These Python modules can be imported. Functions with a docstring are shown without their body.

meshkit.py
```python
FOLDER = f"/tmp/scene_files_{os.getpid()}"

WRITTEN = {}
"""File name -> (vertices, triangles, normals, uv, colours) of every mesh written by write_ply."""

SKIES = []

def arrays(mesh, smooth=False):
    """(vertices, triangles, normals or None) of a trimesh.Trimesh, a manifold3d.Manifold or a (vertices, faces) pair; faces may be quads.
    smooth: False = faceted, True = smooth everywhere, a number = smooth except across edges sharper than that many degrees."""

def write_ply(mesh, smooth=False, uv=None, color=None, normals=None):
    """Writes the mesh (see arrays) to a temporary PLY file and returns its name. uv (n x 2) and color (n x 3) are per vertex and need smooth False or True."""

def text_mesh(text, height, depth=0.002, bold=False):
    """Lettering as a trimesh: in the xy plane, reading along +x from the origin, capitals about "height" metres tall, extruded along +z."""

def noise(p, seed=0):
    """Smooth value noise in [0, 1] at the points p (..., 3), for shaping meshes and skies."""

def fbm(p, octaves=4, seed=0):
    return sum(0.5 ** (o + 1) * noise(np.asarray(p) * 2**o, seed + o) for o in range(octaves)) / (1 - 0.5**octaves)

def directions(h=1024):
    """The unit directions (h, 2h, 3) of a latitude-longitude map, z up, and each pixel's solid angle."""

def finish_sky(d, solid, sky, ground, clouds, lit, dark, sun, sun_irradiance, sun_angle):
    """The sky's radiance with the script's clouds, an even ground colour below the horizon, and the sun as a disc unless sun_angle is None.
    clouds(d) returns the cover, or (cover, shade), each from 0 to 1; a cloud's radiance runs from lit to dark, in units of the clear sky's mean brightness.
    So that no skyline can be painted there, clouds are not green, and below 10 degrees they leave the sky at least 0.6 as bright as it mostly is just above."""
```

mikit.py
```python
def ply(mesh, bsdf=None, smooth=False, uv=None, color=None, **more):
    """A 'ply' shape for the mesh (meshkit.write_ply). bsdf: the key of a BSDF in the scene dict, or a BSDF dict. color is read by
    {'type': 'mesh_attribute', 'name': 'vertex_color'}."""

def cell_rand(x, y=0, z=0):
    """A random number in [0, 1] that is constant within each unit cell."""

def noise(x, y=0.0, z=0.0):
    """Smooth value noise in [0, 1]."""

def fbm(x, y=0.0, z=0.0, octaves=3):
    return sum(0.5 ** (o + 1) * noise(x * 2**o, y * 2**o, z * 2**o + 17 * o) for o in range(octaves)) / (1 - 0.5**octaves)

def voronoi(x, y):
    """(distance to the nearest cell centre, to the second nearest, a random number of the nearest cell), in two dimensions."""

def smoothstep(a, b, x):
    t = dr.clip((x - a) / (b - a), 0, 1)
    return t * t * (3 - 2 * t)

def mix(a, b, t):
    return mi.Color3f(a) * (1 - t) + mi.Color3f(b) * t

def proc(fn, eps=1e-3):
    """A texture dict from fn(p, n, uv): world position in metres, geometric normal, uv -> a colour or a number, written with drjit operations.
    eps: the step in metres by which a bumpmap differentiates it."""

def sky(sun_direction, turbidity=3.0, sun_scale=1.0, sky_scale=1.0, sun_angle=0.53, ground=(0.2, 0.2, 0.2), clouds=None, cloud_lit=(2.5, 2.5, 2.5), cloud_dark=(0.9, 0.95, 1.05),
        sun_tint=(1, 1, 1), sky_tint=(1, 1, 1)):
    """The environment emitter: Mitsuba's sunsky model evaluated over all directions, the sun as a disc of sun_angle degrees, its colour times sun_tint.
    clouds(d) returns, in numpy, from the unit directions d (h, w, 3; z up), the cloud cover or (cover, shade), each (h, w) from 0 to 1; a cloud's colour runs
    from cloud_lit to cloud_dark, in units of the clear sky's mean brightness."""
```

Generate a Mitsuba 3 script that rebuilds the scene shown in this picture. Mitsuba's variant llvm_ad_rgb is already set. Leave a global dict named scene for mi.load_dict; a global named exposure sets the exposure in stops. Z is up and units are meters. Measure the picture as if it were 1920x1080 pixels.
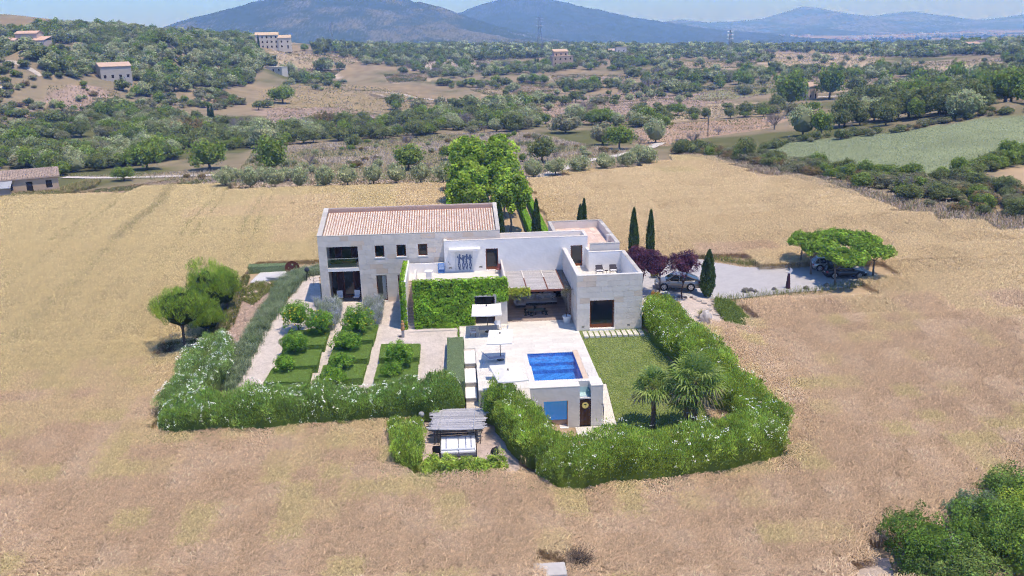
import math, random
import numpy as np, trimesh, shapely
import shapely.geometry as sg
from scipy.interpolate import RBFInterpolator, RegularGridInterpolator
from scipy.spatial import Delaunay
import drjit as dr
import mitsuba as mi
import mikit, meshkit
from mikit import noise, fbm, voronoi, cell_rand, smoothstep, mix, proc

T = mi.ScalarTransform4f
PI = math.pi
rng = np.random.default_rng(7)
random.seed(7)

# ------------------------------------------------------------------ camera, sky, exposure
EYE = np.array([0.0, 0.0, 27.0])
FOC, PITCH, YAW, ROLL = 1600.0, 0.29467, 0.06615, 0.02084     # focal length in 1920-wide pixels
cy_, sy_, cp_, sp_ = math.cos(YAW), math.sin(YAW), math.cos(PITCH), math.sin(PITCH)
FWD = np.array([sy_ * cp_, cy_ * cp_, -sp_])
RIGHT0 = np.array([cy_, -sy_, 0.0])
DOWN0 = np.cross(FWD, RIGHT0)
RIGHT = math.cos(ROLL) * RIGHT0 + math.sin(ROLL) * DOWN0
DOWN = -math.sin(ROLL) * RIGHT0 + math.cos(ROLL) * DOWN0
exposure = 1.68
SUN = np.array([0.27, -0.18, 0.95])
scene = {'type': 'scene'}
labels = {}
HAZE = np.array([0.75e-4, 1.4e-4, 3.05e-4])
scene['haze_medium'] = {'type': 'homogeneous', 'albedo': {'type': 'rgb', 'value': [0.85, 0.93, 1.0]},
                        'sigma_t': {'type': 'rgb', 'value': HAZE.tolist()}}
scene['camera'] = {'type': 'perspective', 'fov': math.degrees(2 * math.atan(960 / FOC)), 'fov_axis': 'x', 'near_clip': 0.5, 'far_clip': 60000.0,
                   'to_world': T().look_at(origin=EYE.tolist(), target=(EYE + FWD * 50).tolist(), up=(-DOWN).tolist()),
                   'medium': {'type': 'ref', 'id': 'haze_medium'}}
scene['sky'] = mikit.sky(SUN.tolist(), turbidity=3.0, sun_tint=(0.94, 0.96, 1.0), sky_scale=1.45, sky_tint=(0.68, 0.88, 1.25))


def ray(px, py):
    return FWD + RIGHT * ((px - 960) / FOC) + DOWN * ((py - 540) / FOC)


def at(px, py, z=0.0):
    d = ray(px, py)
    return EYE + d * ((z - EYE[2]) / d[2])


def atY(px, py, Y):
    d = ray(px, py)
    return EYE + d * (Y / d[1])


# ------------------------------------------------------------------ scene helpers
COUNT = {}


def number(key):
    n = COUNT.get(key, 0)
    COUNT[key] = n + 1
    return key if n == 0 else f'{key}_{n:03d}'


def tag(key, label=None, cat=None, group=None, kind=None):
    d = labels.setdefault(key, {})
    for k, v in (('label', label), ('category', cat), ('group', group), ('kind', kind)):
        if v:
            d[k] = v
    return key


def thing(name, label, cat, group=None):
    return tag(number(name), label, cat, group)


def put(key, mesh, bsdf, smooth=False, M=None, color=None, uv=None):
    bsdf = ALIAS.get(bsdf, bsdf)
    if isinstance(mesh, MB):
        mesh, color = mesh.get()
    if color is None and (bsdf in NEEDCOL):
        color = np.ones((len(mesh[0]), 3)) * 0.5
    if bsdf in PACKED:
        c = np.round(np.asarray(color if color is not None else np.full((len(mesh[0]), 3), 0.5)).clip(0, 1) * 255)
        uv, color = np.column_stack([c[:, 0] * 256 + c[:, 1] + 0.5, c[:, 2] / 255]), None
        smooth = bool(smooth)
    scene[key] = mikit.ply(mesh, bsdf, smooth=smooth if color is None else bool(smooth), color=color, uv=uv)
    if M is not None:
        scene[key]['to_world'] = M
    return key


def part(parent, name, mesh, bsdf, smooth=False, M=None, color=None, label=None, kind=None):
    key = number(parent + '__' + name)
    put(key, mesh, bsdf, smooth, M, color)
    if label or kind:
        tag(key, label, kind=kind)
    return key


def solo(name, label, cat, mesh, bsdf, smooth=False, M=None, group=None, kind=None, color=None):
    key = number(name)
    put(key, mesh, bsdf, smooth, M, color)
    return tag(key, label, cat, group, kind)


def structure(name, mesh, bsdf, smooth=False, color=None, label=None, uv=None):
    key = number(name)
    put(key, mesh, bsdf, smooth, None, color, uv)
    return tag(key, label, kind='structure')


class MB:
    """Collects pieces into one mesh; col is the vertex colour of what follows."""

    def __init__(self, col=(0.5, 0.5, 0.5)):
        self.v, self.f, self.c, self.n, self.col = [], [], [], 0, col

    def add(self, v, f, col=None):
        v, f = np.asarray(v, float), np.asarray(f, int)
        if f.shape[1] == 4:
            f = np.vstack([f[:, [0, 1, 2]], f[:, [0, 2, 3]]])
        self.v.append(v)
        self.f.append(f + self.n)
        c = self.col if col is None else col
        self.c.append(np.broadcast_to(np.asarray(c, float), v.shape).copy())
        self.n += len(v)
        return self

    def mesh(self, m, col=None):
        return self.add(m.vertices, m.faces, col)

    def box(self, x0, x1, y0, y1, z0, z1, col=None, rot=0, about=None, bev=0.0):
        if bev > 0:
            v, f = bevel_box(x0, x1, y0, y1, z0, z1, bev)
        else:
            v = np.array([[x, y, z] for x in (x0, x1) for y in (y0, y1) for z in (z0, z1)], float)
            f = BOXF
        if rot:
            a = np.array(about if about is not None else ((x0 + x1) / 2, (y0 + y1) / 2))
            c, s = math.cos(rot), math.sin(rot)
            v = v.copy()
            v[:, :2] = (v[:, :2] - a) @ np.array([[c, s], [-s, c]]) + a
        return self.add(v, f, col)

    def tube(self, pts, r, n=8, col=None, cap=True):
        pts = np.asarray(pts, float)
        r = np.broadcast_to(np.asarray(r, float), (len(pts),))
        d = np.gradient(pts, axis=0)
        d /= np.linalg.norm(d, axis=1, keepdims=True) + 1e-12
        ref = np.array([0, 0, 1.0]) if abs(d[:, 2]).mean() < 0.8 else np.array([1.0, 0, 0])
        a = np.cross(d, ref)
        a /= np.linalg.norm(a, axis=1, keepdims=True) + 1e-12
        b = np.cross(d, a)
        t = np.arange(n) * 2 * PI / n
        v = (pts[:, None] + r[:, None, None] * (np.cos(t)[None, :, None] * a[:, None] + np.sin(t)[None, :, None] * b[:, None])).reshape(-1, 3)
        f = []
        for i in range(len(pts) - 1):
            for j in range(n):
                k = (j + 1) % n
                f.append([i * n + j, (i + 1) * n + j, (i + 1) * n + k])
                f.append([i * n + j, (i + 1) * n + k, i * n + k])
        if cap:
            for base, flip in ((0, 1), ((len(pts) - 1) * n, 0)):
                for j in range(1, n - 1):
                    f.append([base, base + j + 1, base + j] if not flip else [base, base + j, base + j + 1])
        return self.add(v, np.array(f), col)

    def lathe(self, prof, center=(0, 0, 0), n=16, col=None):
        prof = np.asarray(prof, float)
        t = np.arange(n) * 2 * PI / n
        v = np.stack([prof[:, None, 0] * np.cos(t), prof[:, None, 0] * np.sin(t), np.repeat(prof[:, 1:2], n, 1)], -1).reshape(-1, 3) + np.asarray(center)
        f = []
        for i in range(len(prof) - 1):
            for j in range(n):
                k = (j + 1) % n
                f += [[i * n + j, i * n + k, (i + 1) * n + k], [i * n + j, (i + 1) * n + k, (i + 1) * n + j]]
        return self.add(v, np.array(f), col)

    def ball(self, c, r, sub=2, col=None, squash=(1, 1, 1)):
        m = trimesh.creation.icosphere(subdivisions=sub, radius=1.0)
        return self.add(m.vertices * (np.asarray(squash) * r) + np.asarray(c), m.faces, col)

    def prism(self, poly, z0, z1, col=None, frame=None):
        """Shapely polygon extruded; frame = (origin, u axis, v axis, w axis)."""
        for g in getattr(poly, 'geoms', [poly]):
            if g.is_empty or g.area < 1e-6:
                continue
            m = trimesh.creation.extrude_polygon(g, z1 - z0, engine='earcut')
            v = np.array(m.vertices)
            v[:, 2] += z0
            if frame is not None:
                o, a, b, w = (np.asarray(q, float) for q in frame)
                v = o + v[:, :1] * a + v[:, 1:2] * b + v[:, 2:] * w
                f = m.faces if np.dot(np.cross(a, b), w) > 0 else m.faces[:, ::-1]
            else:
                f = m.faces
            self.add(v, f, col)
        return self

    def get(self):
        return (np.vstack(self.v), np.vstack(self.f)), np.vstack(self.c)


BOXF = np.array([[0, 1, 3], [0, 3, 2], [4, 6, 7], [4, 7, 5], [0, 4, 5], [0, 5, 1], [2, 3, 7], [2, 7, 6], [0, 2, 6], [0, 6, 4], [1, 5, 7], [1, 7, 3]])


def bevel_box(x0, x1, y0, y1, z0, z1, b):
    pts = []
    for x in (x0, x1):
        for y in (y0, y1):
            for z in (z0, z1):
                sx, sy, sz = (b if x == x0 else -b), (b if y == y0 else -b), (b if z == z0 else -b)
                pts += [[x + sx, y + sy, z], [x + sx, y, z + sz], [x, y + sy, z + sz]]
    h = trimesh.convex.convex_hull(np.array(pts))
    return np.array(h.vertices), np.array(h.faces)


def B(*a, **k):
    return MB().box(*a, **k)


# ------------------------------------------------------------------ terrain
def near_profile(x, y):
    """The plot falls from the house towards the camera; the lawn and the field a little differently."""
    lawn = np.interp(y, [43, 62, 73, 74.3], [-4.1, -3.56, -0.1, -0.06])
    gard = np.interp(y, [20, 43, 60, 78], [-4.2, -3.3, -2.0, -0.06])
    fldl = np.interp(y, [20, 43, 60, 95], [-4.2, -3.3, -2.1, -0.06])
    fldr = np.interp(y, [20, 43, 60, 95], [-5.0, -4.1, -3.45, -0.06])
    w1 = np.clip((x - 3.0) / 5.0, 0, 1)
    z = gard * (1 - w1) + lawn * w1
    w2 = np.clip((np.abs(x - 1.0) - 19.0) / 9.0, 0, 1)
    z = z * (1 - w2) + np.where(x > 1, fldr, fldl) * w2
    hole = (x > 4.2) & (x < 10.3) & (y > 62.5) & (y < 70.5)
    return np.where(hole, np.minimum(z, -4.6), z)


CTRL = [(300, 450, 0), (100, 420, 0), (600, 345, 0), (830, 345, 0), (1100, 305, 0.3), (1300, 350, 0.5), (1600, 420, 0.8), (1900, 430, 1.0), (1450, 330, 0.5),
        (0, 400, 0.2), (0, 340, 0.4), (1480, 275, 1.0), (1920, 222, 6.5), (1650, 330, 1.3), (1880, 325, 3), (1700, 252, 3.5), (1900, 190, 9), (1750, 210, 4),
        (700, 290, -1.5), (450, 300, -1), (1000, 245, -3.5), (1300, 235, -3.5), (1000, 205, -4.5), (700, 222, -3.5), (1200, 185, -5), (1500, 195, -4), (1650, 180, -3),
        (700, 172, -3), (900, 152, -3), (1100, 132, 0), (1300, 132, -1), (1500, 122, 0), (1750, 122, 2), (1900, 132, 4), (700, 112, 6), (600, 102, 12), (510, 90, 18),
        (900, 102, 4), (1050, 122, 2), (1158, 104, 2), (1350, 102, 0), (1600, 102, 0), (1850, 98, 3), (900, 90, 5), (700, 88, 11), (620, 88, 14), (820, 89, 7), (1100, 90, 0), (1400, 89, 0), (1650, 89, 0), (1900, 86, 4), (750, 92, 8),
        (100, 315, -1), (300, 285, -2), (0, 265, 0), (200, 235, 0), (450, 245, -2.5), (100, 202, 3), (300, 192, 2), (450, 182, 1), (50, 152, 8), (215, 148, 7), (400, 152, 5),
        (550, 152, 1), (50, 102, 20), (250, 102, 18), (450, 112, 14), (52, 88, 24), (150, 70, 28), (300, 72, 26), (400, 78, 23)]
pts = [at(*c) for c in CTRL]
for px, z, D in ((-500, 46, 640), (-250, 46, 640), (0, 44, 650), (80, 41, 650), (200, 34, 660), (300, 29.5, 670), (400, 26, 680), (480, 22.5, 690), (600, 17, 740), (-300, 20, 480), (-400, 2, 250), (-300, 0, 160)):
    d = ray(px, 60)
    pts.append(np.array([d[0] / d[1] * D, D, z]))
for u in (-0.9, -0.6, -0.3, 0.0, 0.3, 0.7, 1.0):
    for D, z in ((1500, -24), (1900, -38), (3000, -42), (5000, -42), (9000, -42), (14000, -42)):
        pts.append(np.array([u * D, D, z]))
for u in (0.75, 1.0):
    for D, z in ((60, -3), (100, 0), (160, 2), (250, 6), (500, 6), (900, 4)):
        pts.append(np.array([u * D, D, z]))
for u in (-0.75, -1.0):
    for D, z in ((60, -3), (100, 0), (160, 0)):
        pts.append(np.array([u * D, D, z]))
pts = np.array(pts)


def warp(x, y):
    yy = np.maximum(y, 5) + 60
    return np.stack([1.6 * np.clip(x / yy, -1.3, 1.3), np.log(yy)], -1)


RB = RBFInterpolator(warp(pts[:, 0], pts[:, 1]), pts[:, 2], kernel='linear', smoothing=0.002, neighbors=40)


def geo(a, b, first, n):
    """n values growing from a to b with first step `first`."""
    lo, hi = 1.0001, 2.0
    for _ in range(80):
        q = (lo + hi) / 2
        if first * (q ** n - 1) / (q - 1) < b - a:
            lo = q
        else:
            hi = q
    return a + first * (lo ** np.arange(1, n + 1) - 1) / (lo - 1)


gx = np.concatenate([-geo(150, 9000, 4, 60)[::-1], np.arange(-150, -42, 3), np.arange(-42, 46.1, 1.0), np.arange(49, 151, 3), geo(150, 9000, 4, 60)])
gy = np.concatenate([np.arange(-60, 36, 8), np.arange(36, 100, 1.0), np.arange(100, 420, 2.5), geo(417.5, 13000, 3.5, 110)])
GX, GY = np.meshgrid(gx, gy)
far = RB(warp(GX.ravel(), GY.ravel())).reshape(GX.shape)
wob = meshkit.fbm(np.stack([GX / 45, GY / 45, 0 * GX], -1), 3, 3) - 0.5
rel = np.clip((GY - 190) / 150, 0, 1)
far = far + wob * rel * 3.0
wn = np.clip((GY - 95) / 25, 0, 1)
wn = wn * wn * (3 - 2 * wn)
GZ = near_profile(GX, GY) * (1 - wn) + far * wn
_g = RegularGridInterpolator((gy, gx), GZ, bounds_error=False, fill_value=None)


def g(x, y):
    x, y = np.broadcast_arrays(np.asarray(x, float), np.asarray(y, float))
    z = _g(np.stack([y, x], -1))
    return float(z.ravel()[0]) if x.ndim == 0 else z


def G(px, py):
    """The point of the ground that lies along the ray through a pixel."""
    d = ray(px, py)
    t = np.concatenate([np.arange(20, 400, 0.5), np.geomspace(400, 14000, 3000)]) / d[1]
    p = EYE + t[:, None] * d
    below = np.nonzero(p[:, 2] < g(p[:, 0], p[:, 1]))[0]
    if len(below) == 0:
        return p[-1]
    i = max(below[0], 1)
    a, b = p[i - 1], p[i]
    for _ in range(25):
        m = (a + b) / 2
        if m[2] < g(m[0], m[1]):
            b = m
        else:
            a = m
    return b


def GP(*pix):
    """Ground polygon (x, y) from pixels."""
    return [tuple(G(*q)[:2]) for q in pix]


def inside(poly, x, y):
    return shapely.contains_xy(poly, x, y)

# ------------------------------------------------------------------ materials
NEEDCOL = set()


def vcol(scale=1.0):
    return {'type': 'mesh_attribute', 'name': 'vertex_color', 'scale': float(scale)}


def rgb(*c):
    return {'type': 'rgb', 'value': [float(x) for x in c]}


def two(b):
    return {'type': 'twosided', 'bsdf': b}


def mat(key, b, usecol=False):
    scene[key] = b
    if usecol:
        NEEDCOL.add(key)
    return key


def matte(key, *c):
    return mat(key, two({'type': 'diffuse', 'reflectance': rgb(*c)}))


def gloss(key, c, rough=0.4, metallic=0.0, **k):
    return mat(key, two({'type': 'principled', 'base_color': rgb(*c), 'roughness': rough, 'metallic': metallic, **k}))


def ripple(x, y, z):
    """Cheap cloudy mottling in [0, 1] from warped sines."""
    a = dr.sin(x * 2.3 + 2.1 * dr.sin(y * 1.7 + z * 1.9) + 1.3 * dr.sin(y * 4.1 - x * 3.3))
    b = dr.sin(y * 3.1 + z * 5.3 + 2.3 * dr.sin(x * 2.9 - z * 2.1) + a)
    return 0.5 + 0.22 * a + 0.28 * b * dr.sin(x * 11.3 + y * 7.9 + z * 9.7 + 3 * a)




def packed(uv):
    """The piece's own colour, which put() stores in its uv coordinates (red and green packed in u, blue in v)."""
    r = dr.floor(uv.x / 256)
    return mi.Color3f(r / 255, dr.floor(uv.x - 256 * r) / 255, uv.y)


mat('masonry', two({'type': 'diffuse', 'reflectance': proc(lambda p, n, uv: packed(uv) * (0.93 + 0.12 * ripple(p.x * 0.9, p.y * 1.1, p.z * 1.6)))}))
mat('gravel', two({'type': 'diffuse', 'reflectance': proc(lambda p, n, uv: packed(uv) * (0.80 + 0.22 * ripple(p.x * 0.55, p.y * 0.55, p.z) + 0.22 * cell_rand(p.x * 9, p.y * 9)))}))
PACKED = ('masonry', 'gravel')
ALIAS = {'stone': 'masonry', 'plaster': 'masonry', 'coping': 'masonry', 'paving': 'masonry', 'clay': 'masonry', 'timber': 'painted', 'rubble': 'painted', 'soil': 'painted', 'rock_hill': 'painted', 'lawn_soil': 'gravel', 'bark': 'painted', 'cloth': 'painted', 'rubber': 'painted', 'wood': 'painted'}

mat('painted', two({'type': 'diffuse', 'reflectance': vcol()}), True)
mat('leaf', {'type': 'principledthin', 'base_color': vcol(1.75), 'roughness': 0.45, 'spec_trans': 0.0, 'diff_trans': 0.85, 'eta': 1.45}, True)
mat('straw', {'type': 'principledthin', 'base_color': vcol(1.06), 'roughness': 0.6, 'spec_trans': 0.0, 'diff_trans': 0.5, 'eta': 1.3}, True)
mat('metal', two({'type': 'principled', 'base_color': vcol(), 'roughness': 0.35, 'metallic': 0.6}), True)
mat('car_paint', two({'type': 'principled', 'base_color': vcol(), 'roughness': 0.25, 'metallic': 0.5, 'clearcoat': 1.0, 'clearcoat_gloss': 0.95}), True)
mat('dark_glass', two({'type': 'principled', 'base_color': rgb(0.01, 0.013, 0.016), 'roughness': 0.04, 'specular': 0.6}))
mat('pane_glass', {'type': 'thindielectric', 'int_ior': 1.5})
mat('water', {'type': 'thindielectric', 'int_ior': 1.33})
mat('mosaic', two({'type': 'diffuse', 'reflectance': proc(lambda p, n, uv: mix((0.012, 0.10, 0.42), (0.05, 0.27, 0.72), ripple(p.x * 1.9, p.y * 1.9, p.z * 1.5)))}))  # blue tile; its cloudy variation paints the shimmer of light under waves

# ------------------------------------------------------------------ ground zones
ZONES = []


def zone(pix, col, soft=0.0):
    ZONES.append((sg.Polygon(GP(*pix)).buffer(0), np.array(col), soft))
    return ZONES[-1][0]


C_SCRUB, C_TAN, C_PINK, C_PALE, C_OLIVE = (0.25, 0.21, 0.14), (0.40, 0.325, 0.215), (0.35, 0.265, 0.21), (0.47, 0.40, 0.33), (0.25, 0.25, 0.125)
# pale and brown clearings, fields and strips among the trees of the valley
for pix in ([(480, 172), (620, 156), (720, 165), (860, 195), (800, 215), (640, 205), (520, 205)],):
    zone(pix, (0.30, 0.24, 0.14))
for pix in ([(500, 205), (640, 200), (720, 215), (700, 240), (560, 250), (500, 235)], [(0, 235), (90, 160), (220, 170), (240, 200), (130, 235), (60, 260)], [(960, 210), (1080, 190), (1200, 195), (1190, 225), (1050, 235)],
            [(1060, 182), (1180, 172), (1370, 182), (1350, 200), (1200, 205)]):
    zone(pix, C_PINK)
for pix in ([(770, 122), (880, 108), (950, 110), (930, 126), (840, 134), (780, 132)], [(690, 175), (860, 195), (870, 200), (700, 182)]):
    zone(pix, C_PALE)
for pix in ([(515, 95), (650, 98), (690, 112), (640, 128), (560, 138), (510, 118)], [(1030, 140), (1180, 140), (1170, 160), (1040, 155)], [(1440, 100), (1640, 98), (1640, 130), (1560, 140), (1440, 128)], [(1640, 118), (1880, 108), (1900, 138), (1720, 142)],
            [(1180, 92), (1300, 92), (1290, 102), (1190, 100)], [(660, 74), (730, 78), (720, 92), (660, 90)]):
    zone(pix, C_TAN)
for pix in ([(960, 155), (1060, 160), (1040, 185), (965, 190)], [(1300, 170), (1480, 150), (1500, 165), (1320, 190)], [(1630, 150), (1760, 140), (1770, 152), (1640, 165)]):
    zone(pix, C_OLIVE)
zone([(1190, 243), (1290, 228), (1480, 218), (1450, 240), (1340, 254), (1240, 276), (1190, 270)], (0.40, 0.285, 0.20))
zone([(100, 330), (450, 318), (480, 270), (700, 262), (860, 250), (1000, 250), (1180, 285), (1010, 335), (850, 345), (400, 352), (250, 335)], (0.27, 0.225, 0.15))
zone([(395, 345), (420, 336), (640, 336), (838, 332), (840, 346), (640, 353), (400, 356)], (0.46, 0.37, 0.29))
zone([(985, 338), (1220, 300), (1232, 306), (1010, 345)], (0.46, 0.37, 0.29))
zone([(880, 168), (1000, 160), (1060, 175), (960, 190)], C_TAN)
zone([(1480, 160), (1640, 150), (1640, 166), (1500, 176)], C_TAN)
zone([(1250, 118), (1420, 112), (1420, 126), (1260, 132)], C_TAN)
zone([(1200, 205), (1420, 195), (1430, 215), (1220, 228)], C_TAN)
zone([(720, 140), (800, 138), (800, 152), (730, 156)], C_TAN)
zone([(560, 128), (640, 132), (620, 148), (550, 146)], C_PALE)
zone([(120, 364), (330, 335), (410, 338), (310, 354)], (0.40, 0.29, 0.20))
FIELD_GREEN = zone([(1390, 290), (1480, 266), (1920, 219), (2150, 195), (2150, 262), (1920, 290), (1760, 332), (1700, 326), (1560, 312), (1480, 304)], (0.25, 0.29, 0.165))
zone([(1860, 322), (1920, 310), (2150, 300), (2150, 400), (1920, 375)], (0.40, 0.30, 0.19))
WHEAT = sg.Polygon(GP((-250, 372), (0, 370), (130, 365), (310, 352), (400, 353), (640, 351), (838, 346)) + [(-1.0, 166), (13.0, 166)] + GP((1020, 338), (1240, 301), (1290, 292), (1470, 332), (1700, 402), (1920, 445), (2200, 500), (2150, 1090)) + [(60, 28), (-55, 28)] + GP((-250, 1090))).buffer(0)
ZONES.append((WHEAT, np.array((0.40, 0.305, 0.20)), 0))

P = np.stack([GX.ravel(), GY.ravel()], -1)
wx = P[:, 0] + (meshkit.noise(np.stack([P[:, 0] / 9, P[:, 1] / 9, 0 * P[:, 0]], -1), 11) - 0.5) * np.clip(P[:, 1] - 170, 0, 200) / 200 * 16
wy = P[:, 1] + (meshkit.noise(np.stack([P[:, 0] / 9, P[:, 1] / 9, 0 * P[:, 0]], -1), 12) - 0.5) * np.clip(P[:, 1] - 170, 0, 200) / 200 * 16
gcol = np.tile(np.array(C_SCRUB), (len(P), 1))
patch = meshkit.fbm(np.stack([P[:, 0] / 38, P[:, 1] / 38, 0 * P[:, 0]], -1), 4, 5)
w = np.clip((patch - 0.5) * 7, 0, 1)[:, None]
gcol = gcol * (1 - w) + np.array((0.30, 0.235, 0.15)) * w
w = np.clip((0.43 - patch) * 9, 0, 1)[:, None]
gcol = gcol * (1 - w) + np.array((0.13, 0.135, 0.06)) * w
for poly, c, _ in ZONES:
    m = inside(poly, wx, wy)
    gcol[m] = c * (0.9 + 0.2 * patch[m][:, None])
farw = np.clip((P[:, 1] - 1100) / 500, 0, 1)[:, None]          # the wooded plain
fp = meshkit.fbm(np.stack([P[:, 0] / 220, P[:, 1] / 420, 0 * P[:, 0]], -1), 4, 8)
plain = np.where((fp > 0.56)[:, None], np.array((0.30, 0.23, 0.14)), np.where((fp > 0.5)[:, None], np.array((0.12, 0.12, 0.06)), np.array((0.05, 0.065, 0.03))))
gcol = gcol * (1 - farw) + plain * farw
gcol *= (0.85 + 0.3 * meshkit.noise(np.stack([P[:, 0] / 3, P[:, 1] / 3, 0 * P[:, 0]], -1), 2))[:, None]
ny, nx = GX.shape
ii = (np.arange(ny - 1)[:, None] * nx + np.arange(nx - 1)).ravel()
gf = np.vstack([np.stack([ii, ii + 1, ii + nx + 1], 1), np.stack([ii, ii + nx + 1, ii + nx], 1)])
structure('ground', (np.stack([GX.ravel(), GY.ravel(), GZ.ravel()], -1), gf), 'soil', smooth=True, color=gcol, label='rolling farmland ground of dry fields and scrub around the villa')


def mountain(name, prof, D, width, base, label, seed, col, nx=260, nt=60, rough=0.16):
    nx, nt = nx * 2, nt * 2
    prof = np.array(prof, float)
    px = np.linspace(prof[0, 0], prof[-1, 0], nx)
    py = np.interp(px, prof[:, 0], prof[:, 1])
    top = np.array([atY(a, b, D) for a, b in zip(px, py)])
    t = np.linspace(-1, 1, nt)
    X = np.repeat(top[:, :1], nt, 1)
    Y = D + t[None] * width + 0 * X
    lift = np.maximum(top[:, 2:] - base, 0)
    prof_t = np.maximum(1 - np.abs(t), 0) ** 1.25
    sc = width * 0.28
    n = meshkit.fbm(np.stack([X / sc, Y / sc, 0 * X], -1), 5, seed) - 0.5
    ridge = np.abs(meshkit.noise(np.stack([X / (sc * 1.3) + t[None] * 0.6, Y / (sc * 2.5), 0 * X + 4], -1), seed + 3) - 0.5)
    Z = base - 4 + lift * prof_t[None] + lift * (n * 0.75 - ridge * 0.35) * (np.abs(t)[None] ** 0.8) * (1 - np.abs(t))[None] * 1.6
    Z += (meshkit.noise(np.stack([X / (sc * 0.05), Y / (sc * 0.05), 0 * X], -1), seed + 5) - 0.5) * lift.max() * 0.03
    i = (np.arange(nx - 1)[:, None] * nt + np.arange(nt - 1)).ravel()
    f = np.vstack([np.stack([i, i + nt, i + nt + 1], 1), np.stack([i, i + nt + 1, i + 1], 1)])
    k = meshkit.fbm(np.stack([X / (sc * 0.25), Y / (sc * 0.35), 0 * X], -1), 4, seed + 9)
    rv = np.random.default_rng(seed).random(k.shape)
    w = np.clip((k - 0.5) * 4 + (n - 0.05) * 2.0 + (rv - 0.5) * 1.5 + 0.1, 0, 1)[..., None]
    w = w * (0.35 + 0.65 * rv[..., None])
    c = np.array(col[0]) * (1 - w) + np.array(col[1]) * w
    structure(name, (np.stack([X, Y, Z], -1).reshape(-1, 3), f), 'rock_hill', smooth=True, color=c.reshape(-1, 3), label=label)


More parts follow.
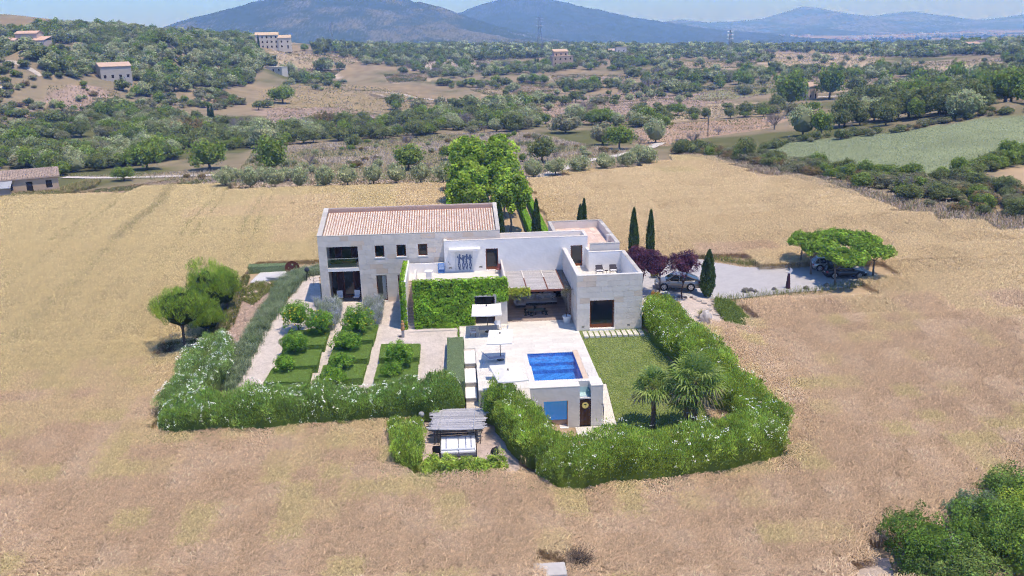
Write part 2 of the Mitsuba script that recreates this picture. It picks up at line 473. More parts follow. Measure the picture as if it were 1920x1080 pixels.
FOREST, ROCKY = (0.045, 0.065, 0.025), (0.17, 0.155, 0.09)
mountain('near_mountain', [(250, 76), (310, 50), (345, 35), (400, 22), (470, 2), (540, -14), (620, -24), (700, -20), (760, -4), (820, 8), (880, 30), (950, 50), (1010, 64), (1060, 72)], 3000, 1250, -42,
         'broad wooded mountain with rocky bald patches, left of centre on the skyline', 21, (FOREST, ROCKY), 360, 90)
mountain('far_mountain', [(800, 60), (840, 30), (885, 12), (940, -4), (1000, -9), (1060, 2), (1090, 10), (1120, 15), (1180, 29), (1250, 40), (1310, 50), (1400, 58)], 4600, 1500, -42,
         'dark blue wooded mountain behind the first one, right of centre', 31, (FOREST, (0.07, 0.08, 0.04)), 260, 60)
mountain('distant_hills', [(1180, 52), (1240, 40), (1275, 36), (1330, 41), (1400, 37), (1440, 33), (1480, 20), (1505, 11), (1530, 13), (1560, 20), (1590, 27), (1640, 29), (1670, 24), (1705, 20), (1735, 29), (1770, 38), (1830, 36), (1880, 33), (1925, 25), (2000, 20), (2100, 30)], 7600, 2200, -42,
         'chain of pale blue hills far off on the right skyline', 41, (FOREST, (0.16, 0.14, 0.08)), 300, 60)
mountain('low_wooded_hill', [(1380, 66), (1440, 60), (1500, 53), (1540, 51), (1600, 57), (1660, 64), (1720, 68)], 5200, 500, -44, 'low dark wooded hill standing in the plain below the distant hills', 51, (FOREST, (0.08, 0.08, 0.04)), 120, 30)

# ------------------------------------------------------------------ the villa
STONE, STONE_W, WHITE, COPE = (0.70, 0.645, 0.585), (0.70, 0.585, 0.48), (0.80, 0.79, 0.775), (0.52, 0.50, 0.47)
BROWN, DARKWOOD = (0.20, 0.075, 0.035), (0.06, 0.03, 0.022)
VILLA = thing('villa', 'modern two-storey stone and white plaster villa with a tiled roof wing and flat terraces', 'villa')


def rect_minus(u0, u1, z0, z1, holes):
    p = sg.box(u0, z0, u1, z1)
    for h in holes:
        p = p.difference(sg.box(h[0], h[2], h[1], h[3]))
    return p


def wall_y(y, t, u0, u1, z0, z1, holes, mb=None, col=None):
    """A wall facing -y, its face at y, t thick, with rectangular holes."""
    mb = mb or MB(col)
    return mb.prism(rect_minus(u0, u1, z0, z1, holes), 0, t, col, ((0, y, 0), (1, 0, 0), (0, 0, 1), (0, 1, 0)))


SLABS = 0


def slabs(parent, origin, u, w, u0, u1, z0, z1, holes, h=0.52, l=1.15, seed=1):
    """Stone cladding: every slab a piece of its own, 25 mm proud with open joints."""
    r = np.random.default_rng(seed)
    area = rect_minus(u0, u1, z0, z1, [(a - 0.02, b + 0.02, c - 0.02, d + 0.02) for a, b, c, d in holes])
    n = max(1, round((z1 - z0) / h))
    hh = (z1 - z0) / n
    for i in range(n):
        x = u0 - r.random() * l
        while x < u1:
            dx = l * r.uniform(0.75, 1.3)
            piece = sg.box(max(x, u0), z0 + i * hh, min(x + dx, u1), z0 + (i + 1) * hh).intersection(area).buffer(-0.006, join_style=2)
            x += dx
            for q in getattr(piece, 'geoms', [piece]):
                if q.is_empty or q.area < 0.02:
                    continue
                tone = STONE if r.random() > 0.12 else STONE_W
                col = np.array(tone) * r.uniform(0.93, 1.07)
                part(parent, 'stone_slab', MB(col).prism(q, 0, 0.025 + 0.006 * r.random(), None, (origin, u, (0, 0, 1), w)), 'stone')


def window_y(y, x0, x1, z0, z1, kind='window', col=BROWN, depth=0.22, fw=0.09, sill=True, pane='dark_glass', mullion=(), low=0.0):
    """A framed window or glass door set back in a wall facing -y."""
    mb = MB(col)
    yy = y + depth
    mb.box(x0, x0 + fw, yy, yy + 0.07, z0, z1).box(x1 - fw, x1, yy, yy + 0.07, z0, z1)
    mb.box(x0 + fw, x1 - fw, yy, yy + 0.07, z1 - fw, z1).box(x0 + fw, x1 - fw, yy, yy + 0.07, z0, z0 + fw + low)
    for m in mullion:
        mb.box(m - 0.04, m + 0.04, yy + 0.002, yy + 0.068, z0 + fw + low, z1 - fw)
    k = part(VILLA, kind, mb, 'wood')
    part(k, 'pane', B(x0 + fw, x1 - fw, yy + 0.03, yy + 0.04, z0 + fw + low, z1 - fw), pane)
    if sill:
        part(k, 'sill', B(x0 - 0.06, x1 + 0.06, y - 0.07, y + depth, z0 - 0.09, z0 + 0.004, WHITE), 'plaster')
    return k


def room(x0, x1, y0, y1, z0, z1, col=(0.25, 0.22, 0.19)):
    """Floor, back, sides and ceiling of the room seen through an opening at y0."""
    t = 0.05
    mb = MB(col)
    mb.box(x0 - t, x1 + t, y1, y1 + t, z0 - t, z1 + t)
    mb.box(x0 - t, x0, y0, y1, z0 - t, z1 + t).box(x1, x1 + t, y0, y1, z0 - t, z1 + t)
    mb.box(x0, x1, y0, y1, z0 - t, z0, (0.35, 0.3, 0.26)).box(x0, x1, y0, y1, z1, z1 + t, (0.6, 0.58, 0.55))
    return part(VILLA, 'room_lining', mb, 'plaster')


# --- main wing, tiled roof sloping to the front
XL, XR, YF, YB, ZE, ZR = -14.08, 4.54, 85.7, 92.05, 7.25, 8.72
H_up, H_low = (-13.25, -10.08, 3.78, 6.04), (-13.22, -10.03, 0.0, 3.43)
small = [(-8.34, -7.40, 4.80, 6.04), (-6.13, -5.18, 4.81, 6.04), (-3.92, -2.98, 4.80, 6.04)]
tall = [(-8.38, -7.33, 0.08, 2.88), (-6.17, -5.24, 0.08, 2.86)]
holes = [H_up, H_low] + small + tall
w_main = part(VILLA, 'wall', wall_y(YF, 0.35, XL, XR, -0.3, ZE - 0.1, holes, col=STONE), 'stone')
slabs(w_main, (0, YF, 0), (1, 0, 0), (0, -1, 0), XL, XR, 0.0, ZE - 0.1, holes, seed=3)
gable = sg.Polygon([(YF + 0.35, -0.3), (YB, -0.3), (YB, ZR), (YF + 0.35, ZE - 0.1)])
side = MB(STONE)
for x in (XL, XR - 0.35):
    side.prism(gable, 0, 0.35, None, ((x, 0, 0), (0, 1, 0), (0, 0, 1), (1, 0, 0)))
side.box(XL + 0.35, XR - 0.35, YB - 0.35, YB, -0.3, ZR)
part(VILLA, 'wall', side, 'stone')
# recessed loggias with sliding doors, shutters and floors
for (x0, x1, z0, z1), fl in ((H_up, 3.78), (H_low, 0.0)):
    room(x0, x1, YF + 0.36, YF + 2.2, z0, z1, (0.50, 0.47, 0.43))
    dy = YF + 1.9
    fr = MB(BROWN)
    xs = [x0 + 0.02, x0 + 0.62, x0 + 1.25, x0 + 2.3, x1 - 0.02]
    for i in range(len(xs)):
        fr.box(xs[i] - 0.05 if i else xs[i], xs[i] + 0.05 if i < 4 else xs[i], dy, dy + 0.08, fl, z1 - 0.01)
    for i in range(4):
        fr.box(xs[i] + 0.05, xs[i + 1] - 0.05, dy + 0.002, dy + 0.078, fl, fl + (0.28 if i == 2 else 0.12))
        fr.box(xs[i] + 0.05, xs[i + 1] - 0.05, dy + 0.002, dy + 0.078, z1 - 0.14, z1 - 0.012)
    dk = part(VILLA, 'glass_door', fr, 'wood')
    for i in (0, 2):
        part(dk, 'pane', B(xs[i] + 0.05, xs[i + 1] - 0.05, dy + 0.03, dy + 0.045, fl + 0.12, z1 - 0.14), 'dark_glass')
    for a, b in ((xs[1], xs[2]), (xs[3], xs[4])):
        sh = MB(DARKWOOD)
        sh.box(a + 0.02, b - 0.03, dy - 0.1, dy - 0.05, fl + 0.05, z1 - 0.05)
        for k in range(14):
            zz = fl + 0.15 + k * (z1 - fl - 0.3) / 14
            sh.box(a + 0.08, b - 0.09, dy - 0.125, dy - 0.102, zz, zz + 0.11)
        part(VILLA, 'shutter', sh, 'wood')
part(VILLA, 'balcony_rail', MB((0.6, 0.6, 0.6)).box(H_up[0], H_up[1], YF + 0.12, YF + 0.16, 4.74, 4.80).box(H_up[0], H_up[1], YF + 0.12, YF + 0.16, 3.80, 3.85), 'metal')
part(VILLA, 'balcony_glass', B(H_up[0], H_up[1], YF + 0.135, YF + 0.145, 3.86, 4.73), 'pane_glass')
part(VILLA, 'floor_slab', B(H_up[0], H_up[1], YF - 0.03, YF + 2.2, 3.44, 3.77, WHITE), 'plaster')
part(VILLA, 'floor_slab', B(H_low[0] - 0.05, H_low[1] + 0.05, YF - 0.35, YF + 2.2, -0.3, -0.055, WHITE), 'plaster')
for s in small:
    window_y(YF, *s)
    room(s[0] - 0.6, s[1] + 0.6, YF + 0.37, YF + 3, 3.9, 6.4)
for s in tall:
    k = window_y(YF, *s, pane='pane_glass', sill=True)
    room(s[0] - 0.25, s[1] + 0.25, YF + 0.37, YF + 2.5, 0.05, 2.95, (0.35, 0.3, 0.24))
    cu = MB((0.75, 0.75, 0.72))
    for j in range(7):
        cu.tube([(s[1] - 0.10 - j * 0.06, YF + 0.55 + 0.03 * (j % 2), 0.1), (s[1] - 0.10 - j * 0.06, YF + 0.55 + 0.03 * (j % 2), 2.8)], 0.04, 6)
    part(k, 'curtain', cu, 'cloth', True)

# roof deck, tiles and copings
sl = (ZR - 0.30 - (ZE - 0.12)) / (YB - 0.35 - (YF + 0.3))


def roof_z(y):
    return ZE - 0.14 + sl * (y - YF - 0.3)


y0, y1 = YF + 0.12, YB - 0.34
rf = part(VILLA, 'roof', MB((0.36, 0.2, 0.14)).add(np.array([[XL + 0.5, y0, roof_z(y0)], [XR - 0.4, y0, roof_z(y0)], [XR - 0.4, y1, roof_z(y1)], [XL + 0.5, y1, roof_z(y1)],
                                                       [XL + 0.5, y0, roof_z(y0) - 0.2], [XR - 0.4, y0, roof_z(y0) - 0.2], [XR - 0.4, y1, roof_z(y1) - 0.2], [XL + 0.5, y1, roof_z(y1) - 0.2]]),
                                             np.array([[0, 1, 2, 3], [4, 7, 6, 5], [0, 4, 5, 1], [1, 5, 6, 2], [2, 6, 7, 3], [3, 7, 4, 0]])), 'clay')
tiles = MB()
ncol, nrow = 67, 13
r = np.random.default_rng(5)
cw = (XR - 0.42 - XL - 0.52) / ncol
rl = (y1 - 0.3 - y0) / nrow
ang = np.linspace(0, PI, 6)
TF = [[j, j + 1, 6 + j + 1, 6 + j] for j in range(5)] + [[0, 6 + 0, 6 + 5, 5], [0, 5, 4, 1], [1, 4, 3, 2]]
TF = np.array(TF)
for i in range(ncol):
    xc = XL + 0.52 + (i + 0.5) * cw
    for j in range(nrow):
        ya, yb = y0 - 0.06 + j * rl, y0 - 0.06 + (j + 1) * rl + 0.06
        base = np.array((0.77, 0.685, 0.59)) if r.random() > 0.18 else np.array((0.77, 0.665, 0.56)) if r.random() > 0.4 else np.array((0.72, 0.585, 0.48))
        ra, rb = cw * 0.36 + r.normal(0, 0.004), cw * 0.30
        dz = r.normal(0, 0.008)
        va = np.stack([xc + ra * np.cos(ang) + r.normal(0, 0.006), np.full(6, ya), roof_z(ya) + 0.055 + dz + 1.05 * ra * np.sin(ang)], -1)
        vb = np.stack([xc + rb * np.cos(ang), np.full(6, yb), roof_z(yb) + 0.012 + rb * np.sin(ang)], -1)
        tiles.add(np.vstack([va, vb]), TF, base * r.uniform(0.86, 1.12))
part(rf, 'tile', tiles, 'clay', kind='stuff')
ca = MB(COPE)
for x0c, x1c in ((XL - 0.02, XL + 0.5), (XR - 0.4, XR + 0.02)):
    for j in range(6):
        a, b = YF - 0.03 + j * (YB - YF + 0.05) / 6, YF - 0.03 + (j + 1) * (YB - YF + 0.05) / 6 - 0.012
        za, zb = ZE - 0.1 + (a - YF) / (YB - YF) * (ZR - ZE + 0.12), ZE - 0.1 + (b - YF) / (YB - YF) * (ZR - ZE + 0.12)
        v = np.array([[x, y, z + d] for d in (0, 0.14) for (x, y, z) in ((x0c, a, za), (x1c, a, za), (x1c, b, zb), (x0c, b, zb))])
        ca.add(v, np.array([[0, 3, 2, 1], [4, 5, 6, 7], [0, 1, 5, 4], [1, 2, 6, 5], [2, 3, 7, 6], [3, 0, 4, 7]]), np.array(COPE) * r.uniform(0.85, 1.12))
ca.box(XL + 0.5, XR - 0.4, YB - 0.26, YB + 0.02, ZR + 0.02, ZR + 0.13, (0.50, 0.42, 0.38))
ca.box(XL + 0.5, XR - 0.4, YB - 0.36, YB - 0.26, ZR - 0.35, ZR + 0.06, (0.50, 0.36, 0.30))
ca.box(XL + 0.5, XR - 0.4, YF - 0.03, YF + 0.14, ZE - 0.10, ZE - 0.01)
part(rf, 'coping', ca, 'coping')

# --- white central block over the covered patio
WX0, WX1, WY0, WY1, WZ = -1.25, 13.52, 84.75, 87.4, 6.46
d1, d2 = (2.99, 4.25, 3.29, 5.53), (11.76, 12.98, 3.31, 5.54)
gl, gd = (6.8, 8.95, 0.55, 2.4), (9.95, 10.75, 0.02, 2.3)
w2 = MB(WHITE)
wall_y(WY0, 0.3, WX0, WX1, 3.0, WZ, [d1, d2], w2)
wall_y(WY0 + 0.002, 0.3, 4.6, 10.9, -0.2, 2.99, [gl, gd], w2)
w2.box(WX0, WX0 + 0.3, WY0 + 0.3, YF + 1.7, 3.0, WZ).box(WX1 - 0.3, WX1, WY0 + 0.3, WY1, 3.0, WZ).box(4.58, WX1 - 0.3, WY1 - 0.3, WY1, 0, WZ)
part(VILLA, 'wall', w2, 'plaster')
part(VILLA, 'flat_roof', MB((0.58, 0.49, 0.38)).box(WX0 + 0.3, WX1 - 0.3, WY0 + 0.3, WY1 - 0.3, 5.7, 6.02), 'gravel')
part(VILLA, 'coping', MB((0.66, 0.62, 0.58)).box(WX0 - 0.01, WX1 + 0.01, WY0 - 0.012, WY0 + 0.302, WZ + 0.002, WZ + 0.05).box(4.6, WX1 + 0.01, WY1 - 0.31, WY1 + 0.012, WZ + 0.002, WZ + 0.05)
     .box(WX1 - 0.31, WX1 + 0.012, WY0 + 0.303, WY1 - 0.311, WZ + 0.003, WZ + 0.048), 'coping')
for d in (d1, d2):
    window_y(WY0, *d, kind='glass_door', depth=0.12, fw=0.1, low=0.18)
    part(VILLA, 'threshold', B(d[0] - 0.08, d[1] + 0.08, WY0 - 0.25, WY0 + 0.1, d[2] - 0.1, d[2] - 0.003, WHITE), 'plaster')
window_y(WY0 + 0.002, *gl, depth=0.1, col=DARKWOOD, sill=False)
window_y(WY0 + 0.002, *gd, kind='glass_door', depth=0.1, col=DARKWOOD, sill=False, low=0.1)
for x in (-0.68, 2.44):
    k = part(VILLA, 'air_vent', B(x - 0.19, x + 0.19, WY0 - 0.02, WY0 - 0.002, 3.55, 3.75, (0.45, 0.45, 0.45)), 'metal')
    part(k, 'slat', MB((0.08, 0.08, 0.08)).box(x - 0.16, x + 0.16, WY0 - 0.026, WY0 - 0.021, 3.58, 3.63).box(x - 0.16, x + 0.16, WY0 - 0.026, WY0 - 0.021, 3.67, 3.72), 'metal')
for x in (-0.85, -0.72):
    part(VILLA, 'wall_lamp', B(x - 0.04, x + 0.04, WY0 - 0.06, WY0, 4.2 if x < -0.8 else 4.0, 4.3 if x < -0.8 else 4.1, (0.2, 0.2, 0.2)), 'metal')
aw = part(VILLA, 'awning', MB((0.8, 0.8, 0.78)).box(-0.75, 2.42, WY0 - 0.85, WY0 - 0.01, 5.70, 5.76).box(-0.75, 2.42, WY0 - 0.88, WY0 - 0.852, 5.62, 5.77), 'plaster')

# --- ivy-clad stair and upper terrace block
TX0, TX1, TY0, TZ = -4.2, 4.62, 77.12, 3.2
hole = (1.51, 3.44, 0.0, 2.78)
wb = MB(STONE)
wall_y(TY0, 0.3, TX0, TX1, -0.4, 4.45, [hole], wb)
wb.box(TX1 - 0.16, TX1, TY0 + 0.3, WY0, -0.2, 4.3).box(TX0, TX0 + 0.2, TY0 + 0.3, 82.3, -0.4, 4.3)
part(VILLA, 'wall', wb, 'plaster')
part(VILLA, 'wall', MB(WHITE).box(-5.25, -4.86, TY0 - 0.02, WY0 + 0.2, -0.4, 4.55).box(-4.86, -1.26, WY0 + 0.02, WY0 + 0.2, 3.0, 4.2).box(-3.1, -2.55, 81.6, 82.1, TZ, 4.15).box(-3.2, -2.45, 81.5, 82.2, 4.15, 4.24), 'plaster')
part(VILLA, 'terrace_floor', MB((0.66, 0.63, 0.58)).box(TX0 + 0.2, TX1 - 0.16, TY0 + 0.3, WY0, TZ - 0.25, TZ).box(-4.86, TX0 + 0.2, 82.3, WY0, TZ - 0.25, TZ), 'paving')
room(hole[0] - 0.8, hole[1] + 0.9, TY0 + 0.31, 83.5, 0.0, 2.9, (0.42, 0.38, 0.35))
window_y(TY0 + 2.6, hole[0] - 0.3, hole[1] + 0.4, 0.02, 2.5, kind='glass_door', col=DARKWOOD, sill=False, mullion=(2.45,))
for x in (hole[0], hole[1] - 0.07):
    part(VILLA, 'door_jamb', B(x, x + 0.07, TY0 + 0.05, TY0 + 0.12, 0.02, 2.78, BROWN), 'wood')
st = part(VILLA, 'staircase', MB((0.42, 0.36, 0.32)).prism(sg.Polygon([(TY0 + 0.05, -0.3), (82.3, -0.3), (82.3, 2.9), (TY0 + 0.05, -0.2)]), 0, 0.66, None, ((-4.86, 0, 0), (0, 1, 0), (0, 0, 1), (1, 0, 0))), 'stone')
for i in range(18):
    a = TY0 + 0.02 + i * 0.285
    part(st, 'step', B(-4.858, TX0 - 0.002, a, a + 0.30, i * 0.178 - 0.1, (i + 1) * 0.178, np.array((0.50, 0.43, 0.38)) * (0.92 + 0.16 * random.random())), 'stone')

# --- patio roof: beams, reed panels and posts
bm = MB((0.17, 0.07, 0.05))
bm.box(4.62, 10.88, 77.78, 77.92, 2.86, 3.04)
for x in (6.62, 8.62, 10.2):
    bm.box(x - 0.05, x + 0.05, 77.92, 84.74, 2.90, 3.06)
bm.box(10.70, 10.80, 77.80, 77.90, 0.0, 2.86)
pk = part(VILLA, 'pergola', bm, 'wood')
part(pk, 'beam_cap', MB((0.62, 0.6, 0.58)).box(6.56, 6.68, 82.0, 84.74, 3.061, 3.09).box(8.56, 8.68, 82.0, 84.74, 3.061, 3.09), 'plaster')  # pale strips painting the sunlit look of the beams at the back
r = np.random.default_rng(9)
for x0, x1 in ((4.66, 6.56), (6.68, 8.56), (8.68, 10.14)):
    rd = MB()
    y = 77.95
    while y < 84.7:
        d = 0.085
        c = np.array((0.45, 0.435, 0.435)) * r.uniform(0.8, 1.2)
        z = 2.985 + r.normal(0, 0.006)
        rd.box(x0, x1, y, y + d * 0.9, z, z + 0.03, c)
        y += d
    part(pk, 'reed_panel', rd, 'timber')
part(pk, 'glass_panel', B(10.25, 10.88, 77.95, 84.7, 2.99, 3.01), 'dark_glass')

# --- east block with a walled roof terrace
EX0, EX1, EY0, EY1, EZ = 10.9, 16.97, 74.2, 82.85, 5.30
ew = (12.09, 14.36, 0.20, 2.90)
w3 = MB(STONE)
wall_y(EY0, 0.35, EX0, EX1, -0.4, EZ, [ew], w3)
w3.box(EX0, EX0 + 0.35, EY0 + 0.35, WY0, -0.4, EZ).box(EX1 - 0.35, EX1, EY0 + 0.35, EY1, -0.4, EZ)
we = part(VILLA, 'wall', w3, 'stone')
slabs(we, (0, EY0, 0), (1, 0, 0), (0, -1, 0), EX0, EX1, 0.0, EZ, [ew], seed=8)
slabs(we, (EX0, 0, 0), (0, 1, 0), (-1, 0, 0), EY0, 77.75, 0.0, EZ, [], seed=9)
part(VILLA, 'wall', MB(WHITE).box(13.3, EX1 - 0.352, EY1 - 0.3, EY1 - 0.01, 3.0, EZ).box(13.3, 13.53, EY1 - 0.012, WY0 - 0.002, 3.0, EZ - 0.002).box(EX1 - 0.36, EX1 - 0.351, EY0 + 0.35, EY1 - 0.3, 3.3, EZ - 0.001)
     .box(EX0 + 0.351, EX1 - 0.36, EY0 + 0.351, EY0 + 0.36, 3.3, EZ - 0.001).box(EX0 + 0.351, EX0 + 0.36, EY0 + 0.36, WY0, 3.3, EZ - 0.001), 'plaster')
ef = part(VILLA, 'terrace_floor', MB((0.60, 0.58, 0.55)).box(EX0 + 0.35, EX1 - 0.35, EY0 + 0.35, WY0, 3.0, 3.26), 'paving')
r = np.random.default_rng(12)
for i in range(6):
    for j in range(10):
        x, y = EX0 + 0.37 + i * 0.893, EY0 + 0.37 + j * 0.85
        part(ef, 'slab', B(x, x + 0.883, y, min(y + 0.84, WY0), 3.261, 3.30, np.array((0.66, 0.64, 0.60)) * r.uniform(0.9, 1.06)), 'paving')
cp = MB(COPE)
for a, b, c, d, n in ((EX0 - 0.03, EX1 + 0.03, EY0 - 0.03, EY0 + 0.37, 1), (EX0 - 0.03, EX0 + 0.37, EY0 + 0.372, EY1 + 1.8, 1), (EX1 - 0.37, EX1 + 0.03, EY0 + 0.372, EY1 + 0.02, 9), (13.29, EX1 - 0.372, EY1 - 0.32, EY1 + 0.02, 1)):
    for j in range(n):
        q = (d - c) / n
        cp.box(a, b, c + j * q, c + (j + 1) * q - (0.012 if n > 1 else 0), EZ + 0.002, EZ + 0.05, np.array(COPE if n > 1 else (0.68, 0.65, 0.61)) * (r.uniform(0.7, 1.1) if n > 1 else 1))
part(VILLA, 'coping', cp, 'coping')
window_y(EY0, *ew, kind='glass_door', depth=0.2, fw=0.11, low=0.22, mullion=(), sill=False)
part(VILLA, 'threshold', B(ew[0] - 0.04, ew[1] + 0.04, EY0 - 0.22, EY0 + 0.2, -0.1, 0.195, WHITE), 'plaster')
for x in (11.46, 15.73):
    k = part(VILLA, 'air_vent', B(x - 0.14, x + 0.14, EY0 - 0.05, EY0 - 0.033, 0.30, 0.50, (0.5, 0.5, 0.5)), 'metal')
    part(k, 'slat', MB((0.1, 0.1, 0.1)).box(x - 0.11, x + 0.11, EY0 - 0.056, EY0 - 0.051, 0.33, 0.38).box(x - 0.11, x + 0.11, EY0 - 0.056, EY0 - 0.051, 0.42, 0.47), 'metal')
part(VILLA, 'roof_hood', MB((0.40, 0.42, 0.47)).prism(sg.Polygon([(0, 0)] + [(1.45 * math.cos(a), 1.25 * math.sin(a)) for a in np.linspace(0, PI / 2 + 0.12, 9)] + [(-0.15, 0)]), 0, 0.16, None, ((11.35, EY0 + 0.40, 3.3), (0.7, 0.0, 0), (0, 0, 1), (0, 1, 0))), 'painted')

# --- rear annex with a tiled flat roof
an = MB(STONE)
for a, b, c, d in ((13.53, 16.55, 83.2, 83.5), (16.2, 16.55, 83.5, 94.3), (10.5, 16.2, 94.0, 94.3), (10.5, 10.8, WY1, 94.0)):
    an.box(a, b, c, d, -0.3, 6.0)
part(VILLA, 'wall', an, 'stone')
af = part(VILLA, 'flat_roof', MB((0.45, 0.32, 0.27)).box(10.8, 16.2, WY1 + 0.002, 94.0, 4.9, 5.16).box(13.53, 16.2, 83.5, WY1, 4.9, 5.16), 'clay')
for i in range(10):
    for j in range(20):
        x, y = 10.82 + i * 0.54, 83.52 + j * 0.525
        if x < 13.5 and y < WY1 + 0.02:
            continue
        part(af, 'roof_tile', B(x, x + 0.53, y, y + 0.515, 5.161, 5.19, np.array((0.70, 0.54, 0.46)) * r.uniform(0.85, 1.1)), 'clay')
cp = MB(COPE)
for a, b, c, d, n in ((13.5, 16.6, 83.17, 83.52, 1), (16.18, 16.6, 83.522, 94.35, 12), (10.45, 16.178, 93.98, 94.35, 1), (10.45, 10.82, WY1 + 0.05, 93.978, 1)):
    for j in range(n):
        q = (d - c) / n
        cp.box(a, b, c + j * q, c + (j + 1) * q - (0.012 if n > 1 else 0), 6.002, 6.06, np.array(COPE) * r.uniform(0.72, 1.12))
part(VILLA, 'coping', cp, 'coping')
part(VILLA, 'chimney', MB((0.7, 0.68, 0.66)).box(15.75, 16.25, 86.3, 86.55, 6.06, 6.15).box(15.8, 15.95, 86.3, 86.5, 5.19, 6.06), 'plaster')

ORD = ['first', 'second', 'third', 'fourth', 'fifth', 'sixth', 'seventh', 'eighth', 'ninth', 'tenth', 'eleventh', 'twelfth']

# ------------------------------------------------------------------ foliage helpers
def unit(v):
    return v / (np.linalg.norm(v, axis=-1, keepdims=True) + 1e-12)


def leaves(p, n, size, aspect, col, r, jitter=0.7, var=0.25, long=None):
    """Rhombic leaves at the points p, roughly facing n; col (k, 3) or one colour. Returns vertices, faces, colours."""
    k = len(p)
    n = unit(n + r.normal(0, jitter, (k, 3)))
    a = unit(np.cross(n, r.normal(0, 1, (k, 3))) if long is None else long + r.normal(0, 0.25, (k, 3)))
    b = np.cross(n, a)
    s = (np.broadcast_to(size, (k,)) * r.uniform(0.7, 1.3, k))[:, None]
    w = s * aspect
    v = np.stack([p - a * s / 2, p + b * w / 2 - n * s * 0.06, p + a * s / 2, p - b * w / 2 - n * s * 0.06], 1).reshape(-1, 3)
    i = np.arange(k)[:, None] * 4
    f = np.vstack([i + np.array([0, 1, 2]), i + np.array([0, 2, 3])])
    c = np.broadcast_to(np.asarray(col, float), (k, 3)) * (1 + var * r.normal(0, 1, (k, 1))).clip(0.35, 1.9) * (1 + 0.06 * r.normal(0, 1, (k, 3)))
    return v, f, np.repeat(c.clip(0.004, 0.9), 4, 0)


def blades(p, h, w, lean, col, r, var=0.2, curve=0.35):
    """Grass blades: a tapering strip of three triangles with a drooping tip."""
    k = len(p)
    th = r.uniform(0, 2 * PI, k)
    d = np.stack([np.cos(th), np.sin(th), 0 * th], -1)
    s = np.stack([-np.sin(th), np.cos(th), 0 * th], -1)
    h = (np.broadcast_to(h, (k,)) * r.uniform(0.7, 1.25, k))[:, None]
    w = np.broadcast_to(w, (k,))[:, None]
    l = np.broadcast_to(lean, (k,))[:, None] * r.uniform(0.3, 1.3, (k, 1))
    mid = p + d * h * l * 0.45 + np.array([0, 0, 1]) * h * 0.62
    tip = p + d * h * (l + curve * r.uniform(0, 1, (k, 1))) + np.array([0, 0, 1]) * h * (1 - 0.3 * l)
    v = np.stack([p - s * w / 2, p + s * w / 2, mid - s * w * 0.4, mid + s * w * 0.4, tip], 1).reshape(-1, 3)
    i = np.arange(k)[:, None] * 5
    f = np.vstack([i + np.array(q) for q in ([0, 1, 3], [0, 3, 2], [2, 3, 4])])
    c = np.broadcast_to(np.asarray(col, float), (k, 3)) * (1 + var * r.normal(0, 1, (k, 1))).clip(0.4, 1.7)
    return v, f, np.repeat(c.clip(0.004, 0.9), 5, 0)


def blob(r, sub=2, rough=0.25, seed=0):
    m = trimesh.creation.icosphere(subdivisions=sub)
    v = np.array(m.vertices)
    v *= (1 + rough * 2 * (meshkit.fbm(v * 1.6 + seed * 3.1, 3, seed) - 0.5))[:, None]
    return v * np.asarray(r), np.array(m.faces)


def clumps(r, n, radius, crad, flat_bottom=0.0):
    """Centres of leaf clumps spread over an ellipsoid crown."""
    d = unit(r.normal(0, 1, (n, 3)))
    d[:, 2] = np.where(d[:, 2] < -0.5 + flat_bottom, -d[:, 2] * 0.5, d[:, 2])
    return d * np.asarray(radius) * (0.72 + 0.56 * meshkit.noise(d * 1.7 + r.uniform(0, 50, 3)))[:, None] * (r.uniform(0.5, 1.0, (n, 1)) ** 0.6) * (1 - crad / np.max(radius) * 0.5)


def crown(seed, radius, nclump, crad, nleaf, leaf, aspect, cols, core=True, jitter=0.7, center=(0, 0, 0), up=0.5, var=0.25, spread=None):
    """A crown of leaf clumps with an uneven outline; light and dark clumps; a dark twiggy core. Returns (mesh, colours)."""
    r = np.random.default_rng(seed)
    mb = MB()
    C = clumps(r, nclump, radius, crad) if spread is None else spread(r, nclump)
    R = crad * r.uniform(0.7, 1.3, nclump)
    if core:
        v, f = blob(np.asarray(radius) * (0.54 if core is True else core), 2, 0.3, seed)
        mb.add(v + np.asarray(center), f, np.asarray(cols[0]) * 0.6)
    per = nleaf // nclump
    cols = np.asarray(cols, float)
    for i in range(nclump):
        d = unit(r.normal(0, 1, (per, 3)) + unit(C[i] + 1e-6) * 0.7)
        p = C[i] + d * R[i] * r.uniform(0.6, 1.05, (per, 1))
        base = cols[r.integers(len(cols))] * r.uniform(0.8, 1.2)
        v, f, c = leaves(p + np.asarray(center), d + np.array([0, 0, up]), leaf, aspect, base, r, jitter, var)
        mb.add(v, f, c)
    return mb


def limbs(seed, h, r0, tops, col, base=(0, 0, 0), n=6):
    """A tapering trunk that divides into limbs ending at tops."""
    r = np.random.default_rng(seed)
    mb = MB(col)
    b = np.asarray(base, float)
    fork = b + np.array([r.normal(0, 0.05) * h, r.normal(0, 0.05) * h, h])
    mb.tube([b - [0, 0, 0.3], b + (fork - b) * 0.5 + r.normal(0, 0.03 * h, 3) * [1, 1, 0], fork], [r0 * 1.25, r0, r0 * 0.8], n)
    for t in tops:
        t = np.asarray(t, float) + b
        m = (fork + t) / 2 + r.normal(0, 0.06 * h, 3)
        mb.tube([fork - [0, 0, r0 * 0.5], m, t], [r0 * 0.6, r0 * 0.4, r0 * 0.12], max(4, n - 2))
    return mb


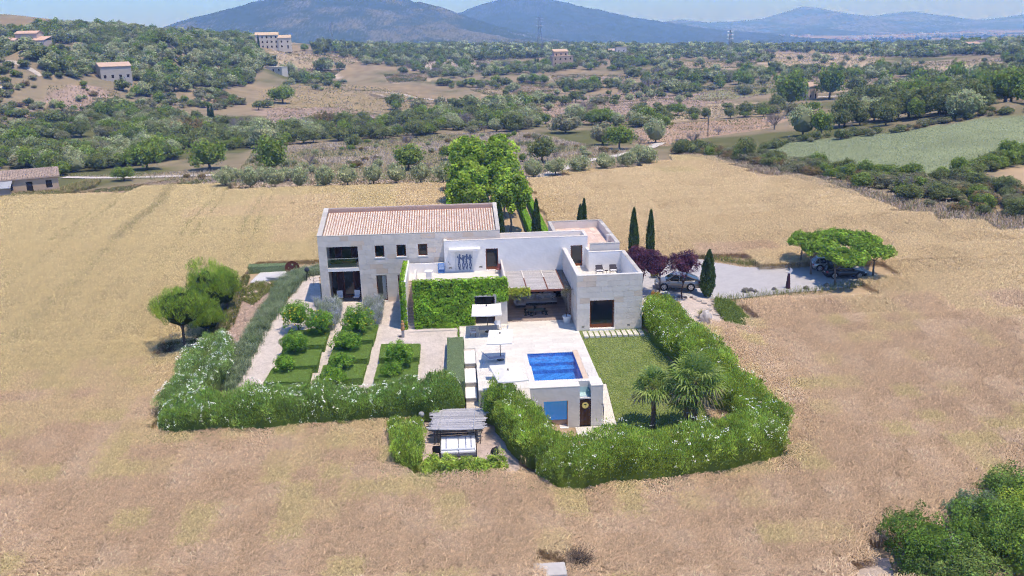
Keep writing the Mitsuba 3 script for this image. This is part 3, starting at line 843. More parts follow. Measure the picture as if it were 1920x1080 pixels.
def drape(poly, dz=0.05, step=0.8):
    """A sheet over the polygon that follows the ground."""
    poly = poly.segmentize(step)
    x0, y0, x1, y1 = poly.bounds
    xs, ys = np.meshgrid(np.arange(x0, x1, step), np.arange(y0, y1, step))
    q = np.stack([xs.ravel(), ys.ravel()], -1)
    q = q[inside(poly.buffer(-step * 0.3), q[:, 0], q[:, 1])]
    ring = np.vstack([np.array(poly.exterior.coords)[:-1]] + [np.array(h.coords)[:-1] for h in poly.interiors])
    q = np.vstack([q, ring])
    t = Delaunay(q).simplices
    c = q[t].mean(1)
    t = t[inside(poly, c[:, 0], c[:, 1])]
    a = np.cross(q[t[:, 1]] - q[t[:, 0]], q[t[:, 2]] - q[t[:, 0]])
    t = np.where((a > 0)[:, None], t, t[:, ::-1])[np.abs(a) > 1e-6]
    return np.column_stack([q, g(q[:, 0], q[:, 1]) + dz]), t


def scatter(poly, n, r, edge=0.0):
    x0, y0, x1, y1 = poly.bounds
    out = np.zeros((0, 2))
    while len(out) < n:
        q = np.stack([r.uniform(x0, x1, 2 * n + 50), r.uniform(y0, y1, 2 * n + 50)], -1)
        out = np.vstack([out, q[inside(poly, q[:, 0], q[:, 1])]])
    return out[:n]


def ground_pts(q, dz=0.0):
    return np.column_stack([q, g(q[:, 0], q[:, 1]) + dz])


# ------------------------------------------------------------------ terrace, deck and pool
POOL = sg.box(5.75, 63.0, 9.75, 69.0)
PAVED = sg.Polygon([(1.3, 61.6), (5.31, 61.6), (5.31, 62.995), (11.06, 62.995), (11.06, 74.18), (10.88, 74.18), (10.88, 77.5), (4.62, 77.5), (4.62, 77.1), (0.0, 77.1), (0.0, 73.55), (0.36, 73.55), (0.36, 70.9), (1.3, 70.9)])
TERR = structure('terrace', MB((0.5, 0.48, 0.45)).prism(PAVED.difference(POOL.buffer(0.02, join_style=2)), -4.0, -0.052), 'paving', label='pale limestone terrace in front of the villa around the pool')
r = np.random.default_rng(4)
border = sg.box(5.35, 62.6, 10.2, 69.4)
y, row = 61.62, 0
while y < 77.5:
    x = -0.8 + r.random()
    while x < 11.1:
        l = r.uniform(1.35, 1.9)
        q = sg.box(x, y, x + l - 0.008, y + 0.60 - 0.008).intersection(PAVED).difference(border)
        x += l
        for p in getattr(q, 'geoms', [q]):
            if not p.is_empty and p.area > 0.04:
                part(TERR, 'slab', MB(np.array((0.68, 0.655, 0.605)) * r.uniform(0.93, 1.05)).prism(p, -0.05, 0.0 + r.uniform(0, 0.003)), 'paving')
    y += 0.60
DECK = structure('deck', MB((0.30, 0.24, 0.22)).box(4.62, 10.88, 77.52, 84.74, -0.3, -0.045), 'timber', label='grey brown timber deck under the covered patio')
for i in range(27):
    y = 77.53 + i * 0.267
    part(DECK, 'plank', MB(np.array((0.42, 0.335, 0.30)) * r.uniform(0.8, 1.15)).box(4.64, 10.87, y, y + 0.255, -0.044, 0.001 + r.uniform(0, 0.004)), 'timber')

PK = thing('swimming_pool', 'blue mosaic swimming pool sunk into the terrace, with a viewing window in front', 'swimming pool')
PWALL = (0.62, 0.61, 0.60)
fw = MB(PWALL)
WIN, DOOR = (6.41, 8.33, -3.46, -1.22), (9.28, 10.16, -3.46, -1.14)
F = ((0, 61.55, 0), (1, 0, 0), (0, 0, 1), (0, 1, 0))
fw.prism(rect_minus(5.31, 9.27, -4.2, -0.06, [WIN]), 0, 0.45, None, F)
fw.box(10.17, 11.13, 61.55, 62.89, -4.2, -0.06)
fw.box(9.271, 10.169, 61.55, 61.8, -1.14, -1.04).box(9.271, 10.169, 62.5, 62.89, -1.6, -0.06).box(5.31, 5.6, 62.0, 62.89, -4.2, -0.06)
fw.box(9.0, 9.27, 62.0, 62.89, -4.2, -0.06)
part(PK, 'wall', fw, 'plaster')
part(PK, 'coping', MB((0.70, 0.67, 0.62)).box(5.29, 9.28, 61.53, 62.99, -0.058, 0.005).box(10.16, 11.15, 61.53, 62.99, -0.057, 0.006).box(9.281, 10.159, 62.5, 62.98, -0.056, 0.004), 'paving')
part(PK, 'coping', MB((0.62, 0.50, 0.40)).box(9.76, 10.19, 62.995, 69.38, -0.05, 0.004).box(9.76, 10.19, 62.995, 69.38, -0.4, -0.051), 'paving')
part(PK, 'coping', MB((0.69, 0.66, 0.61)).box(5.36, 5.745, 63.0, 69.38, -0.05, 0.003).box(5.746, 9.755, 69.005, 69.38, -0.05, 0.002).box(5.36, 5.84, 63.0, 66.2, -0.049, 0.0045), 'paving')
bs = MB()
bs.box(5.6, 5.75, 62.0, 69.2, -4.3, -0.07).box(9.75, 9.9, 62.89, 69.2, -4.3, -0.07).box(5.75, 9.75, 69.0, 69.2, -3.4, -0.07)
bs.box(5.75, 9.75, 64.0, 69.0, -4.3, -0.95)
bs.box(5.75, 9.75, 66.6, 69.0, -0.95, -0.62).box(5.75, 9.75, 67.5, 69.0, -0.62, -0.34).box(5.75, 5.83, 64.0, 66.2, -0.95, -0.06)
part(PK, 'basin', bs, 'mosaic')
part(PK, 'basin_bay_painted_lit', MB((0.02, 0.46, 0.97)).box(5.76, 9.74, 63.96, 63.998, -4.1, -0.95).box(5.76, 9.74, 62.0, 63.95, -4.3, -4.1).box(5.751, 5.76, 62.0, 63.95, -4.1, -0.4).box(9.74, 9.749, 62.9, 63.95, -4.1, -0.4), 'painted')  # shaft shaped to let sun in; basin tile painted brighter as if lit
nx_, ny_ = 60, 90
wxg, wyg = np.meshgrid(np.linspace(5.74, 9.76, nx_), np.linspace(62.95, 69.02, ny_))
wz = -0.10 + 0.02 * (meshkit.fbm(np.stack([wxg * 2.6, wyg * 2.6, 0 * wxg], -1), 3, 3) - 0.5)
i = (np.arange(ny_ - 1)[:, None] * nx_ + np.arange(nx_ - 1)).ravel()
part(PK, 'water', (np.stack([wxg, wyg, wz], -1).reshape(-1, 3), np.vstack([np.stack([i, i + 1, i + nx_ + 1], 1), np.stack([i, i + nx_ + 1, i + nx_], 1)])), 'water', smooth=True)
vk = part(PK, 'viewing_window', MB((0.45, 0.33, 0.26)).box(WIN[0], WIN[1], 61.94, 62.06, WIN[2], -3.05).box(WIN[1] - 0.03, WIN[1] + 0.01, 61.56, 62.0, WIN[2], WIN[3]), 'paving')
part(vk, 'pane', B(WIN[0], WIN[1], 61.97, 61.99, -3.05, WIN[3]), 'water')
part(vk, 'sill', B(WIN[0] - 0.02, WIN[1] + 0.04, 61.35, 61.93, -3.7, -3.47, WHITE), 'paving')
dk = part(PK, 'door', B(DOOR[0], DOOR[1], 61.62, 61.66, -3.46, -1.15, (0.07, 0.042, 0.03)), 'wood', label='dark brown plank door under the pool spillway')
for j in range(6):
    part(dk, 'plank', B(DOOR[0] + 0.01 + j * 0.145, DOOR[0] + 0.145 + j * 0.145, 61.598, 61.619, -3.44, -1.16, np.array((0.075, 0.045, 0.032)) * r.uniform(0.75, 1.3)), 'wood')
part(PK, 'spillway', MB((0.42, 0.58, 0.60)).box(9.271, 10.169, 61.8, 62.5, -1.10, -0.98).box(9.272, 10.168, 62.49, 62.498, -0.98, -0.5), 'painted')
part(PK, 'spillway_glass', B(9.98, 10.165, 61.75, 62.45, -0.98, -0.55, (0.12, 0.25, 0.28)), 'painted')
# round yellow door sign with a small dark palm-like mark
sg_ = MB((0.72, 0.62, 0.22)).prism(sg.Point(9.71, -1.70).buffer(0.27, 24), 0, 0.03, None, ((0, 61.56, 0), (1, 0, 0), (0, 0, 1), (0, 1, 0)))
sk = solo('door_sign', 'round pale yellow sign with a small dark emblem on the brown pool door', 'sign', sg_, 'painted')
mk = MB((0.05, 0.07, 0.03))
for a in np.linspace(0.3, 2.84, 6):
    mk.prism(sg.LineString([(9.71, -1.66), (9.71 + 0.11 * math.cos(a), -1.66 + 0.09 * math.sin(a))]).buffer(0.018), 0, 0.006, None, ((0, 61.553, 0), (1, 0, 0), (0, 0, 1), (0, 1, 0)))
mk.prism(sg.box(9.70, -1.80, 9.72, -1.66), 0, 0.0055, None, ((0, 61.553, 0), (1, 0, 0), (0, 0, 1), (0, 1, 0)))
part(sk, 'emblem', mk, 'painted')
part(sk, 'rim', MB((0.35, 0.30, 0.12)).prism(sg.Point(9.71, -1.70).buffer(0.275, 24).difference(sg.Point(9.71, -1.70).buffer(0.245, 24)), 0, 0.005, None, ((0, 61.554, 0), (1, 0, 0), (0, 0, 1), (0, 1, 0))), 'painted')
solo('outdoor_shower', 'slim grey shower post standing in front of the pool wall', 'shower', MB((0.35, 0.35, 0.36)).tube([(10.95, 60.3, -3.6), (10.95, 60.3, -1.4), (10.95, 60.45, -1.25), (10.95, 60.75, -1.25)], 0.045, 8).box(10.87, 11.03, 60.7, 60.86, -1.29, -1.25), 'metal', True)
part('outdoor_shower', 'shower_head', B(10.86, 11.04, 60.68, 60.86, -1.33, -1.292, (0.6, 0.6, 0.6)), 'metal')

# ------------------------------------------------------------------ paths and beds on the ground
LOW = sg.Polygon([(8.9, 59.2), (12.27, 59.2), (12.27, 66.5), (11.10, 66.5), (11.10, 61.5), (8.9, 61.5)])
structure('pool_path', drape(LOW, 0.05, 0.7), 'paving', color=np.tile((0.66, 0.63, 0.58), (len(drape(LOW, 0.05, 0.7)[0]), 1)), label='pale paving beside and in front of the pool wall')


def sheet(name, poly, col, bsdf, label, dz=0.05, step=0.8):
    m = drape(poly, dz, step)
    return structure(name, m, bsdf, color=np.tile(np.asarray(col, float), (len(m[0]), 1)), label=label)


GRAVEL = sg.Polygon(GP((575, 519), (598, 519), (603, 569)) + [(-14.1, 85.75), (-5.3, 85.75), (-5.3, 77.2), (0.1, 77.2), (0.1, 73.5), (-1.2, 73.5), (-1.1, 62.0)] + GP((700, 775), (600, 770), (440, 760), (428, 738))).buffer(0)
sheet('gravel_garden', GRAVEL, (0.53, 0.48, 0.445), 'gravel', 'pinkish beige gravel paths of the parterre garden')
GAZ = sg.Polygon(GP((795, 790), (930, 760), (960, 800), (975, 880), (950, 900), (790, 905), (785, 850)))
sheet('gravel_court', GAZ, (0.45, 0.37, 0.33), 'gravel', 'beige gravel court under the reed roofed daybed shelter', 0.06)
structure('stone_ramp', MB((0.62, 0.58, 0.52)).prism(sg.Polygon([(61.59, -0.002), (61.59, -4), (57.0, -4), (57.0, -2.0)]), 0, 1.9, None, ((3.4, 0, 0), (0, 1, 0), (0, 0, 1), (1, 0, 0))), 'paving', label='paved slope below the terrace left of the pool wall')
RAMP = sg.Polygon([(1.2, 61.6), (5.31, 61.6), (5.31, 57.5), (1.2, 58.0)])
STEPS = sg.Polygon([(0.33, 73.5), (1.35, 73.5), (1.30, 60.0), (0.30, 60.0)])
sheet('step_path', sg.Polygon([(0.25, 61.6), (1.3, 61.6), (1.3, 57.0), (0.25, 57.0)]), (0.60, 0.54, 0.46), 'paving', 'beige path going down from the terrace steps', 0.05)
structure('step_slope', MB((0.58, 0.53, 0.47)).prism(sg.Polygon([(70.9, -0.06), (70.9, -3), (57.5, -3), (57.5, -2.02)]), 0, 1.0, None, ((0.30, 0, 0), (0, 1, 0), (0, 0, 1), (1, 0, 0))), 'paving', label='beige slope under the white steps')
for k, (y0_, y1_, z, lab) in enumerate(((657, 681, -0.02, 'white slab step beside the clipped grey green hedge, farthest from the camera'), (690, 717, -0.42, 'white slab step in the middle of the row beside the clipped hedge'), (725, 746, -0.88, 'white slab step nearest to the daybed shelter'))):
    p, q = at(871 + k, y1_, z), at(889 + k * 1.5, y0_, z)
    solo('white_step', lab, 'step', B(p[0], q[0] + 0.05, p[1], q[1], z - 0.10, z, (0.82, 0.81, 0.80), bev=0.02), 'plaster', group='white slab steps beside the clipped hedge')
    SB_ = (p[0] + 0.03, q[0] + 0.02, p[1] + 0.05, q[1] - 0.02, z - 1.2, z - 0.101)
    part('step_slope', 'footing', B(*SB_, (0.50, 0.45, 0.40)), 'paving')
DRIVE = sg.Polygon(GP((1160, 480), (1310, 487), (1340, 498), (1400, 501), (1475, 497), (1590, 490), (1652, 522), (1560, 535), (1545, 541), (1480, 547), (1400, 557), (1325, 562), (1210, 560), (1205, 500)) + [(17.2, 80), (17.2, 95)]).buffer(0)
DRIVE = sg.Polygon([(17.0, 79.8), (17.0, 97.0)] + GP((1240, 480), (1310, 486), (1340, 493), (1390, 501), (1420, 502), (1470, 498), (1600, 492), (1662, 527), (1562, 543), (1545, 545), (1480, 549), (1395, 559), (1325, 561), (1215, 562))).buffer(0)
sheet('driveway', DRIVE, (0.43, 0.425, 0.43), 'paving', 'grey gravel driveway and parking area right of the villa')
COURT = sg.Polygon([(17.0, 79.8), (17.0, 77.0)] + GP((1250, 600), (1310, 622), (1378, 614), (1330, 560), (1215, 558))).buffer(0)
sheet('entry_court', COURT, (0.50, 0.43, 0.38), 'gravel', 'raked beige gravel court with a boulder, right of the villa', 0.055)
LAWN = sg.Polygon([(11.08, 74.15), (16.95, 74.15), (18.2, 70.0), (20.0, 62.0), (20.0, 58.0), (12.3, 58.0), (12.29, 66.55), (11.08, 66.55)])
sheet('lawn', LAWN, (0.17, 0.215, 0.07), 'lawn_soil', 'mown green lawn between the terrace and the oleander hedge', 0.05, 0.5)
BANK = sg.Polygon(GP((462, 534), (548, 528), (520, 585), (440, 690), (404, 690), (400, 640), (432, 580))).buffer(0)
sheet('stony_bank', BANK, (0.36, 0.27, 0.22), 'gravel', 'reddish stony bank left of the gravel garden')
PAD = sg.Polygon(GP((468, 532), (490, 511), (560, 509), (560, 528)))
sheet('concrete_pad', PAD, (0.56, 0.555, 0.56), 'paving', 'pale concrete platform left of the villa', 0.12)
sheet('terrace_path', sg.Polygon(GP((575, 500), (600, 498), (600, 520), (577, 521))), (0.52, 0.46, 0.41), 'gravel', 'gravel path beside the left wall of the villa', 0.054)
for i, x in enumerate(np.arange(11.35, 17.0, 0.515)):
    solo('stepping_stone', ORD[i] + ' stepping stone from the terrace in the row below the big glass door', 'stepping stone', MB(np.array((0.66, 0.63, 0.56)) * r.uniform(0.93, 1.04)).box(x, x + 0.38, 72.55, 73.98, -0.15, 0.02), 'paving', group='stepping stones between the villa and the lawn')
for j in range(6):
    x = -4.9 + j * 0.82
    solo('edging_stone', ORD[j] + ' flat edging stone from the left in the row below the ivy wall', 'stone', B(x, x + 0.78, 76.3, 76.62, g(x, 76.4) + 0.0, g(x, 76.4) + 0.12, np.array((0.60, 0.55, 0.52)) * r.uniform(0.92, 1.08)), 'paving', group='edging stones below the ivy wall')
r = np.random.default_rng(77)
q = scatter(BANK, 1500, r)
rk = MB()
for (x, y) in q:
    s = 0.05 * r.pareto(2.2) + 0.05
    v, f = blob(np.array([s, s * r.uniform(0.6, 1), s * 0.6]).clip(0, 0.3), 0, 0.4, int(r.integers(1000)))
    rk.add(v + [x, y, g(x, y) + 0.06], f, np.array((0.42, 0.33, 0.28)) * r.uniform(0.7, 1.4))
solo('loose_stones', 'loose reddish grey stones strewn over the bank', 'stones', rk, 'rubble', kind='stuff')

# ------------------------------------------------------------------ clipped hedges, ivy, border planting
GREENS = [(0.085, 0.17, 0.028), (0.115, 0.21, 0.035), (0.15, 0.25, 0.05)]
BOXG = [(0.135, 0.215, 0.05), (0.165, 0.25, 0.06)]


def clipped(corners, z1, z0, dens, leaf, cols, seed, lump=0.03):
    """A clipped hedge block: dense noisy box and a skin of small leaves; corners = top quad in plan, in order."""
    r = np.random.default_rng(seed)
    P4 = np.array(corners, float)
    n = 14
    uu, vv = np.meshgrid(np.linspace(0, 1, n), np.linspace(0, 1, n))
    def at4(u, v):
        return (P4[0] * ((1 - u) * (1 - v))[:, None] + P4[1] * (u * (1 - v))[:, None] + P4[2] * (u * v)[:, None] + P4[3] * ((1 - u) * v)[:, None])
    mb = MB()
    top = at4(uu.ravel(), vv.ravel())
    zt = z1 + lump * 2 * (meshkit.noise(np.column_stack([top * 1.5, 0 * top[:, 0]]), seed) - 0.5)
    i = (np.arange(n - 1)[:, None] * n + np.arange(n - 1)).ravel()
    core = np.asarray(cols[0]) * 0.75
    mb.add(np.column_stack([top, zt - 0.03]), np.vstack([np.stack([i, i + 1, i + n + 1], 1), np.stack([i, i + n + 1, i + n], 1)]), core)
    cen = P4.mean(0)
    for k in range(4):
        a, b = P4[k] * 0.985 + cen * 0.015, P4[(k + 1) % 4] * 0.985 + cen * 0.015
        mb.add(np.array([[*a, z0], [*b, z0], [*b, z1 - 0.03], [*a, z1 - 0.03]]), np.array([[0, 1, 2, 3]]), core)
    A = abs(sg.Polygon(P4).area)
    k = int(A * dens)
    u, v = r.random(k), r.random(k)
    p = at4(u, v)
    p = np.column_stack([p, np.interp(0, [0, 1], [z1, z1]) + lump * 2 * (meshkit.noise(np.column_stack([p * 1.5, 0 * p[:, 0]]), seed) - 0.5)])
    mb.add(*leaves(p, np.tile([0, 0, 1.0], (k, 1)), leaf, 0.6, np.array(cols)[r.integers(len(cols), size=k)], r, 0.32, 0.2))
    for j in range(4):
        a, b = P4[j], P4[(j + 1) % 4]
        l = np.linalg.norm(b - a)
        k = int(l * (z1 - z0) * dens)
        t, h = r.random(k), r.random(k)
        p = np.column_stack([a + (b - a) * t[:, None], z0 + (z1 - z0) * h])
        nn = np.array([(b - a)[1], -(b - a)[0], 0]) / l
        if np.dot(nn[:2], a - cen) < 0:
            nn = -nn
        p += nn * lump * (meshkit.noise(p * 1.5, seed)[:, None] - 0.5) * 2
        mb.add(*leaves(p, np.tile(nn, (k, 1)) + [0, 0, 0.05], leaf, 0.6, np.array(cols)[r.integers(len(cols), size=k)], r, 0.3, 0.2))
    return mb


BEDS = [([(540, 620), (621, 613), (609, 646), (528, 650)], 'square box hedge block under the two big lemon trees at the back left'),
        ([(528, 656), (605, 651), (596, 685), (517, 689)], 'square box hedge block second from the back in the left row'),
        ([(508, 692), (588.5, 686.5), (580, 715.4), (492, 718)], 'square box hedge block in the left row behind the front hedge'),
        ([(486, 722), (574, 719), (566, 742), (474, 746)], 'box hedge block mostly hidden behind the front oleander hedge at the left'),
        ([(642, 610), (711, 608), (700.4, 637), (629, 640)], 'square box hedge block under the lemon tree at the back of the middle row'),
        ([(625, 648), (699, 645), (690.8, 672), (613.7, 677)], 'square box hedge block second from the back in the middle row'),
        ([(605, 684), (689, 681.7), (680, 709), (595.7, 714)], 'square box hedge block nearest to the camera in the middle row'),
        ([(713.6, 644.4), (790, 643.7), (787, 669.7), (708.8, 672)], 'square box hedge block at the back of the right row'),
        ([(707.6, 681.7), (785.8, 679), (782.7, 707), (699, 711.8)], 'square box hedge block at the front of the right row')]
for i, (q, lab) in enumerate(BEDS):
    zt = 0.0
    for _ in range(4):
        c = np.array([at(*p, zt) for p in q])
        zt = float(np.mean(g(c[:, 0], c[:, 1]))) + 0.55
    zb = float(np.min(g(c[:, 0], c[:, 1]))) - 0.05
    c = c.mean(0) + (c - c.mean(0)) * 0.965
    solo('box_hedge', lab, 'hedge', clipped(c[:, :2], zt, zb, 320, 0.085, BOXG, 60 + i), 'leaf', group='square box hedges of the parterre garden')
GREYG = [(0.17, 0.23, 0.125), (0.20, 0.26, 0.15), (0.14, 0.19, 0.10)]
solo('clipped_hedge', 'long flat-topped grey green hedge along the left edge of the terrace', 'hedge', clipped([(-1.15, 73.3), (0.31, 73.3), (0.22, 63.0), (-1.18, 63.0)], 0.25, -2.9, 420, 0.07, GREYG, 80), 'leaf')
solo('clipped_hedge', 'low grey green hedge behind the concrete platform left of the villa', 'hedge', clipped([tuple(G(*p)[:2]) for p in ((466, 514), (560, 509), (560, 505), (468, 508))], 0.75, -0.2, 300, 0.08, GREYG, 81), 'leaf')


def ivy_on(poly, frame, dens, seed, bump=0.10, cols=((0.13, 0.23, 0.022), (0.18, 0.30, 0.03), (0.23, 0.35, 0.04))):
    r = np.random.default_rng(seed)
    o, a, b, w = (np.asarray(q, float) for q in frame)
    k = int(poly.area * dens)
    q = scatter(poly, k, r)
    lump = meshkit.fbm(np.column_stack([q * 1.3, 0 * q[:, 0]]), 3, seed)
    p = o + q[:, :1] * a + q[:, 1:] * b + w * (0.04 + bump * 2 * lump + r.uniform(-0.05, 0.08, k))[:, None]
    cols = np.array(cols)[r.integers(len(cols), size=k)] * (0.6 + 0.8 * lump)[:, None]
    return leaves(p, np.tile(w * 0.9 + np.array([0, 0, 0.55]), (k, 1)), 0.19, 0.85, cols, r, 0.45, 0.22)


iv = MB()
face = rect_minus(TX0 - 0.05, TX1 + 0.1, -0.25, 4.62, [(hole[0], hole[1] + 0.2, -1, 2.95), (hole[1], 6, -1, 2.25)])
FY = ((0, TY0, 0), (1, 0, 0), (0, 0, 1), (0, -1, 0))
iv.add(*ivy_on(face, FY, 170, 1))
iv.prism(face.buffer(-0.06), 0.0, 0.03, (0.02, 0.035, 0.01), FY)
iv.add(*ivy_on(sg.box(TX0, TY0 - 0.05, TX1, TY0 + 0.3), ((0, 0, 4.47), (1, 0, 0), (0, 1, 0), (0, 0, 1)), 150, 2))
ik = solo('ivy', 'bright green ivy covering the wall of the upper terrace beside the stair', 'ivy', iv, 'leaf')
iv = MB()
iv.add(*ivy_on(sg.box(-5.28, -0.3, -4.88, 4.6), ((0, TY0 - 0.02, 0), (1, 0, 0), (0, 0, 1), (0, -1, 0)), 190, 3))
iv.add(*ivy_on(sg.box(TY0, -0.2, WY0, 4.6), ((-5.25, 0, 0), (0, 1, 0), (0, 0, 1), (-1, 0, 0)), 150, 4))
iv.add(*ivy_on(sg.box(-5.32, TY0, -5.0, WY0 - 0.3), ((0, 0, 4.55), (1, 0, 0), (0, 1, 0), (0, 0, 1)), 150, 5))
solo('ivy', 'narrow green ivy on the outer side wall of the outdoor stair', 'ivy', iv, 'leaf')
iv = MB()
r = np.random.default_rng(6)
q = np.column_stack([r.uniform(4.3, 6.9, 900), r.normal(77.75, 0.25, 900), r.normal(3.06, 0.12, 900)])
q[:, 2] -= np.abs(r.normal(0, 0.25, 900)) * (q[:, 1] < 77.75)
iv.add(*leaves(q, np.tile([0, -0.5, 0.9], (900, 1)), 0.17, 0.8, (0.19, 0.23, 0.03), r, 0.6, 0.25))
iv.tube([(4.4, 77.75, 2.9), (5.5, 77.7, 3.08), (6.8, 77.8, 3.06)], 0.03, 5, (0.1, 0.07, 0.05))
solo('vine', 'yellow green vine creeping along the front beam of the patio roof', 'vine', iv, 'leaf')
iv = MB().add(*ivy_on(sg.box(73.6, -1.6, 76.8, 0.0), ((0.0, 0, 0), (0, 1, 0), (0, 0, 1), (-1, 0, 0)), 90, 7, 0.08))
solo('vine', 'green creeper hanging on the left edge wall of the terrace', 'vine', iv, 'leaf')


def tufts(poly, n, h, w, cols, seed, per=26, spread=0.22, lean=0.35, mound=0.0):
    r = np.random.default_rng(seed)
    c = ground_pts(scatter(poly, n, r), 0.03)
    p = np.repeat(c, per, 0)
    off = r.normal(0, spread, (len(p), 2))
    p[:, :2] += off
    hh = np.repeat(r.uniform(0.7, 1.25, n), per) * h
    col = np.repeat(np.array(cols)[r.integers(len(cols), size=n)] * r.uniform(0.8, 1.25, (n, 1)), per, 0)
    return MB().add(*blades(p, hh, w, lean, col, r))


GRASSY = sg.Polygon(GP((560, 511), (600, 505), (600, 515), (574, 521), (552, 545), (444, 726), (428, 738), (400, 724), (470, 622), (528, 528))).buffer(0)
solo('grass_border', 'long border of soft blue green ornamental grass along the left gravel path', 'ornamental grass', tufts(GRASSY, 900, 0.75, 0.028, [(0.16, 0.23, 0.11), (0.22, 0.29, 0.16), (0.30, 0.36, 0.25)], 31, 46, 0.22), 'straw', kind='stuff')
for i, (pix, lab) in enumerate((([(590, 572), (640, 570), (636, 606), (622, 622), (604, 622), (596, 590)], 'silvery blue lavender bed below the left loggia'), ([(680, 570), (718, 570), (710, 612), (698, 616), (694, 600)], 'silvery blue lavender bed behind the middle lemon tree'))):
    solo('lavender_bed', lab, 'lavender', tufts(sg.Polygon(GP(*pix)), 130, 0.95, 0.03, [(0.22, 0.28, 0.18), (0.32, 0.37, 0.33), (0.34, 0.38, 0.45)], 33 + i, 46, 0.13), 'straw', kind='stuff')
lw = MB()
r = np.random.default_rng(88)
q = ground_pts(scatter(LAWN, 30000, r), 0.04)
tone = meshkit.fbm(q * 0.8, 3, 5)
lc = np.where((tone > 0.52)[:, None], np.array((0.41, 0.47, 0.17)), np.array((0.29, 0.385, 0.105)))
lw.add(*blades(q, 0.10, 0.03, 0.8, lc, r))
solo('lawn_grass', 'short mown lawn grass with paler worn patches', 'grass', lw, 'straw', kind='stuff')

# ------------------------------------------------------------------ furniture and ornaments
def rotz(a):
    c, s = math.cos(a), math.sin(a)
    return np.array([[c, -s, 0], [s, c, 0], [0, 0, 1.0]])


def place(x, y, z=0.0, a=0.0, s=1.0):
    return T().translate([float(x), float(y), float(z)]).rotate([0, 0, 1], math.degrees(a)).scale(s)


def umbrella(label, base, corners, zc, rise=0.35):
    t = thing('parasol', label, 'parasol', 'white square parasols on the terrace')
    b = np.array(base, float)
    c = np.array(corners, float)
    n = 8
    cen = c.mean(0)
    mb = MB((0.80, 0.79, 0.78))
    top = cen + [0, 0, rise]
    for k in range(4):
        p, q = c[k], c[(k + 1) % 4]
        for i in range(n):
            for s0, s1 in ((i / n, (i + 1) / n),):
                a0, a1 = p + (q - p) * s0, p + (q - p) * s1
                sag0, sag1 = -0.05 * math.sin(PI * s0), -0.05 * math.sin(PI * s1)
                rows = []
                for w in (0.06, 0.4, 0.75, 1.0):
                    rows += [top + (a0 + [0, 0, sag0] - top) * w + [0, 0, -0.03 * math.sin(PI * w)], top + (a1 + [0, 0, sag1] - top) * w + [0, 0, -0.03 * math.sin(PI * w)]]
                rows += [rows[6] - [0, 0, 0.10], rows[7] - [0, 0, 0.10]]
                mb.add(np.array(rows), np.array([[j * 2, j * 2 + 2, j * 2 + 3, j * 2 + 1] for j in range(4)]))
    part(t, 'canopy', mb, 'straw')
    part(t, 'pole', MB((0.12, 0.11, 0.11)).tube([b, b + (top - b) * 0.5, top], 0.035, 8), 'metal', True)
    part(t, 'base_plate', MB((0.15, 0.15, 0.15)).lathe([(0, 0.07), (0.08, 0.07), (0.3, 0.05), (0.32, 0.0)], b, 16), 'metal', True)
    part(t, 'finial', MB((0.06, 0.06, 0.06)).ball(top + [0, 0, 0.06], 0.07, 1), 'metal', True)
    for k in range(4):
        part(t, 'rib', MB((0.3, 0.3, 0.3)).tube([top - [0, 0, 0.05], c[k] - [0, 0, 0.03]], 0.014, 5), 'metal')
    return t


umbrella('white square parasol over the grey dining table by the ivy wall', (2.65, 75.0, 0), [(1.28, 76.45, 2.3), (3.98, 76.45, 2.3), (3.86, 73.1, 2.3), (1.12, 73.1, 2.3)], 2.3)
umbrella('white square parasol on a thin dark pole between the dining table and the pool', (3.39, 67.87, 0), [(2.52, 69.1, 2.3), (4.54, 69.1, 2.3), (4.26, 65.75, 2.3), (2.16, 65.75, 2.3)], 2.3, 0.25)
umbrella('white parasol tilted towards the front hedge, nearest to the camera', (4.3, 63.2, 0), [at(917, 685, 2.1), at(968, 680, 2.1), at(991, 712, 1.7), at(934, 716, 1.7)], 2.0, 0.2)

tb = thing('dining_table', 'grey outdoor dining table under the parasol by the ivy wall', 'table')
part(tb, 'tabletop', B(1.75, 3.65, 73.6, 74.7, 0.71, 0.75, (0.25, 0.26, 0.28), bev=0.01), 'painted')
for x in (1.82, 3.58):
    for y in (73.68, 74.62):
        part(tb, 'leg', B(x - 0.03, x + 0.03, y - 0.03, y + 0.03, 0, 0.709, (0.3, 0.31, 0.32)), 'metal')


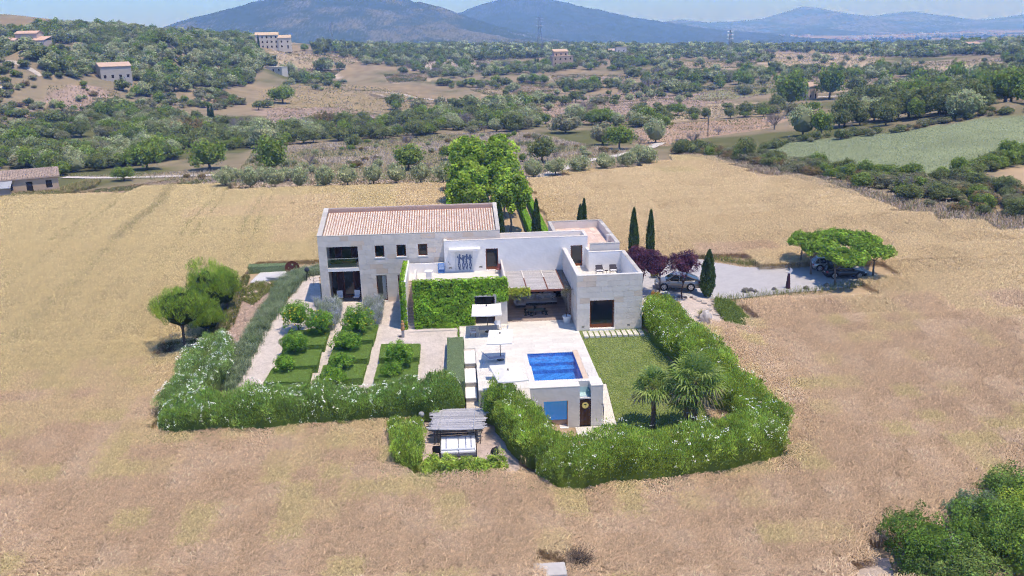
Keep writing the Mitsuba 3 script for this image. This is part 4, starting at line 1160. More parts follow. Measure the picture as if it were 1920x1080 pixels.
def chair(name, label, cat, x, y, z, a, seat=(0.6, 0.6, 0.62), frame=(0.25, 0.1, 0.06), w=0.55, h=0.85, group=None, arms=True):
    t = thing(name, label, cat, group)
    R, o = rotz(a), np.array([x, y, z])

    def q(mb):
        (v, f), c = mb.get()
        m = MB()
        m.add(v @ R.T + o, f, c)
        return m
    part(t, 'seat', q(MB(seat).box(-w / 2, w / 2, -0.25, 0.25, 0.40, 0.47, bev=0.015)), 'cloth')
    bk = MB(seat)
    bk.add(np.array([[-w / 2, 0.22, 0.47], [w / 2, 0.22, 0.47], [w / 2, 0.34, h], [-w / 2, 0.34, h], [-w / 2, 0.26, 0.47], [w / 2, 0.26, 0.47], [w / 2, 0.38, h], [-w / 2, 0.38, h]]),
           np.array([[0, 1, 2, 3], [4, 7, 6, 5], [0, 4, 5, 1], [1, 5, 6, 2], [2, 6, 7, 3], [3, 7, 4, 0]]))
    part(t, 'backrest', q(bk), 'cloth')
    for sx in (-1, 1):
        for yy in (-0.22, 0.24):
            part(t, 'leg', q(MB(frame).tube([(sx * (w / 2 - 0.02), yy, 0), (sx * (w / 2 - 0.03), yy, 0.40)], 0.018, 5)), 'wood')
        if arms:
            part(t, 'armrest', q(MB(frame).tube([(sx * w / 2, -0.2, 0.40), (sx * w / 2, -0.2, 0.62), (sx * w / 2, 0.28, 0.64)], 0.018, 5)), 'wood')
    return t


chair('dining_chair', 'pale dining chair with wooden legs at the left end of the grey table', 'chair', 1.25, 74.1, 0, PI / 2, (0.55, 0.56, 0.6), (0.25, 0.1, 0.07))
chair('dining_chair', 'white dining chair at the right end of the grey table, its back to the pool', 'chair', 4.15, 74.35, 0, -PI / 2, (0.68, 0.69, 0.72), (0.6, 0.6, 0.62))
chair('dining_chair', 'white dining chair on the far side of the grey table', 'chair', 3.6, 75.3, 0, 0.1, (0.66, 0.67, 0.7), (0.6, 0.6, 0.62))
chair('armchair', 'dark woven armchair on the walled roof terrace, the left one of the pair', 'chair', 14.15, 81.1, 3.3, 0.0, (0.10, 0.09, 0.10), (0.05, 0.045, 0.045), 0.72, 0.98)
chair('armchair', 'dark woven armchair on the walled roof terrace, the right one of the pair', 'chair', 15.55, 81.1, 3.3, 0.0, (0.10, 0.09, 0.10), (0.05, 0.045, 0.045), 0.72, 0.98)
for k, x in (('armchair', 14.15), ('armchair_001', 15.55)):
    part(k, 'seat_cushion', B(x - 0.32, x + 0.32, 80.83, 81.3, 3.771, 3.83, (0.6, 0.6, 0.62), bev=0.02), 'cloth', label='pale seat cushion')
solo('side_table', 'small dark side table between the two woven armchairs', 'table', MB((0.08, 0.07, 0.07)).box(14.68, 15.02, 81.0, 81.35, 3.72, 3.75).box(14.83, 14.87, 81.15, 81.19, 3.3, 3.72).box(14.72, 14.98, 81.05, 81.3, 3.3, 3.32), 'wood')
chair('director_chair', 'white canvas director chair in the lower loggia, left of the glass door', 'chair', -12.35, 86.55, 0, 0.15, (0.68, 0.69, 0.74), (0.06, 0.03, 0.025), 0.6, 1.05)
chair('director_chair', 'white canvas director chair in the lower loggia, right of the glass door', 'chair', -10.62, 86.5, 0, -0.15, (0.68, 0.69, 0.74), (0.06, 0.03, 0.025), 0.6, 1.05)
chair('folding_chair', 'reddish folding chair by the glass door at the right end of the upper terrace', 'chair', 4.2, 83.6, 3.2, -0.5, (0.25, 0.1, 0.1), (0.2, 0.08, 0.07), 0.45, 0.9)


def lounger(label, x, y, a, up=0.55, col=(0.30, 0.33, 0.42)):
    t = thing('sun_lounger', label, 'sun lounger')
    R, o = rotz(a), np.array([x, y, 0.0])
    M = lambda p: np.asarray(p, float) @ R.T + o
    sling = np.array([[-0.98, -0.32, 0.36], [-0.98, 0.32, 0.36], [0.35, -0.32, 0.33], [0.35, 0.32, 0.33], [0.95, -0.32, 0.33 + up], [0.95, 0.32, 0.33 + up]])
    part(t, 'sling', MB(col).add(M(np.vstack([sling, sling - [0, 0, 0.025]])), np.array([[0, 2, 3, 1], [2, 4, 5, 3], [6, 7, 9, 8], [8, 9, 11, 10], [0, 6, 8, 2], [2, 8, 10, 4], [1, 3, 9, 7], [3, 5, 11, 9], [0, 1, 7, 6], [4, 10, 11, 5]])), 'cloth')
    fr = MB((0.66, 0.67, 0.7))
    for s in (-0.33, 0.33):
        fr.tube(M([(-1.0, s, 0.35), (0.35, s, 0.32), (0.97, s, 0.33 + up)]), 0.022, 6)
    part(t, 'frame', fr, 'metal', kind='stuff')
    for xx, dx in ((-0.85, -0.12), (0.5, 0.12)):
        for s in (-0.33, 0.33):
            part(t, 'leg', MB((0.66, 0.67, 0.7)).tube(M([(xx, s, 0.34), (xx + dx, s, 0.0)]), 0.02, 5), 'metal')


lounger('grey sun lounger lying in the shade of the middle parasol', 2.75, 67.6, PI + 0.12)
lounger('grey sun lounger half under the tilted white parasol', 3.15, 63.9, PI + 0.1)

so = thing('corner_sofa', 'long grey L-shaped corner sofa with striped cushions under the patio roof', 'sofa')
part(so, 'base', MB((0.06, 0.05, 0.05)).box(5.75, 10.0, 82.35, 83.6, 0.08, 0.28), 'wood')
part(so, 'chaise_base', MB((0.06, 0.05, 0.05)).box(5.75, 6.75, 81.7, 82.345, 0.08, 0.28), 'wood')
SB = (0.46, 0.47, 0.53)
for i, (x0, x1, ya) in enumerate(((5.72, 6.78, 81.66), (6.79, 8.36, 82.3), (8.37, 10.04, 82.3))):
    part(so, 'seat_cushion', B(x0, x1, ya, 83.25, 0.282, 0.46, SB, bev=0.03), 'cloth')
for i in range(4):
    part(so, 'back_cushion', B(5.8 + i * 1.06, 6.82 + i * 1.06, 83.26, 83.55, 0.44, 0.88, (0.50, 0.51, 0.57), bev=0.05), 'cloth')
part(so, 'back_cushion', B(5.60, 5.80, 81.75, 83.2, 0.44, 0.80, (0.45, 0.46, 0.52), bev=0.04), 'cloth')
r = np.random.default_rng(3)
for i, (x, y, lab) in enumerate(((6.0, 82.6, 'white and black patterned cushion at the left end of the corner sofa'), (7.3, 83.0, 'round white and black cushion left of the middle of the sofa'), (8.5, 83.05, 'round white and black cushion right of the middle of the sofa'), (9.65, 82.95, 'white and black patterned cushion at the right end of the corner sofa'), (6.05, 83.1, 'dark striped cushion in the corner of the sofa'))):
    k = solo('cushion', lab, 'cushion', MB((0.66, 0.66, 0.68) if i < 4 else (0.1, 0.1, 0.12)).ball((x, y, 0.62), 0.24, 2, squash=(1.25, 0.5, 0.8)), 'cloth', True, group='loose cushions on the corner sofa')
    pt = MB((0.05, 0.05, 0.07))
    for j in range(5):
        a = r.uniform(0, 2 * PI)
        pt.ball((x + 0.16 * math.cos(a), y - 0.10, 0.62 + 0.1 * math.sin(a)), 0.05, 1)
    part(k, 'motif', pt, 'cloth', kind='stuff')
for x in (6.6, 8.2, 9.6):
    part(so, 'stripe', B(x - 0.04, x + 0.04, 82.28, 83.24, 0.4605, 0.468, (0.15, 0.16, 0.22)), 'cloth')
ct = thing('coffee_table', 'low dark iron coffee table with a greenish glass top on the patio deck', 'table')
part(ct, 'glass_top', B(6.75, 8.35, 79.4, 80.2, 0.40, 0.42, (0.16, 0.20, 0.17)), 'painted')
for x, y in ((6.85, 79.5), (8.25, 79.5), (6.85, 80.1), (8.25, 80.1), (7.55, 79.45)):
    part(ct, 'leg', MB((0.03, 0.03, 0.03)).lathe([(0.10, 0), (0.10, 0.04), (0.03, 0.1), (0.05, 0.25), (0.03, 0.399)], (x, y, 0), 8), 'metal', True)
for x, y, wh in ((6.55, 79.3, 'at the front left corner of'), (6.6, 80.25, 'at the back left corner of'), (8.6, 79.3, 'at the front right corner of'), (8.5, 80.2, 'at the back right corner of'), (7.1, 79.15, 'in front of the middle of')):
    solo('iron_stool', f'small dark openwork iron stool {wh} the low coffee table', 'stool', MB((0.05, 0.055, 0.045)).lathe([(0.17, 0), (0.15, 0.03), (0.06, 0.16), (0.06, 0.2), (0.17, 0.33), (0.17, 0.37), (0, 0.37)], (x, y, 0), 10), 'metal', True, group='small dark iron stools around the coffee table')
vz = thing('vase', 'black vase with dark leaves on the low coffee table', 'vase')
part(vz, 'body', MB((0.02, 0.02, 0.02)).lathe([(0, 0.42), (0.09, 0.42), (0.13, 0.55), (0.07, 0.68), (0.09, 0.72)], (7.5, 79.9, 0), 12), 'metal', True)
r = np.random.default_rng(12)
q = np.array([7.5, 79.9, 0.82]) + r.normal(0, 0.16, (120, 3)) * [1.3, 1, 0.6]
part(vz, 'leaves', MB().add(*leaves(q, r.normal(0, 1, (120, 3)), 0.12, 0.4, (0.012, 0.018, 0.012), r)), 'leaf')
po = thing('potted_olive_tree', 'slender young olive tree in a white pot by the patio post', 'potted tree')
part(po, 'pot', MB((0.76, 0.76, 0.77)).lathe([(0, 0), (0.27, 0), (0.38, 0.62), (0.43, 0.64), (0.43, 0.74), (0.37, 0.74), (0.36, 0.66), (0, 0.66)], (10.25, 76.55, 0), 20), 'plaster', True)
part(po, 'trunk', limbs(5, 1.9, 0.035, [(0.2, 0.1, 2.7), (-0.25, 0, 2.6), (0.05, -0.2, 2.9), (-0.1, 0.2, 2.8)], (0.10, 0.07, 0.05), (10.25, 76.55, 0.6)), 'bark')
part(po, 'crown', crown(6, (0.6, 0.6, 0.75), 26, 0.2, 700, 0.10, 0.3, [(0.12, 0.13, 0.07), (0.16, 0.15, 0.10)], core=False, center=(10.25, 76.55, 3.0)), 'leaf')

bl = thing('blue_lounger', 'blue plastic sun lounger standing on end against the white wall of the upper terrace', 'sun lounger')
part(bl, 'shell', MB((0.10, 0.22, 0.52)).box(-1.95, -1.28, 84.38, 84.5, 3.22, 4.25, bev=0.04), 'painted')
for i, (z0, z1, c) in enumerate(((3.9, 4.15, (0.30, 0.42, 0.66)), (3.62, 3.86, (0.36, 0.48, 0.70)), (3.38, 3.58, (0.04, 0.10, 0.30)))):
    part(bl, 'panel', B(-1.87, -1.36, 84.362, 84.381, z0, z1, c, bev=0.006), 'painted')
ap = thing('wall_artwork', 'pale wall panel with four dancing blue grey figures on the upper terrace', 'artwork')
part(ap, 'panel', B(-0.19, 1.66, WY0 - 0.03, WY0 - 0.004, 3.28, 5.3, (0.62, 0.63, 0.64)), 'plaster')
FG = [((0.25, 0.17, 0.06), 1), ((0.66, 0.0, -0.04), -1), ((1.0, 0.1, 0.1), 1), ((1.38, -0.05, 0.0), -1)]
fr_ = ((0, WY0 - 0.031, 3.4), (1, 0, 0), (0, 0, 1), (0, -1, 0))
for (x, lean, dz), s in FG:
    body = [sg.Point(x + lean * 0.4, 1.52 + dz).buffer(0.085), sg.LineString([(x + lean * 0.35, 1.42 + dz), (x, 1.02 + dz), (x - 0.03 * s, 0.85)]).buffer(0.085), sg.LineString([(x, 0.9), (x + 0.09 * s, 0.5), (x + 0.02 * s, 0.06)]).buffer(0.05),
            sg.LineString([(x - 0.03, 0.9), (x - 0.12 * s, 0.52), (x - 0.02 * s, 0.12), (x + 0.06, 0.05)]).buffer(0.045), sg.LineString([(x + lean * 0.3, 1.36 + dz), (x + 0.2 * s, 1.2 + dz), (x + 0.06 * s, 1.04 + dz)]).buffer(0.036),
            sg.LineString([(x + lean * 0.3, 1.36 + dz), (x - 0.19 * s, 1.22 + dz), (x - 0.14 * s, 1.42 + dz)]).buffer(0.034)]
    part(ap, 'figure', MB((0.11, 0.15, 0.26)).prism(shapely.union_all(body), 0, 0.025, None, fr_), 'painted')

# ornaments left of the villa
rd = thing('disc_sculpture', 'round rust brown steel disc with four holes standing behind the grass border', 'sculpture')
o = G(549, 514)
dp = sg.Point(0, 0).buffer(0.85, 24)
for hx, hy, hr in ((0.05, 0.42, 0.12), (-0.4, 0.05, 0.09), (0.5, 0.2, 0.12), (0.15, -0.1, 0.08)):
    dp = dp.difference(sg.Point(hx, hy).buffer(hr, 10))
part(rd, 'disc', MB((0.13, 0.05, 0.035)).prism(dp, 0, 0.04, None, (o + [0, 0, 0.75], (1, 0, 0), (0, 0, 1), (0, -1, 0))), 'rubble')
part(rd, 'foot', MB((0.08, 0.04, 0.03)).box(o[0] - 0.3, o[0] + 0.3, o[1] - 0.05, o[1] + 0.1, o[2] - 0.1, o[2] + 0.06), 'metal')


def orb_tripod(label, o, h, R, col, legcol):
    t = thing('orb_on_tripod', label, 'ornament')
    part(t, 'orb', MB(col).ball(o + [0, 0, h], R, 3), 'painted', True)
    for a in (0.3, 2.4, 4.5):
        part(t, 'leg', MB(legcol).tube([o + [0, 0, h - R * 0.8], o + [0.25 * h * math.cos(a), 0.25 * h * math.sin(a), -0.05]], 0.035, 6), 'wood')


orb_tripod('dark orb on a black tripod at the end of the left gravel path', G(577, 526), 1.3, 0.28, (0.05, 0.06, 0.08), (0.03, 0.03, 0.03))
orb_tripod('black orb on a stand beside the left wall of the villa', np.array([-14.9, 92.5, 0.0]), 1.0, 0.3, (0.015, 0.015, 0.018), (0.03, 0.03, 0.03))
orb_tripod('grey globe on a wooden tripod left of the reed roofed shelter', G(792, 812), 1.55, 0.22, (0.33, 0.33, 0.33), (0.22, 0.19, 0.17))
rl_ = thing('garden_railing', 'thin brown metal railing behind the left corner of the villa', 'railing')
for z in (0.45, 0.8, 1.15):
    part(rl_, 'rail', MB((0.1, 0.07, 0.05)).tube([(-16.1, 93.0, z), (-14.2, 93.0, z)], 0.02, 5), 'metal')
for x in (-16.1, -15.2, -14.2):
    part(rl_, 'post', MB((0.1, 0.07, 0.05)).tube([(x, 93.0, -0.1), (x, 93.0, 1.2)], 0.025, 5), 'metal')


def boulder(name, label, o, size, seed, col=(0.5, 0.48, 0.46), cat='boulder', group=None):
    v, f = blob(np.asarray(size), 3, 0.35, seed)
    k = (0.75 + 0.5 * meshkit.fbm(v * 2.2, 3, seed))[:, None]
    return solo(name, label, cat, (v + np.asarray(o) + [0, 0, size[2] * 0.6], f), 'rubble', True, color=np.asarray(col) * k, group=group)


boulder('boulder', 'long grey and white boulder lying on the concrete platform', G(522, 527) + [0, 0, 0.1], (1.3, 0.5, 0.45), 4, (0.52, 0.51, 0.52))
boulder('boulder', 'pale rounded boulder standing in the raked gravel court', G(1323, 606), (0.55, 0.5, 0.85), 8, (0.52, 0.49, 0.47))
for i, (px, py) in enumerate(((1302, 562), (1311, 566), (1320, 570), (1330, 574), (1338, 572), (1345, 582), (1352, 588), (1330, 582), (1342, 592), (1355, 598), (1347, 574), (1338, 566))):
    boulder('border_rock', ORD[i] + ' pale rock from the car end of the border along the gravel court', G(px, py), (0.22 + 0.06 * (i % 3), 0.2, 0.16), 20 + i, (0.42, 0.38, 0.35), 'rock', 'rocks along the gravel court')
for i, (px, py) in enumerate(((1225, 565), (1232, 564), (1240, 560), (1250, 558), (1262, 557), (1273, 556), (1285, 557), (1296, 557))):
    boulder('border_rock', ORD[i] + ' dark rock from the left in the row edging the driveway', G(px, py + 2), (0.2, 0.17, 0.13), 40 + i, (0.16, 0.13, 0.12), 'rock', 'dark edging rocks by the driveway')
for i, (px, py, s) in enumerate(((1398, 548, 0.4), (1408, 546, 0.3), (1416, 548, 0.25), (1451, 544, 0.25), (1511, 542, 0.3), (1549, 537, 0.3))):
    boulder('verge_rock', ORD[i] + ' dark rock from the left on the wheat side edge of the parking area', G(px, py), (s, s * 0.8, s * 0.8), 60 + i, (0.16, 0.15, 0.14), 'rock', 'rocks on the edge of the parking area')
cs = thing('cone_sculpture', 'tall dark cone sculpture topped by a white crescent, beside the parking area', 'sculpture')
o = G(1477, 541)
part(cs, 'cone', MB((0.07, 0.035, 0.05)).lathe([(0.26, -0.1), (0.22, 0.6), (0.12, 1.75), (0.10, 1.75)], o, 12), 'painted', True)
part(cs, 'crescent', MB((0.76, 0.76, 0.78)).prism(sg.Point(0, 0).buffer(0.34, 16).difference(sg.Point(-0.16, 0.16).buffer(0.30, 16)), -0.06, 0.06, None, (o + [0.0, 0, 2.05], (1, 0, 0), (0, 0, 1), (0, -1, 0))), 'painted')
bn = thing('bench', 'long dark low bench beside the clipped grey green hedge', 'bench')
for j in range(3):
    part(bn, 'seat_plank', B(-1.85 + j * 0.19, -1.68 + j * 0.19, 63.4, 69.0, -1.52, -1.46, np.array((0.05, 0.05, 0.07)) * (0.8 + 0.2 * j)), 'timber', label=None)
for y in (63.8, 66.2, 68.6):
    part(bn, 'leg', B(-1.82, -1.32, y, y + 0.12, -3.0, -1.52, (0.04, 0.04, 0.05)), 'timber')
us = thing('statue', 'small orange terracotta figure on a slim grey pedestal at the foot of the outdoor stair', 'statue')
o = G(756, 633)
part(us, 'pedestal', MB((0.33, 0.32, 0.34)).box(o[0] - 0.13, o[0] + 0.13, o[1] - 0.13, o[1] + 0.13, o[2] - 0.1, o[2] + 0.72), 'stone')
part(us, 'figure', MB((0.52, 0.29, 0.14)).lathe([(0, 0.72), (0.16, 0.73), (0.20, 0.95), (0.13, 1.15), (0.18, 1.3), (0.17, 1.42), (0.07, 1.5), (0.11, 1.58), (0.10, 1.68), (0.0, 1.74)], o, 12), 'rubble', True)
boulder('garden_rock', 'small dark rock on the gravel in front of the terracotta figure', G(752, 633), (0.18, 0.14, 0.14), 91, (0.07, 0.07, 0.08), 'rock')
for i, (px, lab) in enumerate(((1266, 'left small terracotta pot in the gravel court'), (1272, 'right small terracotta pot in the gravel court'))):
    solo('terracotta_pot', lab, 'pot', MB((0.50, 0.26, 0.13)).lathe([(0, 0), (0.16, 0), (0.2, 0.2), (0.1, 0.45), (0.05, 0.5)], G(px, 574), 10), 'rubble', True)

# reed roofed shelter with a daybed
GZX, GZY, GZ = (-1.55, 1.1), (56.9, 60.3), -3.3
gz_ = thing('reed_shelter', 'open shelter on thin dark posts with a flat roof of grey canes', 'shelter')
c4 = [at(806, 806, -0.95), at(908, 803, -0.95), at(911, 765, -0.95), at(815, 768, -0.95)]
r = np.random.default_rng(17)
for i in range(34):
    t = (i + 0.5) / 34
    a, b = c4[0] + (c4[3] - c4[0]) * t, c4[1] + (c4[2] - c4[1]) * t
    a, b = a + [r.normal(0, 0.16), 0, r.normal(0, 0.02)], b + [r.normal(0, 0.16), 0, r.normal(0, 0.02)]
    m = (a + b) / 2 + [0, r.normal(0, 0.03), r.normal(-0.02, 0.015)]
    part(gz_, 'cane', MB(np.array((0.44, 0.44, 0.475)) * r.uniform(0.75, 1.2)).tube([a, m, b], [0.055, 0.06, 0.05], 6), 'timber')
for t in (0.16, 0.80):
    a, b = c4[0] + (c4[1] - c4[0]) * t, c4[3] + (c4[2] - c4[3]) * t
    part(gz_, 'batten', MB((0.66, 0.66, 0.7)).tube([a + [0, -0.05, 0.10], b + [0, 0.05, 0.10]], 0.028, 6), 'metal')
    part(gz_, 'beam', MB((0.08, 0.06, 0.06)).tube([a + [0, -0.05, -0.09], b + [0, 0.05, -0.09]], 0.045, 6), 'wood')
cc = [c4[0] * 0.86 + c4[1] * 0.14, c4[0] * 0.14 + c4[1] * 0.86, c4[3] * 0.14 + c4[2] * 0.86, c4[3] * 0.86 + c4[2] * 0.14]
for p in cc + [c4[0] * 0.92 + c4[1] * 0.08, c4[0] * 0.08 + c4[1] * 0.92]:
    zg = g(p[0], p[1])
    part(gz_, 'post', MB((0.06, 0.05, 0.05)).tube([(p[0], p[1], zg - 0.1), (p[0], p[1], p[2] - 0.1)], 0.035, 6), 'wood')
db = thing('daybed', 'wide white double daybed with blue grey edges under the front of the reed roof', 'daybed')
bc = [G(826, 862), G(894, 858)]
bx0, bx1, by0 = bc[0][0], bc[1][0], bc[0][1]
bz = g((bx0 + bx1) / 2, by0 + 0.7) + 0.02
by1 = by0 + 2.5
part(db, 'base', B(bx0, bx1, by0, by1, bz + 0.12, bz + 0.30, (0.16, 0.17, 0.22)), 'wood')
xm = (bx0 + bx1) / 2
for x0, x1 in ((bx0 + 0.03, xm - 0.015), (xm + 0.015, bx1 - 0.03)):
    part(db, 'mattress', B(x0, x1, by0 + 0.02, by1 - 0.03, bz + 0.302, bz + 0.50, (0.74, 0.76, 0.80), bev=0.05), 'cloth')
for x in (bx0 + 0.42, bx1 - 0.36, bx1 - 0.75):
    part(db, 'strap', B(x - 0.035, x + 0.035, by0 + 0.2, by1 - 0.25, bz + 0.501, bz + 0.512, (0.17, 0.22, 0.36)), 'cloth')
part(db, 'bolster', MB((0.62, 0.66, 0.74)).tube([(bx0 + 0.1, by0 + 0.25, bz + 0.56), (bx1 - 0.1, by0 + 0.25, bz + 0.56)], 0.09, 10), 'cloth', True)
for x in (bx0, bx1):
    for y in (by0 + 0.02, by1 - 0.02):
        part(db, 'post', MB((0.05, 0.045, 0.05)).tube([(x, y, bz), (x, y, bz + 1.0)], 0.03, 6), 'wood')
part(db, 'back_rail', MB((0.05, 0.045, 0.05)).tube([(bx0 - 0.9, by1 + 0.1, bz + 0.6), (bx1, by1 + 0.1, bz + 0.62)], 0.03, 6), 'wood')
o = G(818, 862)
chair('iron_chair', 'dark iron chair left of the white daybed', 'chair', o[0], o[1] + 0.3, bz, PI + 0.1, (0.05, 0.045, 0.05), (0.05, 0.045, 0.05), 0.5, 1.05)
o = G(928, 850)
boulder('planter_stone', 'dark stone ball right of the white daybed', o, (0.3, 0.3, 0.3), 95, (0.04, 0.04, 0.045), 'stone ball')
solo('concrete_slab', 'pale square concrete slab lying in the wheat at the bottom edge', 'slab', MB((0.50, 0.48, 0.45)).box(*(lambda a, b: (a[0], b[0], a[1], a[1] + 1.2, a[2] - 1.2, a[2]))(at(1003, 1080, -2.75), at(1064, 1077, -2.75)), bev=0.03), 'coping')

# low walls and beams around the parking area
lwk = thing('low_stone_wall', 'low dry stone wall on the far edge of the parking area', 'wall')
a, b = G(1476, 499)[:2], G(1545, 492)[:2]
r = np.random.default_rng(23)
for i in range(13):
    p = a + (b - a) * (i + 0.5) / 13
    for j in range(2):
        part(lwk, 'stone', MB(np.array((0.30, 0.28, 0.28)) * r.uniform(0.75, 1.2)).box(p[0] - 0.2, p[0] + 0.2, p[1] - 0.16, p[1] + 0.16, g(*p) - 0.05 + j * 0.27, g(*p) + 0.21 + j * 0.27, bev=0.04), 'rubble')
for i, (p, q, lab) in enumerate((((1602, 506), (1640, 527), 'pale timber beam edging the parking area, the right one of two'), ((1598, 512), (1622, 528), 'pale timber beam edging the parking area, the left one of two'))):
    a, b = G(*p), G(*q)
    solo('timber_beam', lab, 'beam', MB((0.40, 0.36, 0.33)).tube([a + [0, 0, 0.15], b + [0, 0, 0.15]], 0.16, 6), 'timber')

# ------------------------------------------------------------------ cars
def car(label, x, y, a, L, W, H, col, hood=0.28, deck=0.10, lift=0.22, wheel=0.36, wb=(0.19, 0.80), roofx=(0.36, 0.40, 0.80, 0.93), belt=0.60):
    """Nose towards -x before turning. Lofted body, glasshouse, roof, lamps, wheels with tyre and rim."""
    t = thing('parked_car', label, 'car')
    R, o = rotz(a), np.array([x, y, g(x, y) + 0.05])
    X = lambda v: np.asarray(v, float) @ R.T + o
    hb = H * belt

    def loft(st, close=True):
        rings = []
        for (xx, z0, z1, w0, w1) in st:
            zz = np.array([z0, z0 + 0.04, (z0 + z1) / 2, z1 - 0.10 * (z1 - z0), z1, z1])
            ww = np.array([w0 * 0.86, w0 * 0.98, w0, w1 * 0.98, w1 * 0.88, w1 * 0.3])
            rings.append(np.vstack([np.column_stack([np.full(6, xx), ww, zz]), np.column_stack([np.full(6, xx), -ww[::-1], zz[::-1]])]))
        n = 12
        v = np.vstack(rings)
        f = []
        for i in range(len(st) - 1):
            for j in range(n):
                k = (j + 1) % n
                f.append([i * n + j, i * n + k, (i + 1) * n + k, (i + 1) * n + j])
        f = np.array(f)
        tri = np.vstack([f[:, [0, 2, 1]], f[:, [0, 3, 2]]])
        caps = [[0, j, j + 1] for j in range(1, n - 1)] + [[(len(st) - 1) * n, (len(st) - 1) * n + j + 1, (len(st) - 1) * n + j] for j in range(1, n - 1)]
        return X(v), np.vstack([tri, np.array(caps)])
    w = W / 2
    h0 = H * 0.50
    st = [(0.0, lift + 0.12, h0 * 0.82, w * 0.74, w * 0.70), (0.03 * L, lift, h0 * 0.95, w * 0.88, w * 0.84), (0.10 * L, lift, h0 * 1.06, w * 0.97, w * 0.93), (hood * L, lift, hb * 0.99, w, w * 0.95),
          (0.5 * L, lift, hb, w, w * 0.95), (0.80 * L, lift, hb * 1.03, w, w * 0.95), (0.94 * L, lift, hb * 1.03, w * 0.97, w * 0.90), (0.985 * L, lift + 0.05, hb * 0.98, w * 0.90, w * 0.84), (L, lift + 0.14, hb * 0.80, w * 0.82, w * 0.78)]
    part(t, 'body', MB(col).add(*loft(st)), 'car_paint', True)
    r0, r1, r2, r3 = (q * L for q in roofx)
    r0 -= 0.06 * L
    hz = H - 0.03
    gl_ = [(r0, hb * 0.93, hb * 0.99, w * 0.86, w * 0.84), (r1, hb * 0.95, hz * 0.985, w * 0.90, w * 0.72), ((r1 + r2) / 2, hb * 0.95, hz, w * 0.91, w * 0.74), (r2, hb * 0.95, hz * 0.985, w * 0.90, w * 0.72), (r3, hb * 0.95, hb * 1.06, w * 0.84, w * 0.78)]
    part(t, 'window_glass', MB().add(*loft(gl_)), 'dark_glass', True)
    part(t, 'roof', MB(col).add(*loft([(r1 - 0.02 * L, hz * 0.965, hz * 0.99, w * 0.70, w * 0.66), (r1 + 0.04 * L, hz * 0.97, hz * 1.012, w * 0.74, w * 0.70), ((r1 + r2) / 2, hz * 0.97, hz * 1.022, w * 0.76, w * 0.71), (r2, hz * 0.965, hz * 1.008, w * 0.74, w * 0.68), (r2 + 0.03 * L, hz * 0.95, hz * 0.985, w * 0.70, w * 0.64)])), 'car_paint', True)
    for s in (-1, 1):
        for xx in ((r1 + r2) / 2 - 0.02 * L, r2 - 0.04 * L):
            part(t, 'pillar', MB(col).tube(X([(xx, s * w * 0.955, hb * 0.97), (xx + 0.02 * L, s * w * 0.76, hz * 0.985)]), 0.045, 5), 'car_paint')
        part(t, 'pillar', MB(col).tube(X([(r0 + 0.01 * L, s * w * 0.87, hb * 0.98), (r1, s * w * 0.72, hz * 0.985)]), 0.04, 5), 'car_paint')
        part(t, 'pillar', MB(col).tube(X([(r3 - 0.005 * L, s * w * 0.84, hb * 1.02), (r2 + 0.005 * L, s * w * 0.72, hz * 0.985)]), 0.06, 5), 'car_paint')
        part(t, 'headlight', MB((0.75, 0.78, 0.8)).ball(X([0.045 * L, s * w * 0.70, h0 * 0.86]), 1.0, 2, squash=np.abs(R @ np.array([0.16, 0.2, 0.08])).clip(0.08)), 'metal', True)
        part(t, 'tail_light', MB((0.45, 0.02, 0.02)).ball(X([0.975 * L, s * w * 0.80, hb * 0.82]), 1.0, 2, squash=np.abs(R @ np.array([0.1, 0.14, 0.1])).clip(0.08)), 'painted', True)
        part(t, 'mirror', MB(col).ball(X([r0 + 0.07 * L, s * (w + 0.08), hb * 1.04]), 0.11, 2, squash=(1, 1, 0.75)), 'car_paint', True)
        part(t, 'door_seam', MB((0.02, 0.02, 0.02)).box(*((r1 + r2) / 2 - 0.01 * L + np.array([-0.006, 0.006])), s * w * 0.998 - 0.004, s * w * 0.998 + 0.004, lift + 0.1, hb * 0.93, rot=0), 'rubber') if False else None
        part(t, 'side_skirt', MB((0.03, 0.03, 0.03)).tube(X([(wb[0] * L + 0.4, s * w * 0.97, lift + 0.03), (wb[1] * L - 0.4, s * w * 0.97, lift + 0.03)]), 0.06, 5), 'rubber')
        for q in wb:
            c = np.array([q * L, s * (w - 0.12), wheel - 0.03])
            part(t, 'wheel_arch', MB((0.012, 0.012, 0.012)).add(*disc(X, c + [0, s * 0.128, 0.02], wheel * 1.17, 0.01, s)), 'rubber')
            k = part(t, 'wheel', MB((0.025, 0.025, 0.027)).add(*disc(X, c + [0, s * 0.03, 0], wheel, 0.22, s, 20)), 'rubber')
            part(k, 'rim', MB((0.55, 0.55, 0.57)).add(*disc(X, c + [0, s * 0.145, 0], wheel * 0.70, 0.012, s, 16)), 'metal')
            sp = MB((0.08, 0.08, 0.085))
            for j in range(5):
                an_ = 2 * PI * j / 5 + 0.6
                cc_ = c + np.array([0.42 * wheel * math.cos(an_), s * 0.155, 0.42 * wheel * math.sin(an_)])
                sp.add(*disc(X, cc_, wheel * 0.15, 0.006, s, 6))
            part(k, 'rim_gap', sp, 'rubber', kind='stuff')
    part(t, 'grille', MB((0.02, 0.02, 0.02)).add(X(bevel_box(0.0, 0.06, -w * 0.5, w * 0.5, lift + 0.14, h0 * 0.72, 0.01)[0]), bevel_box(0.0, 0.06, -w * 0.5, w * 0.5, lift + 0.14, h0 * 0.72, 0.01)[1]), 'rubber')
